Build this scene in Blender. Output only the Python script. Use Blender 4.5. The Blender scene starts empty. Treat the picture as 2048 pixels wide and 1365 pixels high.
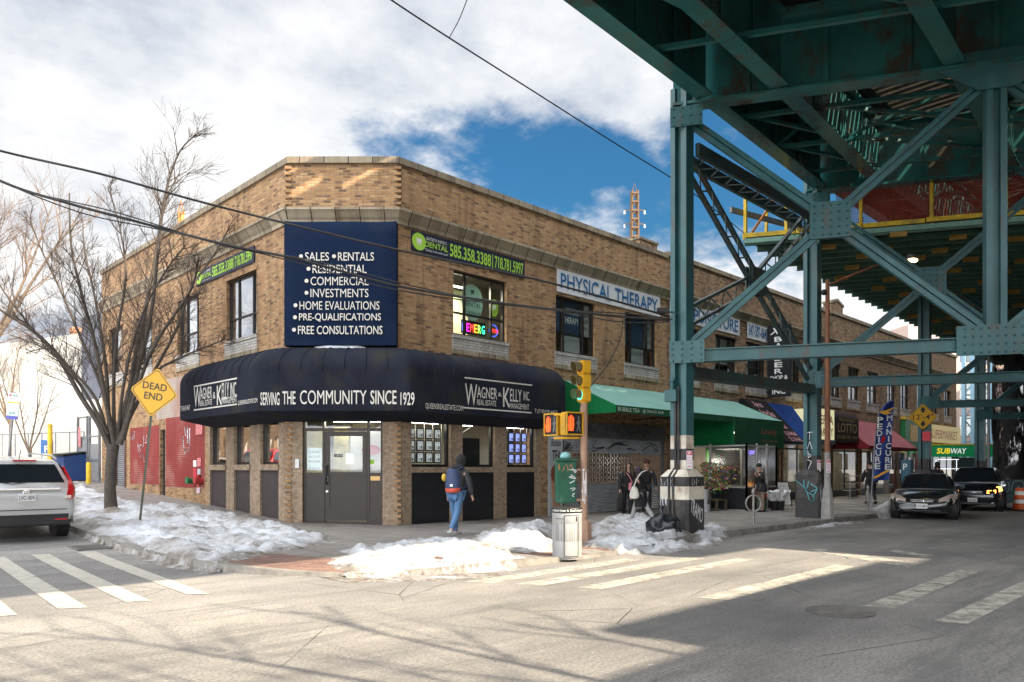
import bpy, bmesh, math, random
from mathutils import Vector, Matrix, noise
R = math.radians
V = Vector
scene = bpy.context.scene
COL = scene.collection

# ------------------------------------------------------------------ camera
# street frame: origin at the building's corner, +x along the main street, +y up the side street
CAM = V((-11.309, -15.604, 1.6))
FWD = V((.703, .711, 0)); RGT = V((.711, -.703, 0))
cam_d = bpy.data.cameras.new('camera'); cam = bpy.data.objects.new('camera', cam_d); COL.objects.link(cam)
cam.location = CAM; cam.rotation_euler = (R(90), 0, math.atan2(.711, .703) - R(90))
cam_d.sensor_width = 36; cam_d.lens = 26.19; cam_d.shift_y = 0.1248
cam_d.clip_start = .1; cam_d.clip_end = 3000
scene.camera = cam
# ------------------------------------------------------------------ light
SUN_EL = R(36); SH = V((.264, -.964, 0)).normalized()
SUN = V((SH.x*math.cos(SUN_EL), SH.y*math.cos(SUN_EL), math.sin(SUN_EL)))
sl = bpy.data.lights.new('sun', 'SUN'); sun = bpy.data.objects.new('sun', sl); COL.objects.link(sun)
sl.energy = 5.0; sl.angle = R(.5); sl.color = (1, .86, .66)
sun.rotation_euler = SUN.to_track_quat('Z', 'Y').to_euler(); sun.location = (0, -40, 40)
scene.view_settings.view_transform = 'Standard'; scene.view_settings.look = 'None'
scene.view_settings.exposure = 1.4; scene.view_settings.gamma = 1
world = bpy.data.worlds.new('World'); scene.world = world; world.use_nodes = True

def camdir(px, py):
    return (FWD + RGT*((px-1024)/1490) + V((0, 0, 1))*((938-py)/1490)).normalized()

def build_world():
    nt = world.node_tree; N = nt.nodes; L = nt.links; N.clear()
    out = N.new('ShaderNodeOutputWorld'); bg = N.new('ShaderNodeBackground'); bg.inputs[1].default_value = .11
    L.new(bg.outputs[0], out.inputs[0])
    sky = N.new('ShaderNodeTexSky'); sky.sky_type = 'NISHITA'; sky.sun_disc = False
    sky.sun_elevation = SUN_EL; sky.sun_rotation = math.atan2(SH.x, SH.y); sky.air_density = 1.6; sky.dust_density = .3; sky.ozone_density = 3
    tc = N.new('ShaderNodeTexCoord')
    def math_(op, a, b=None):
        n = N.new('ShaderNodeMath'); n.operation = op
        for i, v in enumerate((a, b)):
            if v is None: continue
            if isinstance(v, (int, float)): n.inputs[i].default_value = v
            else: L.new(v, n.inputs[i])
        return n.outputs[0]
    def dot(vec):
        n = N.new('ShaderNodeVectorMath'); n.operation = 'DOT_PRODUCT'; L.new(tc.outputs['Generated'], n.inputs[0]); n.inputs[1].default_value = vec
        return n.outputs['Value']
    def ell(px, py, a, b, tilt):
        c = camdir(px, py); e1 = c.cross(V((0, 0, 1))).normalized(); e2 = e1.cross(c).normalized()
        f1 = e1*math.cos(tilt)+e2*math.sin(tilt); f2 = e2*math.cos(tilt)-e1*math.sin(tilt)
        u = math_('POWER', math_('DIVIDE', math_('ABSOLUTE', dot(f1)), a), 2.0); v = math_('POWER', math_('DIVIDE', math_('ABSOLUTE', dot(f2)), b), 2.0)
        back = math_('MULTIPLY', math_('LESS_THAN', dot(c), 0), 50)
        return math_('ADD', math_('ADD', u, v), back)
    # clouds are laid out on a flat layer high above: direction / height
    sep = N.new('ShaderNodeSeparateXYZ'); L.new(tc.outputs['Generated'], sep.inputs[0])
    zz = math_('ADD', math_('MAXIMUM', sep.outputs[2], 0.0), .22)
    dv = N.new('ShaderNodeVectorMath'); dv.operation = 'SCALE'; L.new(tc.outputs['Generated'], dv.inputs[0]); L.new(math_('DIVIDE', 1.0, zz), dv.inputs['Scale'])
    def nz(scale, detail, rough=.55, off=(0, 0, 0)):
        m = N.new('ShaderNodeMapping'); m.inputs['Location'].default_value = off; L.new(dv.outputs[0], m.inputs[0])
        n = N.new('ShaderNodeTexNoise'); n.inputs['Scale'].default_value = scale; n.inputs['Detail'].default_value = detail; n.inputs['Roughness'].default_value = rough
        L.new(m.outputs[0], n.inputs['Vector']); return n.outputs[0]
    n1 = nz(2.2, 8, .6, (3.1, 1.2, 0)); n2 = nz(5.5, 8, .62, (7, 2, 0))
    e = math_('MINIMUM', ell(1150, 352, .2, .062, R(-12)), ell(1440, 340, .1, .075, 0))
    e = math_('MINIMUM', e, ell(1680, 300, .2, .12, 0))
    e = math_('ADD', e, math_('MULTIPLY', math_('SUBTRACT', n2, .5), 3.4))
    e = math_('ADD', e, math_('MULTIPLY', math_('SUBTRACT', n1, .5), 2.2))
    ms = N.new('ShaderNodeMapRange'); ms.interpolation_type = 'SMOOTHSTEP'; L.new(e, ms.inputs[0])
    ms.inputs[1].default_value = .45; ms.inputs[2].default_value = 1.75
    cr = N.new('ShaderNodeValToRGB'); sm = math_('ADD', math_('MULTIPLY', n1, .62), math_('MULTIPLY', nz(1.1, 7, .5, (1.5, 4, 0)), .38)); L.new(sm, cr.inputs[0])
    r = cr.color_ramp; r.elements[0].position = .4; r.elements[0].color = (1.7, 1.9, 2.3, 1); r.elements[1].position = .57; r.elements[1].color = (3.75, 3.75, 3.75, 1)
    x = r.elements.new(.48); x.color = (2.75, 2.88, 3.1, 1)
    mx = N.new('ShaderNodeMix'); mx.data_type = 'RGBA'; L.new(ms.outputs[0], mx.inputs[0]); 
    # cloud behind and left of the camera is boosted, added fill for the shaded facades
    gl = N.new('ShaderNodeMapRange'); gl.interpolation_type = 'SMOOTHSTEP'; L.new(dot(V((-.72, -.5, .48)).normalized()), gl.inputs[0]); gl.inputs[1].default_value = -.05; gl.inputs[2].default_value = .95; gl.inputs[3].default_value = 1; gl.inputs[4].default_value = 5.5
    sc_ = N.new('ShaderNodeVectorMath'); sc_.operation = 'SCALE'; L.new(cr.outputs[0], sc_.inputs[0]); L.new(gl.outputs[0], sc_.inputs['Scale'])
    bl = N.new('ShaderNodeMix'); bl.data_type = 'RGBA'; bl.blend_type = 'MULTIPLY'; bl.inputs[0].default_value = 1; L.new(sky.outputs[0], bl.inputs[6]); bl.inputs[7].default_value = (.11, .28, .4, 1)
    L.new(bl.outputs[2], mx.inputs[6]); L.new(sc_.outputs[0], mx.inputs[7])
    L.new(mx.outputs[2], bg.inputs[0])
build_world()

# ------------------------------------------------------------------ pixel measurements -> street-frame positions
def to_ab(Xc, Yc): return V((CAM.x+RGT.x*Xc+FWD.x*Yc, CAM.y+RGT.y*Xc+FWD.y*Yc, 0))
def at(px, py, Y):            # point at depth Y
    p = to_ab((px-1024)/1490*Y, Y); p.z = 1.6+(938-py)*Y/1490; return p
def G(px, py, z=0):           # point at height z
    Y = 1490*(1.6-z)/(py-938); p = to_ab((px-1024)/1490*Y, Y); p.z = z; return p
def RX(px, py, o=0):          # point on the plane o metres in front of the main-street facade
    d = FWD+RGT*((px-1024)/1490)+V((0, 0, 1))*((938-py)/1490); k = (-o-CAM.y)/d.y; return CAM+d*k
def LX(px, py, o=0):          # the same for the side-street facade
    d = FWD+RGT*((px-1024)/1490)+V((0, 0, 1))*((938-py)/1490); k = (-1.97-o-CAM.x)/d.x; return CAM+d*k
def gh(x, y): return .053*(math.sqrt(y*y+1)+y)/2 if x < 30 else 0.0
def sw(x, y):                 # pavement height
    d = math.hypot(x+5.2, y+5.9); e = math.hypot(x+.6, y+7.0); return gh(x, y)+.13-.10*max(0, 1-d/2.2)-.1*max(0, 1-e/2.4)

# ------------------------------------------------------------------ mesh builder
class MB:
    def __init__(s): s.v = []; s.f = []; s.m = []; s.mi = 0
    def face(s, pts):
        n = len(s.v); s.v += [V(p) for p in pts]; s.f.append(tuple(range(n, n+len(pts)))); s.m.append(s.mi); return s
    def add(s, vs, fs, M=None):
        n = len(s.v); s.v += [(M @ V(p)) if M else V(p) for p in vs]; s.f += [tuple(i+n for i in f) for f in fs]; s.m += [s.mi]*len(fs); return s
    def box(s, x0, x1, y0, y1, z0, z1, M=None):
        vs = [(x, y, z) for z in (z0, z1) for y in (y0, y1) for x in (x0, x1)]
        return s.add(vs, [(0, 2, 3, 1), (4, 5, 7, 6), (0, 1, 5, 4), (2, 6, 7, 3), (0, 4, 6, 2), (1, 3, 7, 5)], M)
    def cbox(s, c, sx, sy, sz, M=None):
        return s.box(c[0]-sx/2, c[0]+sx/2, c[1]-sy/2, c[1]+sy/2, c[2]-sz/2, c[2]+sz/2, M)
    def prism(s, pts, vec):      # polygon swept along vec
        vec = V(vec); n = len(pts); a = [V(p) for p in pts]
        return s.add(a+[p+vec for p in a], [tuple(range(n-1, -1, -1)), tuple(range(n, 2*n))]+[(i, (i+1) % n, (i+1) % n+n, i+n) for i in range(n)])
    def beam(s, p, q, w, h, up=(0, 0, 1)):
        p, q = V(p), V(q); d = (q-p).normalized(); up = V(up)
        if abs(d.dot(up)) > .98: up = V((1, 0, 0))
        r = d.cross(up).normalized(); u = r.cross(d)
        c = [r*(-w/2)+u*(-h/2), r*(w/2)+u*(-h/2), r*(w/2)+u*(h/2), r*(-w/2)+u*(h/2)]
        return s.add([p+k for k in c]+[q+k for k in c], [(3, 2, 1, 0), (4, 5, 6, 7)]+[(i, (i+1) % 4, (i+1) % 4+4, i+4) for i in range(4)])
    def tube(s, pts, rad, n=8, cap=True):
        pts = [V(p) for p in pts]; rad = rad if hasattr(rad, '__len__') else [rad]*len(pts); n0 = len(s.v); pr = None
        for i, p in enumerate(pts):
            d = (pts[min(i+1, len(pts)-1)]-pts[max(i-1, 0)])
            d = d.normalized() if d.length > 1e-9 else V((0, 0, 1))
            if pr is None: pr = d.orthogonal().normalized()
            pr = (pr-d*pr.dot(d)); pr = pr.normalized() if pr.length > 1e-6 else d.orthogonal().normalized()
            b = d.cross(pr)
            for k in range(n):
                a = 2*math.pi*k/n; s.v.append(p+(pr*math.cos(a)+b*math.sin(a))*rad[i])
        for i in range(len(pts)-1):
            for k in range(n):
                a = n0+i*n; s.f.append((a+k, a+(k+1) % n, a+n+(k+1) % n, a+n+k)); s.m.append(s.mi)
        if cap:
            s.f.append(tuple(n0+k for k in range(n-1, -1, -1))); s.m.append(s.mi)
            e = n0+(len(pts)-1)*n; s.f.append(tuple(e+k for k in range(n))); s.m.append(s.mi)
        return s
    def lathe(s, prof, n=20, c=(0, 0, 0), M=None, sx=1, sy=1):
        vs = []; fs = []; c = V(c)
        for r, z in prof:
            for k in range(n):
                a = 2*math.pi*k/n; vs.append(c+V((r*math.cos(a)*sx, r*math.sin(a)*sy, z)))
        for i in range(len(prof)-1):
            for k in range(n): fs.append((i*n+k, i*n+(k+1) % n, (i+1)*n+(k+1) % n, (i+1)*n+k))
        fs.append(tuple(range(n-1, -1, -1))); fs.append(tuple((len(prof)-1)*n+k for k in range(n)))
        return s.add(vs, fs, M)
    def ball(s, c, rx, ry=None, rz=None, n=12, M=None):
        ry = rx if ry is None else ry; rz = rx if rz is None else rz
        pr = [(max(.001, math.cos(a)), math.sin(a)) for a in [(-.5+i/(n//2))*math.pi for i in range(n//2+1)]]
        vs = []; fs = []
        for r, z in pr:
            for k in range(n):
                a = 2*math.pi*k/n; vs.append(V(c)+V((r*math.cos(a)*rx, r*math.sin(a)*ry, z*rz)))
        for i in range(len(pr)-1):
            for k in range(n): fs.append((i*n+k, i*n+(k+1) % n, (i+1)*n+(k+1) % n, (i+1)*n+k))
        return s.add(vs, fs, M)
    def loft(s, rings, closed=True, caps=True):
        n = len(rings[0]); n0 = len(s.v)
        for r in rings: s.v += [V(p) for p in r]
        for i in range(len(rings)-1):
            for k in range(n if closed else n-1):
                a = n0+i*n; s.f.append((a+k, a+(k+1) % n, a+n+(k+1) % n, a+n+k)); s.m.append(s.mi)
        if caps and closed:
            s.f.append(tuple(n0+k for k in range(n-1, -1, -1))); s.m.append(s.mi)
            e = n0+(len(rings)-1)*n; s.f.append(tuple(e+k for k in range(n))); s.m.append(s.mi)
        return s
    def build(s, name, mats, parent=None, smooth=0, bevel=0, local=False, fix=True, sub=0):
        me = bpy.data.meshes.new(name)
        vs = s.v
        if parent is not None and not local:
            Mi = mw(parent).inverted(); vs = [Mi @ p for p in vs]
        me.from_pydata([tuple(p) for p in vs], [], s.f)
        if not isinstance(mats, (list, tuple)): mats = [mats]
        for m in mats: me.materials.append(m)
        if len(mats) > 1: me.polygons.foreach_set('material_index', s.m)
        bm = bmesh.new(); bm.from_mesh(me)
        bmesh.ops.remove_doubles(bm, verts=bm.verts, dist=1e-5)
        if fix: bmesh.ops.recalc_face_normals(bm, faces=bm.faces)
        if bevel:
            es = [e for e in bm.edges if len(e.link_faces) == 2 and e.calc_face_angle(0) > .5]
            bmesh.ops.bevel(bm, geom=es, offset=bevel, segments=2 if bevel > .015 else 1, affect='EDGES', clamp_overlap=True)
        uv = bm.loops.layers.uv.new('UVMap')
        wm = mw(parent) if parent is not None else None
        for f in bm.faces:
            nn = f.normal
            if wm and local: nn = wm.to_3x3() @ nn
            flat = abs(nn.z) > .8
            t = V((-nn.y, nn.x, 0)); t = t.normalized() if t.length > 1e-4 else V((1, 0, 0))
            for l in f.loops:
                p = (wm @ l.vert.co) if wm else l.vert.co
                l[uv].uv = (p.x, p.y) if flat else (p.dot(t), p.z)
        bm.to_mesh(me); bm.free()
        if smooth: me.shade_smooth(); me.set_sharp_from_angle(angle=R(smooth))
        o = bpy.data.objects.new(name, me); COL.objects.link(o)
        if sub:
            md = o.modifiers.new('sub', 'SUBSURF'); md.levels = md.render_levels = sub
        if parent is not None: o.parent = parent
        return o
def mw(o):
    M = Matrix.LocRotScale(o.location, o.rotation_euler, o.scale)
    return mw(o.parent) @ M if o.parent else M
def tag(o, label, cat, group=None, kind=None):
    if label: o['label'] = label
    if cat: o['category'] = cat
    if group: o['group'] = group
    if kind: o['kind'] = kind
    return o
def thing(name, label, cat, loc=(0, 0, 0), rot=0, group=None):
    o = bpy.data.objects.new(name, None); COL.objects.link(o); o.empty_display_size = .2
    o.location = loc; o.rotation_euler = (0, 0, rot) if not hasattr(rot, '__len__') else rot
    return tag(o, label, cat, group)
def struct(o): o['kind'] = 'structure'; return o
def children(o): return [c for c in bpy.data.objects if c.parent == o]
def copy_tree(o, parent=None):
    c = o.copy(); COL.objects.link(c)
    if parent is not None: c.parent = parent
    for ch in children(o): copy_tree(ch, c)
    return c

# ------------------------------------------------------------------ materials
MATS = {}
def srgb(r, g, b):
    f = lambda c: (c/255/12.92) if c/255 <= .04045 else ((c/255+.055)/1.055)**2.4
    return (f(r), f(g), f(b))
class NT:
    def __init__(s, name):
        s.m = bpy.data.materials.new(name); s.m.use_nodes = True; s.t = s.m.node_tree; s.N = s.t.nodes; s.L = s.t.links
        s.b = s.N['Principled BSDF']; s.tc = s.N.new('ShaderNodeTexCoord'); s.out = s.N['Material Output']
    def n(s, t): return s.N.new('ShaderNode'+t)
    def k(s, a, b): s.L.new(a, b)
    def noise(s, scale, detail=4, rough=.55, coord='Object', sc=(1, 1, 1), loc=(0, 0, 0)):
        mp = s.n('Mapping'); mp.inputs['Scale'].default_value = sc; mp.inputs['Location'].default_value = loc; s.k(s.tc.outputs[coord], mp.inputs[0])
        n = s.n('TexNoise'); n.inputs['Scale'].default_value = scale; n.inputs['Detail'].default_value = detail; n.inputs['Roughness'].default_value = rough
        s.k(mp.outputs[0], n.inputs['Vector']); return n.outputs[0]
    def ramp(s, fac, stops):
        r = s.n('ValToRGB'); s.k(fac, r.inputs[0]); e = r.color_ramp.elements
        e[0].position = stops[0][0]; e[0].color = (*stops[0][1], 1); e[1].position = stops[-1][0]; e[1].color = (*stops[-1][1], 1)
        for p, c in stops[1:-1]: x = e.new(p); x.color = (*c, 1)
        return r.outputs[0]
    def rng(s, fac, a, b, c=0, d=1):
        r = s.n('MapRange'); s.k(fac, r.inputs[0])
        for i, v in enumerate((a, b, c, d)): r.inputs[i+1].default_value = v
        return r.outputs[0]
    def mix(s, fac, a, b, mode='MIX'):
        x = s.n('Mix'); x.data_type = 'RGBA'; x.blend_type = mode
        for i, v in ((0, fac), (6, a), (7, b)):
            if isinstance(v, (int, float)): x.inputs[i].default_value = v
            elif isinstance(v, tuple): x.inputs[i].default_value = (*v, 1)
            else: s.k(v, x.inputs[i])
        return x.outputs[2]
    def mth(s, op, a, b=0):
        n = s.n('Math'); n.operation = op
        for i, v in enumerate((a, b)):
            if isinstance(v, (int, float)): n.inputs[i].default_value = v
            else: s.k(v, n.inputs[i])
        return n.outputs[0]
    def color(s, c):
        if isinstance(c, tuple): s.b.inputs['Base Color'].default_value = (*c, 1)
        else: s.k(c, s.b.inputs['Base Color'])
    def bump(s, h, strength=.3, dist=.01):
        b = s.n('Bump'); b.inputs['Strength'].default_value = strength; b.inputs['Distance'].default_value = dist; s.k(h, b.inputs['Height']); s.k(b.outputs[0], s.b.inputs['Normal'])
def mat(name, c, rough=.6, metal=0, var=.12, vs=6, bump=0, bs=40, spec=.5, dirt=None, ds=1.5, emit=0, coat=0):
    if name in MATS: return MATS[name]
    t = NT(name); b = t.b
    b.inputs['Roughness'].default_value = rough; b.inputs['Metallic'].default_value = metal; b.inputs['Specular IOR Level'].default_value = spec
    if coat: b.inputs['Coat Weight'].default_value = coat; b.inputs['Coat Roughness'].default_value = .05
    col = c
    if var:
        lo = tuple(max(0, k*(1-var)) for k in c); hi = tuple(min(1, k*(1+var)) for k in c)
        col = t.ramp(t.noise(vs, 5, .6), [(.3, lo), (.7, hi)])
    if dirt:
        col = t.mix(t.rng(t.noise(ds, 8, .68), .5, .68, 0, .85), col, dirt)
    t.color(col)
    if bump: t.bump(t.noise(bs, 3), bump, .01)
    if emit:
        b.inputs['Emission Color'].default_value = (*c, 1); b.inputs['Emission Strength'].default_value = emit
    MATS[name] = t.m; return t.m
def brick_mat(name, stops, mortar, bw=.2, rh=.07, ms=.011, stain=.5, paint=None):
    t = NT(name)
    br = t.n('TexBrick'); t.k(t.tc.outputs['UV'], br.inputs['Vector'])
    br.inputs['Scale'].default_value = 1; br.inputs['Brick Width'].default_value = bw; br.inputs['Row Height'].default_value = rh; br.inputs['Mortar Size'].default_value = ms; br.inputs['Mortar Smooth'].default_value = .2
    br.inputs['Color1'].default_value = (0, 0, 0, 1); br.inputs['Color2'].default_value = (1, 1, 1, 1); br.inputs['Mortar'].default_value = (.5, .5, .5, 1); br.offset_frequency = 2
    c = t.ramp(br.outputs['Color'], stops)
    c = t.mix(t.rng(t.noise(9, 4, .6, 'UV'), .3, .7, 0, .35), c, t.mix(1.0, c, (.62, .56, .5), 'MULTIPLY'))
    if paint:
        pm = t.rng(t.noise(.8, 6, .65, 'UV'), .3, .34); c = t.mix(pm, c, t.ramp(t.noise(.7, 4, .5, 'UV', loc=(3, 1, 0)), paint))
        mcol = t.mix(pm, mortar, t.mix(1.0, paint[0][1], (.8, .8, .8), 'MULTIPLY'))
    else: mcol = mortar
    c = t.mix(br.outputs['Fac'], c, mcol)
    st = t.rng(t.noise(1.0, 7, .7, 'UV', sc=(2.8, .28, 1)), .47, .7, 0, stain)
    c = t.mix(st, c, t.mix(1.0, c, (.3, .27, .24), 'MULTIPLY'))
    t.color(c); t.b.inputs['Roughness'].default_value = .88
    t.bump(t.mth('ADD', t.mth('MULTIPLY', br.outputs['Fac'], -1.0), t.mth('MULTIPLY', t.noise(60, 2, .5, 'UV'), .5)), .55, .008)
    MATS[name] = t.m; return t.m
def glass_mat(name, tint=(.9, .95, .93), refl=1.0, rough=.02):
    t = NT(name); tr = t.n('BsdfTransparent'); tr.inputs[0].default_value = (*tint, 1)
    gl = t.n('BsdfGlossy'); gl.inputs['Roughness'].default_value = rough; gl.inputs[0].default_value = (.95, .97, 1, 1)
    bp = t.n('Bump'); bp.inputs['Strength'].default_value = .04; bp.inputs['Distance'].default_value = .02; t.k(t.noise(1.6, 2), bp.inputs['Height']); t.k(bp.outputs[0], gl.inputs['Normal'])
    fr = t.n('LayerWeight'); fr.inputs['Blend'].default_value = .5; fz = t.mth('ADD', t.mth('MULTIPLY', t.mth('POWER', fr.outputs['Facing'], 5.0), .95), .045)
    mx = t.n('MixShader'); t.k(t.mth('MINIMUM', t.mth('MULTIPLY', fz, 2.2*refl), 1.0), mx.inputs[0]); t.k(tr.outputs[0], mx.inputs[1]); t.k(gl.outputs[0], mx.inputs[2])
    t.k(mx.outputs[0], t.out.inputs['Surface']); MATS[name] = t.m; return t.m

# ------------------------------------------------------------------ lettering
def text_geo(body, bold=0, shear=0, spacing=1.0):
    cu = bpy.data.curves.new('t', 'FONT'); cu.body = body; cu.size = 1; cu.offset = bold; cu.shear = shear; cu.space_character = spacing; cu.resolution_u = 3; cu.align_x = 'LEFT'
    ob = bpy.data.objects.new('t', cu); COL.objects.link(ob)
    dg = bpy.context.evaluated_depsgraph_get(); me = bpy.data.meshes.new_from_object(ob.evaluated_get(dg))
    vs = [v.co.copy() for v in me.vertices]; fs = [tuple(p.vertices) for p in me.polygons]
    bpy.data.objects.remove(ob); bpy.data.curves.remove(cu); bpy.data.meshes.remove(me)
    return vs, fs
def text(mb, body, org, right, up, w, h, bold=0, shear=0, spacing=1.0, lift=.004, base=False):
    """fit the words into a w x h box whose lower left corner is org; w=None keeps proportions"""
    vs, fs = text_geo(body, 0 if any(c in body for c in 'MW') else bold*.45, shear, spacing)
    if not vs: return
    x0 = min(v.x for v in vs); x1 = max(v.x for v in vs); y0 = min(v.y for v in vs); y1 = max(v.y for v in vs)
    if base: y0, y1 = 0, .72
    sy = h/max(1e-6, (y1-y0)); sx = w/(x1-x0) if w else sy*.9
    right = V(right).normalized(); up = V(up).normalized(); n = right.cross(up)
    pts = [V(org)+right*((v.x-x0)*sx)+up*((v.y-y0)*sy)+n*lift for v in vs]
    mb.add(pts, fs); return (x1-x0)*sx
def scribble(mb, org, right, up, strokes, w, h, lw=.03, lift=.004, shear=0):
    right = V(right).normalized(); up = V(up).normalized(); n = right.cross(up)
    for st in strokes:
        pts = [V(org)+right*((x+shear*y)*w)+up*(y*h)+n*lift for x, y in st]
        for a, b in zip(pts[:-1], pts[1:]):
            d = (b-a); 
            if d.length < 1e-6: continue
            d = d.normalized(); q = n.cross(d)*lw/2
            mb.face([a-q-d*lw*.3, b-q+d*lw*.3, b+q+d*lw*.3, a+q-d*lw*.3])
def curve_pts(ctrl, n=6):
    out = []
    c = [ctrl[0]]+list(ctrl)+[ctrl[-1]]
    for i in range(1, len(c)-2):
        p0, p1, p2, p3 = c[i-1], c[i], c[i+1], c[i+2]
        for k in range(n):
            t = k/n
            out.append(tuple(.5*((2*b)+(-a+cc)*t+(2*a-5*b+4*cc-d)*t*t+(-a+3*b-3*cc+d)*t**3) for a, b, cc, d in zip(p0, p1, p2, p3)))
    out.append(tuple(c[-2])); return out
def wiggle(seed, n=10):
    r = random.Random(seed); sts = []
    x = 0
    while x < 1:
        st = curve_pts([(x+r.uniform(-.05, .12), r.uniform(0, 1)) for _ in range(4)], 4); sts.append(st); x += 1/n*2
    return sts
X3, Y3, Z3 = V((1, 0, 0)), V((0, 1, 0)), V((0, 0, 1))
# ================================================================== setting: ground
def asphalt():
    t = NT('asphalt'); c = t.ramp(t.noise(.35, 6, .6), [(.3, (.185, .176, .167)), (.5, (.25, .238, .222)), (.72, (.32, .303, .276))])
    c = t.mix(t.rng(t.noise(.9, 5, .7, sc=(.25, 1.3, 1)), .5, .72, 0, .5), c, (.15, .145, .14))
    c = t.mix(t.rng(t.noise(.16, 7, .7, sc=(.5, 1.6, 1), loc=(9, 2, 0)), .44, .6, 0, .8), c, t.mix(1.0, c, (.55, .55, .57), 'MULTIPLY'))
    c = t.mix(t.rng(t.noise(3.5, 8, .75), .56, .7, 0, .5), c, (.12, .115, .108))
    c = t.mix(t.rng(t.noise(28, 4, .7), .42, .68, 0, .75), c, t.mix(1.0, c, (1.65, 1.62, 1.58), 'MULTIPLY'))
    c = t.mix(t.rng(t.noise(34, 4, .75, loc=(5, 5, 5)), .5, .64, 0, .75), c, (.075, .073, .07))
    c = t.mix(t.rng(t.noise(1.1, 9, .8, sc=(.16, 1.4, 1), loc=(1, 7, 0)), .5, .6, 0, .55), c, (.12, .117, .113))
    c = t.mix(t.rng(t.noise(11, 3, .6, loc=(2, 8, 5)), .69, .72, 0, .7), c, (.42, .41, .38))
    vo = t.n('TexVoronoi'); vo.feature = 'DISTANCE_TO_EDGE'; vo.inputs['Scale'].default_value = .42
    w = t.n('Mapping'); t.k(t.tc.outputs['Object'], w.inputs[0]); nn = t.n('TexNoise'); nn.inputs['Scale'].default_value = 1.3; nn.inputs['Detail'].default_value = 8; nn.inputs['Roughness'].default_value = .62
    va = t.n('VectorMath'); va.operation = 'MULTIPLY_ADD'; t.k(nn.outputs['Color'], va.inputs[0]); va.inputs[1].default_value = (1.9, 1.9, 0); t.k(w.outputs[0], va.inputs[2]); t.k(va.outputs[0], vo.inputs['Vector'])
    cr = t.mth('MULTIPLY', t.rng(vo.outputs['Distance'], 0, .0065, 1, 0), t.rng(t.noise(.5, 3), .46, .58))
    c = t.mix(t.mth('MULTIPLY', cr, .75), c, (.05, .048, .045))
    # wet gutter by the kerb
    sp = t.n('SeparateXYZ'); t.k(t.tc.outputs['Object'], sp.inputs[0])
    t.color(c); t.b.inputs['Roughness'].default_value = .8
    t.k(t.rng(t.noise(.6, 4, .6), .5, .7, .85, .55), t.b.inputs['Roughness'])
    t.bump(t.mth('ADD', t.noise(45, 4, .7), t.mth('MULTIPLY', cr, -2)), .6, .012); return t.m
def concrete_mat():
    t = NT('pavement_concrete'); c = t.ramp(t.noise(.8, 6, .62), [(.3, (.17, .152, .138)), (.7, (.27, .245, .222))])
    br = t.n('TexBrick'); t.k(t.tc.outputs['Object'], br.inputs['Vector']); br.inputs['Scale'].default_value = 1; br.inputs['Brick Width'].default_value = 1.5; br.inputs['Row Height'].default_value = 1.5; br.inputs['Mortar Size'].default_value = .014; br.offset = 0
    c = t.mix(br.outputs['Fac'], c, (.09, .085, .08))
    c = t.mix(t.rng(t.noise(6, 6, .75), .52, .66, 0, .7), c, (.1, .09, .082)); c = t.mix(t.rng(t.noise(30, 4, .7), .5, .66, 0, .5), c, t.mix(1.0, c, (1.5, 1.48, 1.45), 'MULTIPLY')); t.color(c); t.b.inputs['Roughness'].default_value = .82
    t.k(t.rng(t.noise(.55, 4, .6), .48, .62, .85, .4), t.b.inputs['Roughness'])
    t.bump(t.mth('ADD', t.noise(50, 3), t.mth('MULTIPLY', br.outputs['Fac'], -1)), .3, .008); return t.m
M_ASPH = asphalt(); M_CONC = concrete_mat()
M_KERB = mat('kerb_stone', (.23, .215, .19), .8, 0, .25, 5, .3, 40, dirt=(.09, .085, .08), ds=2)
def paint_mat(name, wear, lo=(.5, .47, .4), hi=(.66, .62, .53), soft=.05, top=1):
    t = NT(name); b = t.b; t.color(t.ramp(t.noise(5, 5, .7), [(.3, lo), (.65, hi)])); b.inputs['Roughness'].default_value = .7
    tr = t.n('BsdfTransparent'); mx = t.n('MixShader'); t.k(t.rng(t.noise(2.6, 9, .8), wear-soft, wear+soft, 0, top), mx.inputs[0]); t.k(b.outputs[0], mx.inputs[1]); t.k(tr.outputs[0], mx.inputs[2]); t.k(mx.outputs[0], t.out.inputs['Surface']); return t.m
M_PAINT = paint_mat('road_paint', .64, (.36, .335, .285), (.5, .47, .4), .06); M_PAINTW = paint_mat('worn_road_paint', .54, (.4, .375, .32), (.52, .49, .42), .12, .85)
def grid(name, xs, ys, zf, m, hole=None):
    mb = MB(); n = len(xs)
    for y in ys:
        for x in xs: mb.v.append(V((x, y, zf(x, y))))
    for j in range(len(ys)-1):
        for i in range(n-1):
            if hole and hole((xs[i]+xs[i+1])/2, (ys[j]+ys[j+1])/2): continue
            mb.f.append((j*n+i, j*n+i+1, (j+1)*n+i+1, (j+1)*n+i)); mb.m.append(0)
    return struct(mb.build(name, m, fix=False))
def lin(a, b, s): n = max(1, int(round((b-a)/s))); return [a+(b-a)*i/n for i in range(n+1)]
grid('road', [-900, -300, -100]+lin(-60, 30, 1.5)+[60, 150, 400, 1500], [-900, -200, -60]+lin(-40, 8, 1)+lin(9, 60, 3)+[120, 400, 1500], lambda x, y: gh(x, min(y, 40))-.002 if x < 29 else -.002, M_ASPH)
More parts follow.
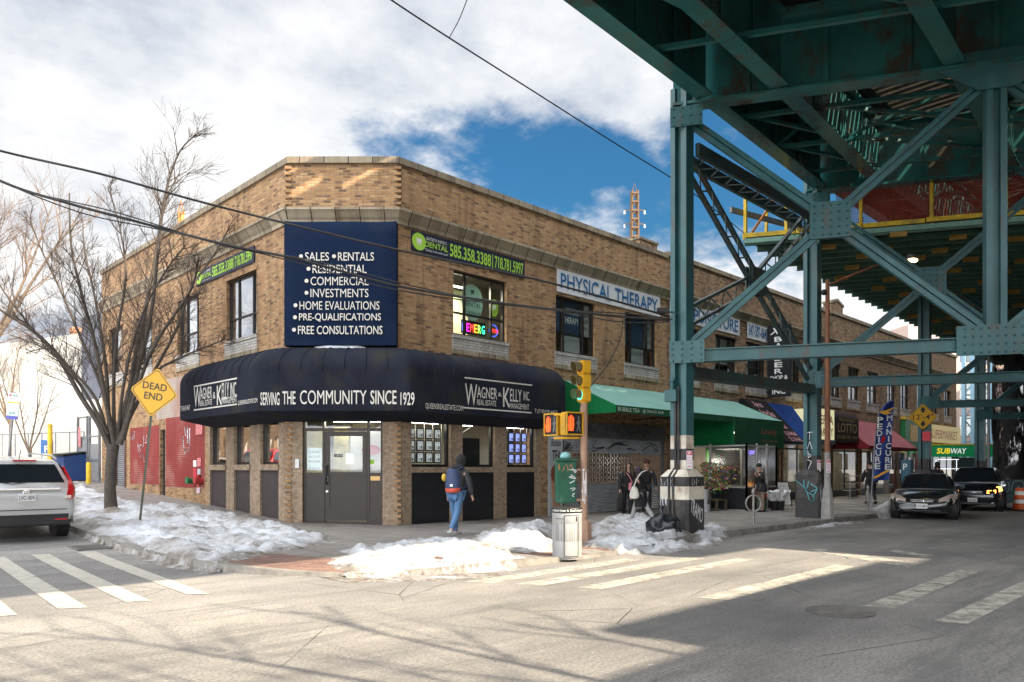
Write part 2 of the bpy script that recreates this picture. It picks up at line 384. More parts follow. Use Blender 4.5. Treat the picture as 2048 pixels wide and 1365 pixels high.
# pavement edge: side-street kerb, rounded corner, main-street kerb
edge = [(-6.57, y) for y in (70, 50, 36, 28, 22, 18, 15, 12, 9, 7, 5, 3, 1, -1)]
edge += [(-2.57+4*math.cos(R(180+a)), -3.1+4*math.sin(R(180+a))) for a in range(0, 91, 6)]
edge += [(-1.6, -7.1), (-1, -7.1), (0, -7.1), (1, -7.08), (2.2, -6.9), (3.2, -6.72)]+[(x, -6.7) for x in (4.5, 6, 9, 12, 16, 20, 25, 29.5, 40, 60, 90)]
inner = [(-1.9, y) for y in (70, 50, 36, 28, 22, 18, 15, 12, 9, 7, 5, 3.5, 2.6, 2.2)]
inner += [(-1.95+1.97*i/15, 1.93-1.95*i/15) for i in range(16)]
inner += [(x, .02) for x in (.3, .6, .9, 1.3, 2.2, 3.2, 4.5, 6, 9, 12, 16, 20, 25, 29.5, 40, 60, 90)]
def side_out(i):
    a = V((*edge[max(0, i-1)], 0)); b = V((*edge[min(len(edge)-1, i+1)], 0)); d = (b-a).normalized(); return V((d.y, -d.x, 0))
mb = MB(); mk = MB()
for i in range(len(edge)-1):
    cols = []
    for j in (i, i+1):
        e = V((*edge[j], 0)); q = V((*inner[j], 0)); n = -side_out(j)
        if n.dot(q-e) < 0: n = -n
        e2 = e+n*.16
        cols.append([e2.lerp(q, k/8) for k in range(9)]+[e, e2])
    a, b = cols
    for k in range(8):
        mb.face([V((p.x, p.y, sw(p.x, p.y))) for p in (a[k], b[k], b[k+1], a[k+1])])
    top = [V((p.x, p.y, sw(p.x, p.y)+.006)) for p in (a[9], b[9], b[10], a[10])]
    mk.face(top); mk.face([V((p.x, p.y, -.1+gh(p.x, p.y))) for p in (a[9], b[9])]+[top[1], top[0]])
    mk.face([top[3], top[2]]+[V((p.x, p.y, sw(p.x, p.y)-.05)) for p in (b[10], a[10])])
struct(mb.build('pavement', M_CONC, fix=False)); struct(mk.build('kerb', M_KERB, fix=False))
grid('opposite_pavement', [-14, 0, 30, 90], [-24.2, -22, -19], lambda x, y: .13, M_CONC)
grid('left_pavement', [-22, -19, -17.6], [-2, 3, 8, 14, 22, 40, 70], lambda x, y: gh(x, y)+.13, M_CONC)
# brick paver ramp at the corner
M_PAVER = brick_mat('paver_brick', [(0, (.15, .08, .065)), (.5, (.22, .12, .09)), (1, (.27, .16, .12))], (.13, .11, .1), .2, .1, .008, .4)
mb = MB(); arc = []
for a in range(12, 92, 8):
    c, s = math.cos(R(180+a)), math.sin(R(180+a))
    arc.append([(-2.57+r*c, -3.1+r*s) for r in (3.84, 3.3, 2.6)])
for i in range(len(arc)-1):
    for k in range(2):
        mb.face([(p[0], p[1], sw(*p)+.006) for p in (arc[i][k], arc[i+1][k], arc[i+1][k+1], arc[i][k+1])])
for i in range(6):
    for k in range(2): mb.face([(p, q, sw(p, q)+.008) for p, q in ((-1.9+i*.45, -6.93+k*.4), (-1.45+i*.45, -6.93+k*.4), (-1.45+i*.45, -6.53+k*.4), (-1.9+i*.45, -6.53+k*.4))])
struct(mb.build('paver_ramp', M_PAVER, fix=False))
# crosswalk bars and lines
def bar(mb, x0, x1, y0, y1, n=6):
    for i in range(n):
        a, b = i/n, (i+1)/n
        if abs(x1-x0) > abs(y1-y0): q = [(x0+(x1-x0)*a, y0), (x0+(x1-x0)*b, y0), (x0+(x1-x0)*b, y1), (x0+(x1-x0)*a, y1)]
        else: q = [(x0, y0+(y1-y0)*a), (x1, y0+(y1-y0)*a), (x1, y0+(y1-y0)*b), (x0, y0+(y1-y0)*b)]
        mb.face([(x, y, gh(x, y)+.004) for x, y in q])
mb = MB()
for pts in ([(152, 1102), (191, 1102), (419, 1189), (374, 1190)], [(61, 1107), (99, 1107), (302, 1203), (251, 1205)], [(-25, 1112), (10, 1112), (176, 1216), (116, 1219)], [(-130, 1118), (-92, 1118), (35, 1231), (-35, 1236)]):
    P = [G(px, py, .0) for px, py in pts]
    for i in range(2): P[i] = G(*pts[i], gh(P[i].x, P[i].y))
    for i in range(6):
        a, b = i/6, (i+1)/6
        q = [P[0].lerp(P[3], a), P[1].lerp(P[2], a), P[1].lerp(P[2], b), P[0].lerp(P[3], b)]
        mb.face([(p.x, p.y, gh(p.x, p.y)+.004) for p in q])
struct(mb.build('side_crosswalk', M_PAINT, fix=False))
mb = MB()
for pts in ([(930, 1164), (985, 1167), (1290, 1120), (1250, 1118)], [(1030, 1169), (1085, 1172), (1412, 1117), (1375, 1115)], [(1150, 1176), (1205, 1179), (1512, 1119), (1475, 1117)], [(1396, 1196), (1456, 1201), (1712, 1134), (1672, 1130)],
            [(1725, 1213), (1790, 1217), (1960, 1143), (1920, 1140)], [(1868, 1243), (1935, 1249), (2110, 1160), (2060, 1157)]):
    P = [G(px, py, 0) for px, py in pts]; mb.face([(p.x, p.y, .004) for p in P])
P = [G(*p) for p in ((1610, 1100), (1640, 1098), (1842, 1128), (1815, 1135))]; mb.face([(p.x, p.y, .004) for p in P])
P = [G(*p) for p in ((1770, 1102), (1790, 1100), (1870, 1112), (1850, 1115))]; mb.face([(p.x, p.y, .004) for p in P])
struct(mb.build('main_crosswalk', M_PAINTW, fix=False))
# ================================================================== corner building
TAN = [(0, (.16, .075, .03)), (.14, (.28, .138, .05)), (.3, (.39, .2, .074)), (.75, (.46, .255, .1)), (1, (.52, .32, .145))]
M_BRICK = brick_mat('tan_brick', TAN, (.26, .21, .155), stain=.7)
M_BRICKL = brick_mat('pale_tan_brick', [(0, (.27, .18, .11)), (.5, (.37, .26, .165)), (1, (.45, .33, .22))], (.27, .23, .18), .11, .075, .009, .45)
M_WBRICK = brick_mat('white_glazed_brick', [(0, (.42, .4, .37)), (1, (.58, .56, .52))], (.24, .22, .2), .21, .075, .01, .5)
M_STONE = brick_mat('cornice_stone', [(0, (.31, .26, .18)), (1, (.44, .375, .27))], (.07, .055, .04), .62, 9, .016, .9)
M_COPE = brick_mat('coping_stone', [(0, (.23, .185, .13)), (1, (.35, .29, .2))], (.06, .05, .04), .62, 9, .014, .8)
M_PBRICK = brick_mat('red_painted_brick', TAN, (.27, .225, .175), stain=.3, paint=[(.4, (.25, .028, .022)), (.52, (.27, .045, .038)), (.62, (.36, .15, .12))])
M_FBRICK = brick_mat('pale_painted_brick', TAN, (.26, .21, .155), stain=.4, paint=[(.35, (.4, .33, .27)), (.5, (.45, .37, .31)), (.62, (.4, .22, .17))])
M_FRAME = mat('dark_bronze_metal', (.022, .02, .019), .4, .3, .2)
M_GLASS = glass_mat('window_glass', refl=1.0); M_GLASSB = glass_mat('reflective_window_glass', (.7, .75, .75), 3.2)
M_IN = mat('interior_plaster', (.3, .27, .22), .8); M_DARKIN = mat('dim_interior', (.07, .065, .06), .8)
M_WHITE = mat('white_card', (.72, .72, .7), .6, var=.05); M_BLIND = mat('pale_blind', (.55, .55, .52), .7, var=.1, vs=3)
M_BLACKP = mat('black_panel', (.012, .013, .016), .35, 0, .3, 3, .2, 10); M_BROWNP = mat('dark_brown_panel', (.045, .034, .034), .55, 0, .25, 3, .25, 12)
M_TUBE = mat('lit_fluorescent_tube', (1, .95, .8), .5, var=0, emit=9)
def fm(org, right, ang_in): 
    m = Matrix.Identity(4)
    for i in range(3): m[i][0] = right[i]; m[i][1] = ang_in[i]; m[i][2] = (0, 0, 1)[i]; m[i][3] = org[i]
    return m
FR = fm((0, 0, 0), (1, 0, 0), (0, 1, 0)); FL = fm((-1.97, 1.95, 0), (0, -1, 0), (1, 0, 0)); FC = fm((-1.97, 1.95, 0), (.711, -.703, 0), (.703, .711, 0))
CW = 2.77
def wall(mb, M, u0, u1, v0, v1, ops, depth=.2):
    us = sorted({u0, u1, *[o[0] for o in ops], *[o[1] for o in ops]}); vs = sorted({v0, v1, *[o[2] for o in ops], *[o[3] for o in ops]})
    for a, b in zip(us[:-1], us[1:]):
        for c, d in zip(vs[:-1], vs[1:]):
            mu, mv = (a+b)/2, (c+d)/2
            if any(o[0] < mu < o[1] and o[2] < mv < o[3] for o in ops): continue
            mb.face([M @ V(p) for p in ((a, 0, c), (b, 0, c), (b, 0, d), (a, 0, d))])
    for a, b, c, d in [o[:4] for o in ops]:
        for q in (((a, 0, c), (a, depth, c), (a, depth, d), (a, 0, d)), ((b, 0, c), (b, 0, d), (b, depth, d), (b, depth, c)), ((a, 0, d), (a, depth, d), (b, depth, d), (b, 0, d)), ((a, 0, c), (b, 0, c), (b, depth, c), (a, depth, c))):
            mb.face([M @ V(p) for p in q])
def window(parent, M, u0, u1, v0, v1, cols=(.25, .75), rows=(.36,), set_in=.1, fw=.06, glass=None, name='window', blind=0, frame=None, seed=0):
    mb = MB(); d0, d1 = set_in, set_in+.09
    mb.box(u0, u0+fw, d0, d1, v0, v1, M); mb.box(u1-fw, u1, d0, d1, v0, v1, M); mb.box(u0+fw, u1-fw, d0, d1, v0, v0+fw, M); mb.box(u0+fw, u1-fw, d0, d1, v1-fw, v1, M)
    W, H = u1-u0, v1-v0
    for c in cols: mb.box(u0+W*c-fw*.4, u0+W*c+fw*.4, d0+.005, d1-.005, v0+fw, v1-fw, M)
    es = [0, *cols, 1]
    for r in rows:
        for a, b in zip(es[:-1], es[1:]): mb.box(u0+W*a+fw*(.4 if a else 1), u0+W*b-fw*(.4 if b < 1 else 1), d0+.007, d1-.007, v0+H*r-fw*.4, v0+H*r+fw*.4, M)
    w = mb.build(name, frame or M_FRAME, parent)
    g = MB(); rr = random.Random(seed); rs = [0, *rows, 1]
    for a, b in zip(es[:-1], es[1:]):
        for c, d in zip(rs[:-1], rs[1:]):
            k = [rr.uniform(-.006, .006) for _ in range(4)]
            g.face([M @ V(p) for p in ((u0+W*a, d0+.045+k[0], v0+H*c), (u0+W*b, d0+.045+k[1], v0+H*c), (u0+W*b, d0+.045+k[2], v0+H*d), (u0+W*a, d0+.045+k[3]-k[1]*0, v0+H*d))])
    g.build('pane', glass or M_GLASS, w)
    if blind:
        b = MB(); b.box(u0+fw, u1-fw, d1+.08, d1+.1, v1-fw-(H-2*fw)*blind, v1-fw, M); b.build('blind', M_BLIND, w)
    return w
def sill(parent, M, u0, u1, v0=4.75, v1=5.28):
    mb = MB(); mb.box(u0-.06, u1+.06, -.025, .1, v0+.13, v1-.09, M); mb.mi = 1; mb.box(u0-.08, u1+.08, -.045, .1, v0, v0+.13, M); mb.mi = 0; mb.box(u0-.07, u1+.07, -.05, .12, v1-.09, v1, M)
    return mb.build('sill', [M_WBRICK, M_STONE], parent)
def lintel(mb, M, u0, u1, v1): mb.box(u0-.1, u1+.1, -.012, .05, v1, v1+.24, M)
def offset_path(path, o):
    out = []
    for i, p in enumerate(path):
        ns = []
        for a, b in ((i-1, i), (i, i+1)):
            if a < 0 or b >= len(path): continue
            d = (V((*path[b], 0))-V((*path[a], 0))).normalized(); ns.append(V((d.y, -d.x, 0)))
        n = ns[0] if len(ns) == 1 else (ns[0]+ns[1])/(1+ns[0].dot(ns[1]))
        out.append(V((*p, 0))+n*o)
    return out
def sweep(mb, path, prof):
    offs = [offset_path(path, o) for o, z in prof]
    rings = [[offs[k][i]+V((0, 0, prof[k][1])) for k in range(len(prof))] for i in range(len(path))]
    mb.loft(rings)
CORNICE = [(-.02, 7.86), (.05, 7.86), (.06, 7.95), (.1, 8.0), (.16, 8.1), (.2, 8.15), (.22, 8.16), (.22, 8.22), (-.02, 8.28)]
def coping(z): return [(-.32, z-.16), (.07, z-.16), (.07, z), (-.32, z+.02)]

cb = thing('brick_corner_building', 'two-storey tan brick corner building with a flat cut corner and stone cornice', 'building', (-1.97, 1.95, 0))
PATH = [(-1.97, 17.3), (-1.97, 1.95), (0, 0), (12.2, 0)]
UP_R = [(1.87, 3.9), (6.05, 8.0), (9.63, 11.55)]; UP_L = [(1.81, 3.72), (5.7, 7.44), (9.75, 11.37), (12.8, 14.46)]
LOW_R = [(.45, 1.77), (2.2, 3.43), (3.9, 5.13)]; LOW_L = [(.56, 1.61), (2.21, 3.22), (3.75, 4.88)]
mb = MB(); ZT = 9.42
wall(mb, FR, 5.35, 12.2, -.4, 2.95, [(6.35, 11.95, -.3, 2.949)]); wall(mb, FR, 0, 12.2, 2.95, ZT, [(a, b, 5.28, 7.05) for a, b in UP_R]+[(6.35, 11.95, 2.951, 3.1)])
wall(mb, FC, 0, CW, 2.95, ZT, [])
wall(mb, FL, -15.35, 0, 2.95, ZT, [(-b, -a, 5.28, 7.05) for a, b in UP_L]+[(-13.75, -12.46, 2.951, 3.3), (-8.45, -5.25, 2.951, 3.3), (-12.0, -9.05, 2.951, 3.1), (-9.3, -4.4, 3.301, 4.6)], .12); wall(mb, FL, -15.35, -5.05, -.4, 2.95, [(-8.99, -8.5, .1, 2.93), (-13.75, -12.46, .1, 2.949), (-8.45, -5.25, 1.0, 2.949), (-12.0, -9.05, 1.05, 2.949)], .12)
for a, b in UP_R: lintel(mb, FR, a, b, 7.05)
for a, b in UP_L: lintel(mb, FL, -b, -a, 7.05)
mb.face([(-1.97, 17.3, -.4), (12.2, 17.3, -.4), (12.2, 17.3, ZT), (-1.97, 17.3, ZT)]); mb.face([(12.2, 17.3, -.4), (12.2, .3, -.4), (12.2, .3, ZT), (12.2, 17.3, ZT)])
mb.build('wall', M_BRICK, cb, fix=False)
mb = MB(); wall(mb, FR, 0, 5.35, -.4, 2.95, [(a, b, 1.65, 2.949) for a, b in LOW_R]+[(a, b, -.3, 1.5) for a, b in LOW_R]); wall(mb, FC, 0, CW, -.4, 2.95, [(.34, 2.39, -.3, 2.949)]); wall(mb, FL, -5.05, 0, -.4, 2.95, [(-b, -a, 1.72, 2.949) for a, b in LOW_L]+[(-b, -a, -.3, 1.56) for a, b in LOW_L], .12); mb.build('shopfront_wall', M_BRICKL, cb, fix=False)
mb = MB()
mb.face([FL @ V(p) for p in ((-8.45, .0, 1.0), (-5.25, .0, 1.0), (-5.25, .0, 3.3), (-8.45, .0, 3.3))]); mb.face([FL @ V(p) for p in ((-12, .0, 1.05), (-9.05, .0, 1.05), (-9.05, .0, 3.1), (-12, .0, 3.1))])
mbp = MB(); mbp.face([FL @ V(p) for p in ((-9.3, 0, 3.301), (-4.4, 0, 3.301), (-4.4, 0, 4.6), (-9.3, 0, 4.6))]); mbp.build('faded_wall', M_FBRICK, cb, fix=False)['label'] = 'brick band patchily painted pale pinkish white'
mb.build('painted_wall', M_PBRICK, cb, fix=False)['label'] = 'ground-floor brick painted patchy red'
mb = MB(); sweep(mb, PATH, CORNICE); mb.build('cornice', M_STONE, cb)
mb = MB(); sweep(mb, PATH, coping(9.56)); mb.build('coping', M_COPE, cb)
mb = MB(); o = offset_path(PATH, -.3); mb.face([(p.x, p.y, 8.8) for p in o]+[(12.0, 17.3, 8.8)]); mb.build('roof', mat('roof_felt', (.06, .06, .06), .9), cb, fix=False)
# toothed brick corners
for M, u in ((FC, 0), (FC, CW)):
    for z0, z1 in ((8.36, 9.4), (.2, 2.95)):
        z = z0; mb = MB()
        while z < z1:
            mb.box(u-.1, u+.07 if u == 0 else u+.1, -.03, .12, z, z+.075, M) if u == 0 else mb.box(u-.07, u+.1, -.03, .12, z, z+.075, M); z += .15
        mb.build('quoin', M_BRICK, cb)
# rooms behind the glass
mb = MB(); o = offset_path(PATH, -2.6); o2 = offset_path(PATH, -.22)
for i in range(3):
    for z0, z1 in ((.05, 3.4), (4.4, 7.6)):
        mb.face([(o[i].x, o[i].y, z0), (o[i+1].x, o[i+1].y, z0), (o[i+1].x, o[i+1].y, z1), (o[i].x, o[i].y, z1)])
        for z in (z0, z1): mb.face([(o[i].x, o[i].y, z), (o[i+1].x, o[i+1].y, z), (o2[i+1].x, o2[i+1].y, z), (o2[i].x, o2[i].y, z)])
mb.build('interior_room', M_IN, cb, fix=False)
for i, (a, b) in enumerate(UP_R):
    window(cb, FR, a, b, 5.28, 7.05, seed=i, blind=0 if i == 0 else .0); sill(cb, FR, a, b)
for i, (a, b) in enumerate(UP_L):
    window(cb, FL, -b, -a, 5.28, 7.05, cols=(.3, .78), seed=9+i, glass=M_GLASSB, blind=.0); sill(cb, FL, -b, -a)
for i, (a, b) in enumerate(LOW_R):
    window(cb, FR, a, b, 1.65, 2.95, cols=(), rows=(), seed=20+i, name='shop_window', fw=.07)
    mb = MB(); mb.box(a, b, .06, .1, -.3, 1.5, FR); mb.build('dado_panel', M_BLACKP, cb)
for i, (a, b) in enumerate(LOW_L):
    window(cb, FL, -b, -a, 1.72, 2.95, cols=(), rows=(), seed=30+i, name='shop_window', fw=.07, glass=M_GLASSB)
    mb = MB(); mb.box(-b, -a, .06, .1, -.3, 1.56, FL); mb.build('dado_panel', M_BROWNP, cb)
for a, b in LOW_R: mb = MB(); mb.box(a-.04, b+.04, -.05, .1, 1.5, 1.65, FR); mb.build('sill_course', M_BRICKL, cb)
for a, b in LOW_L: mb = MB(); mb.box(-b-.04, -a+.04, -.05, .08, 1.56, 1.715, FL); mb.build('sill_course', M_BRICKL, cb)
# dark soffit closing the shopfronts above the awning line
# --- door set
M_BRZ = mat('bronze_door_metal', (.04, .032, .027), .38, .35, .15)
mb = MB(); z0 = .24; T = 2.95
for u in (.34, .83, 1.98, 2.33): mb.box(u, u+.06, .08, .2, z0, T, FC)
for a, b in ((.4, .83), (.89, 1.98), (2.04, 2.33)):
    mb.box(a, b, .085, .195, 2.57, 2.65, FC); mb.box(a, b, .085, .195, 2.88, T, FC)
for a, b in ((.4, .83), (2.04, 2.33)):
    mb.box(a, b, .1, .17, z0, 1.5, FC); mb.box(a, b, .085, .195, z0, .42, FC)
mb.box(.3, 2.43, .02, .25, .1, z0, FC)
df = mb.build('door_frame', M_BRZ, cb)
mb = MB()
for a, b, c, d in ((.4, .83, 1.5, 2.57), (2.04, 2.33, 1.5, 2.57), (.4, .83, 2.65, 2.88), (.89, 1.98, 2.65, 2.88), (2.04, 2.33, 2.65, 2.88)):
    mb.face([FC @ V(p) for p in ((a, .14, c), (b, .14, c), (b, .14, d), (a, .14, d))])
mb.build('pane', M_GLASS, df, fix=False)
mb = MB()
mb.box(.9, 1.02, .09, .15, z0+.02, 2.56, FC); mb.box(1.86, 1.97, .09, .15, z0+.02, 2.56, FC); mb.box(1.02, 1.86, .09, .15, 2.44, 2.56, FC); mb.box(1.02, 1.86, .09, .15, 1.42, 1.52, FC); mb.box(1.02, 1.86, .09, .15, z0+.02, .6, FC); mb.box(1.02, 1.86, .11, .135, .6, 1.42, FC)
dr = mb.build('door', M_BRZ, cb)
mb = MB(); mb.face([FC @ V(p) for p in ((1.02, .12, 1.52), (1.86, .12, 1.52), (1.86, .12, 2.44), (1.02, .12, 2.44))]); mb.build('pane', M_GLASS, dr, fix=False)
mb = MB(); mb.tube([FC @ V(p) for p in ((.95, .09, 1.2), (.95, .02, 1.22), (.95, .01, 1.45), (.95, .02, 1.66), (.95, .09, 1.68))], .022, 8); mb.build('handle', mat('black_rubber', (.01, .01, .01), .5), dr, smooth=60)
for z in (1.38, 1.3, 1.02): mb = MB(); mb.lathe([(.03, 0), (.03, .012)], 12, M=FC @ Matrix.Translation((.95, .095, z)) @ Matrix.Rotation(R(90), 4, 'X')); mb.build('lock', mat('brushed_steel', (.6, .6, .6), .3, 1, .05), dr)
mb = MB(); mb.box(2.07, 2.31, .085, .12, 1.3, 1.41, FC); mb.build('letter_slot', mat('brass', (.5, .33, .14), .4, .8, .1), df)
# --- side doors on the side street
mb = MB(); mb.box(-8.97, -8.52, .1, .14, .55, 2.91, FL); mb.build('side_door', mat('black_door_paint', (.012, .013, .018), .4), cb)
def corrug(mb, M, u0, u1, v0, v1, pitch=.075, amp=.012, d=.05, horiz=True):
    n = int((v1-v0)/pitch*4)
    row = [[M @ V((u, d+amp*math.cos(2*math.pi*(i/4)), v0+(v1-v0)*i/n)) for u in (u0, u1)] for i in range(n+1)]
    for i in range(n): mb.face([row[i][0], row[i][1], row[i+1][1], row[i+1][0]])
mb = MB(); corrug(mb, FL, -13.6, -12.55, .8, 3.1); mb.build('roller_shutter', mat('galvanised_steel', (.3, .31, .33), .45, .5, .2, 3, dirt=(.16, .15, .14)), cb, smooth=60)
mb = MB(); mb.box(-12.55, -12.42, -.03, .1, .6, 3.3, FL); mb.box(-13.75, -13.62, -.03, .1, .6, 3.3, FL); mb.box(-13.62, -12.55, -.06, .1, 3.08, 3.4, FL); mb.build('shutter_frame', mat('rusted_steel', (.12, .06, .035), .8, .2, .4, 5), cb)
# ================================================================== elevated railway
def steel():
    t = NT('green_steel_paint'); c = t.ramp(t.noise(1.2, 6, .65), [(.3, (.018, .078, .085)), (.55, (.03, .112, .12)), (.75, (.055, .155, .165))])
    c = t.mix(t.rng(t.noise(2.0, 9, .78, sc=(1.4, 1.4, .4)), .55, .66, 0, .75), c, (.1, .05, .025)); t.color(c); t.b.inputs['Roughness'].default_value = .42
    t.bump(t.noise(25, 4, .6), .12, .01); return t.m
def steel2():
    t = NT('dark_green_girder_paint'); c = t.ramp(t.noise(.9, 6, .65), [(.3, (.018, .105, .105)), (.7, (.035, .16, .155))])
    c = t.mix(t.rng(t.noise(1.2, 9, .78, sc=(1, 1, .6)), .5, .62, 0, .85), c, (.075, .036, .02)); t.color(c); t.b.inputs['Roughness'].default_value = .22; t.b.inputs['Specular IOR Level'].default_value = .8
    t.bump(t.noise(1.3, 3, .5), .25, .03); return t.m
M_ST = steel(); M_GD = steel2(); M_LAT = mat('lattice_steel_paint', (.045, .075, .075), .5, .2, .3, 2, dirt=(.07, .045, .03))
M_LACE = mat('lit_lacing_paint', (.13, .17, .165), .5, .2, .2, 2, dirt=(.1, .06, .04)); M_BAND_W = mat('band_white_paint', (.62, .57, .48), .7, 0, .12, 4, .2, 30, dirt=(.28, .18, .1), ds=2.5); M_BAND_B = mat('band_black_paint', (.028, .027, .028), .6, 0, .3, 4, .3, 20, dirt=(.09, .075, .06), ds=2)  # lacing colour lightened to stand in for sun and sky on the bars
TV = V((.486, -.874, 0)); TN = V((-.874, -.486, 0))       # along a bent, and out of its face
viad = thing('elevated_railway', 'green riveted steel elevated railway crossing over the street', 'railway viaduct', (3.63, -6.1, 0))
BENT = [V((-24, -7.5, 0)), V((3.63, -6.1, 0)), V((11.04, -5.95, 0)), V((21.8, -5.9, 0)), V((31.0, -5.7, 0)), V((42, -5.6, 0))]
def part(mb, name, m, parent=None, **k): return mb.build(name, m, parent or viad, **k)
def ibeam(mb, p, q, h, fw, wt=.03, ft=.05, stiff=1.3):
    p, q = V(p), V(q); d = (q-p).normalized(); r = d.cross(Z3).normalized()
    mb.beam(p+Z3*ft/2, q+Z3*ft/2, fw, ft); mb.beam(p+Z3*(h-ft/2), q+Z3*(h-ft/2), fw, ft)
    mb.beam(p+Z3*h/2, q+Z3*h/2, wt, h-2*ft-.004)
    L = (q-p).length; n = int(L/stiff) if stiff else 0
    if L < 24:
        for k in range(int(L/.16)):
            for s in (1, -1): rivets(mb, p+d*(.1+.16*k)+r*s*fw*.36, d, -r, [(0, 0)], .024)
    for i in range(1, n):
        c = p+d*(L*i/n)
        for s in (1, -1): mb.beam(c+r*s*(wt/2+.06)+Z3*(ft+.003), c+r*s*(wt/2+.06)+Z3*(h-ft-.003), .02, .12, d)
def rivets(mb, org, right, up, pts, r=.03):
    right, up = V(right).normalized(), V(up).normalized(); n = right.cross(up)
    for x, y in pts:
        c = V(org)+right*x+up*y; ring = [c+(right*math.cos(k*math.pi/3)+up*math.sin(k*math.pi/3))*r for k in range(6)]; top = [c+n*r*.75+(p-c)*.5 for p in ring]
        for k in range(6): mb.face([ring[k], ring[(k+1) % 6], top[(k+1) % 6], top[k]])
        mb.face(top)
def plate(org, right, up, w, h, t=.03, name='gusset_plate', parent=None, nr=(5, 4), m=None, both=False):
    right, up = V(right).normalized(), V(up).normalized(); n = right.cross(up); o = V(org)
    mb = MB(); c = [o, o+right*w, o+right*w+up*h, o+up*h]; mb.prism(c, n*t)
    rv = [(w*(.1+.8*i/(nr[0]-1)), h*(.1+.8*j/(nr[1]-1))) for i in range(nr[0]) for j in range(nr[1])]
    rivets(mb, o+n*t, right, up, rv); return part(mb, name, m or M_ST, parent)
def paired(mb, p, q, h=.24, w=.1, gap=.035, face=None):
    p, q = V(p), V(q); d = (q-p).normalized(); f = V(face or TN); u = f.cross(d).normalized(); k = (h-gap)/2
    for s in (1, -1): mb.beam(p+u*s*(k/2+gap/2), q+u*s*(k/2+gap/2), k, w, f)
    mb.beam(p-f*w*.2, q-f*w*.2, h*.7, .02, f)
def lattice(mb, p, q, w, face, ch=.07, lw=.035, step=None, depth=.16):
    p, q = V(p), V(q); d = (q-p).normalized(); f = V(face).normalized(); u = f.cross(d).normalized(); L = (q-p).length; step = step or w
    for s in (1, -1): mb.beam(p+u*s*w/2, q+u*s*w/2, ch, depth, f)
    n = max(2, int(L/step)); 
    for i in range(n):
        a = p+d*(L*i/n)+u*(w/2)*(1 if i % 2 else -1)+f*depth*.4; b = p+d*(L*(i+1)/n)+u*(w/2)*(-1 if i % 2 else 1)+f*depth*.4
        mb.mi = 1; mb.beam(a, b, lw, .015, f); mb.mi = 0
def column(base, top, i):
    x, y = base.x, base.y; zb = sw(x, y) if i else .13; w, d = .21, .16
    mb = MB()
    for z0, z1, mi in ((1.5, 1.8, 0), (1.8, 2.06, 1), (2.06, 2.37, 0), (2.37, top, 2)) if i == 1 else ((1.5, 2.0, 1), (2.0, top, 2)):
        mb.mi = mi
        mb.box(x-d, x+d, y+w-.12, y+w, z0, z1); mb.box(x-d, x+d, y-w, y-w+.14, z0, z1); mb.box(x-.03, x+.03, y-w+.14, y+w-.12, z0, z1)
    c = part(mb, 'column', [M_BAND_W, M_BAND_B, M_ST])
    pd = MB(); s = .43; k = .1
    def ring(s, k, z): return [(x+a*s, y+b*s, z) for a, b in ((-1+k, -1), (1-k, -1), (1, -1+k), (1, 1-k), (1-k, 1), (-1+k, 1), (-1, 1-k), (-1, -1+k))]
    lv = [(zb-.1, 0), (.9, 0), (1.2, 1), (1.42, 0)] if i == 1 else [(zb-.1, 0), (1.0, 0), (1.3, 0), (1.42, 0)]
    rs = [ring(.385, .16, z) for z, _ in lv]+[ring(.25, .2, 1.58)]
    for j in range(4):
        pd.mi = lv[min(j+1, 3)][1] if j < 3 else (1 if i == 1 else 0)
        pd.loft([rs[j], rs[j+1]], caps=(False))
    pd.face(rs[4]); pd.build('pedestal', [M_BAND_B, M_BAND_W], c)
    return c
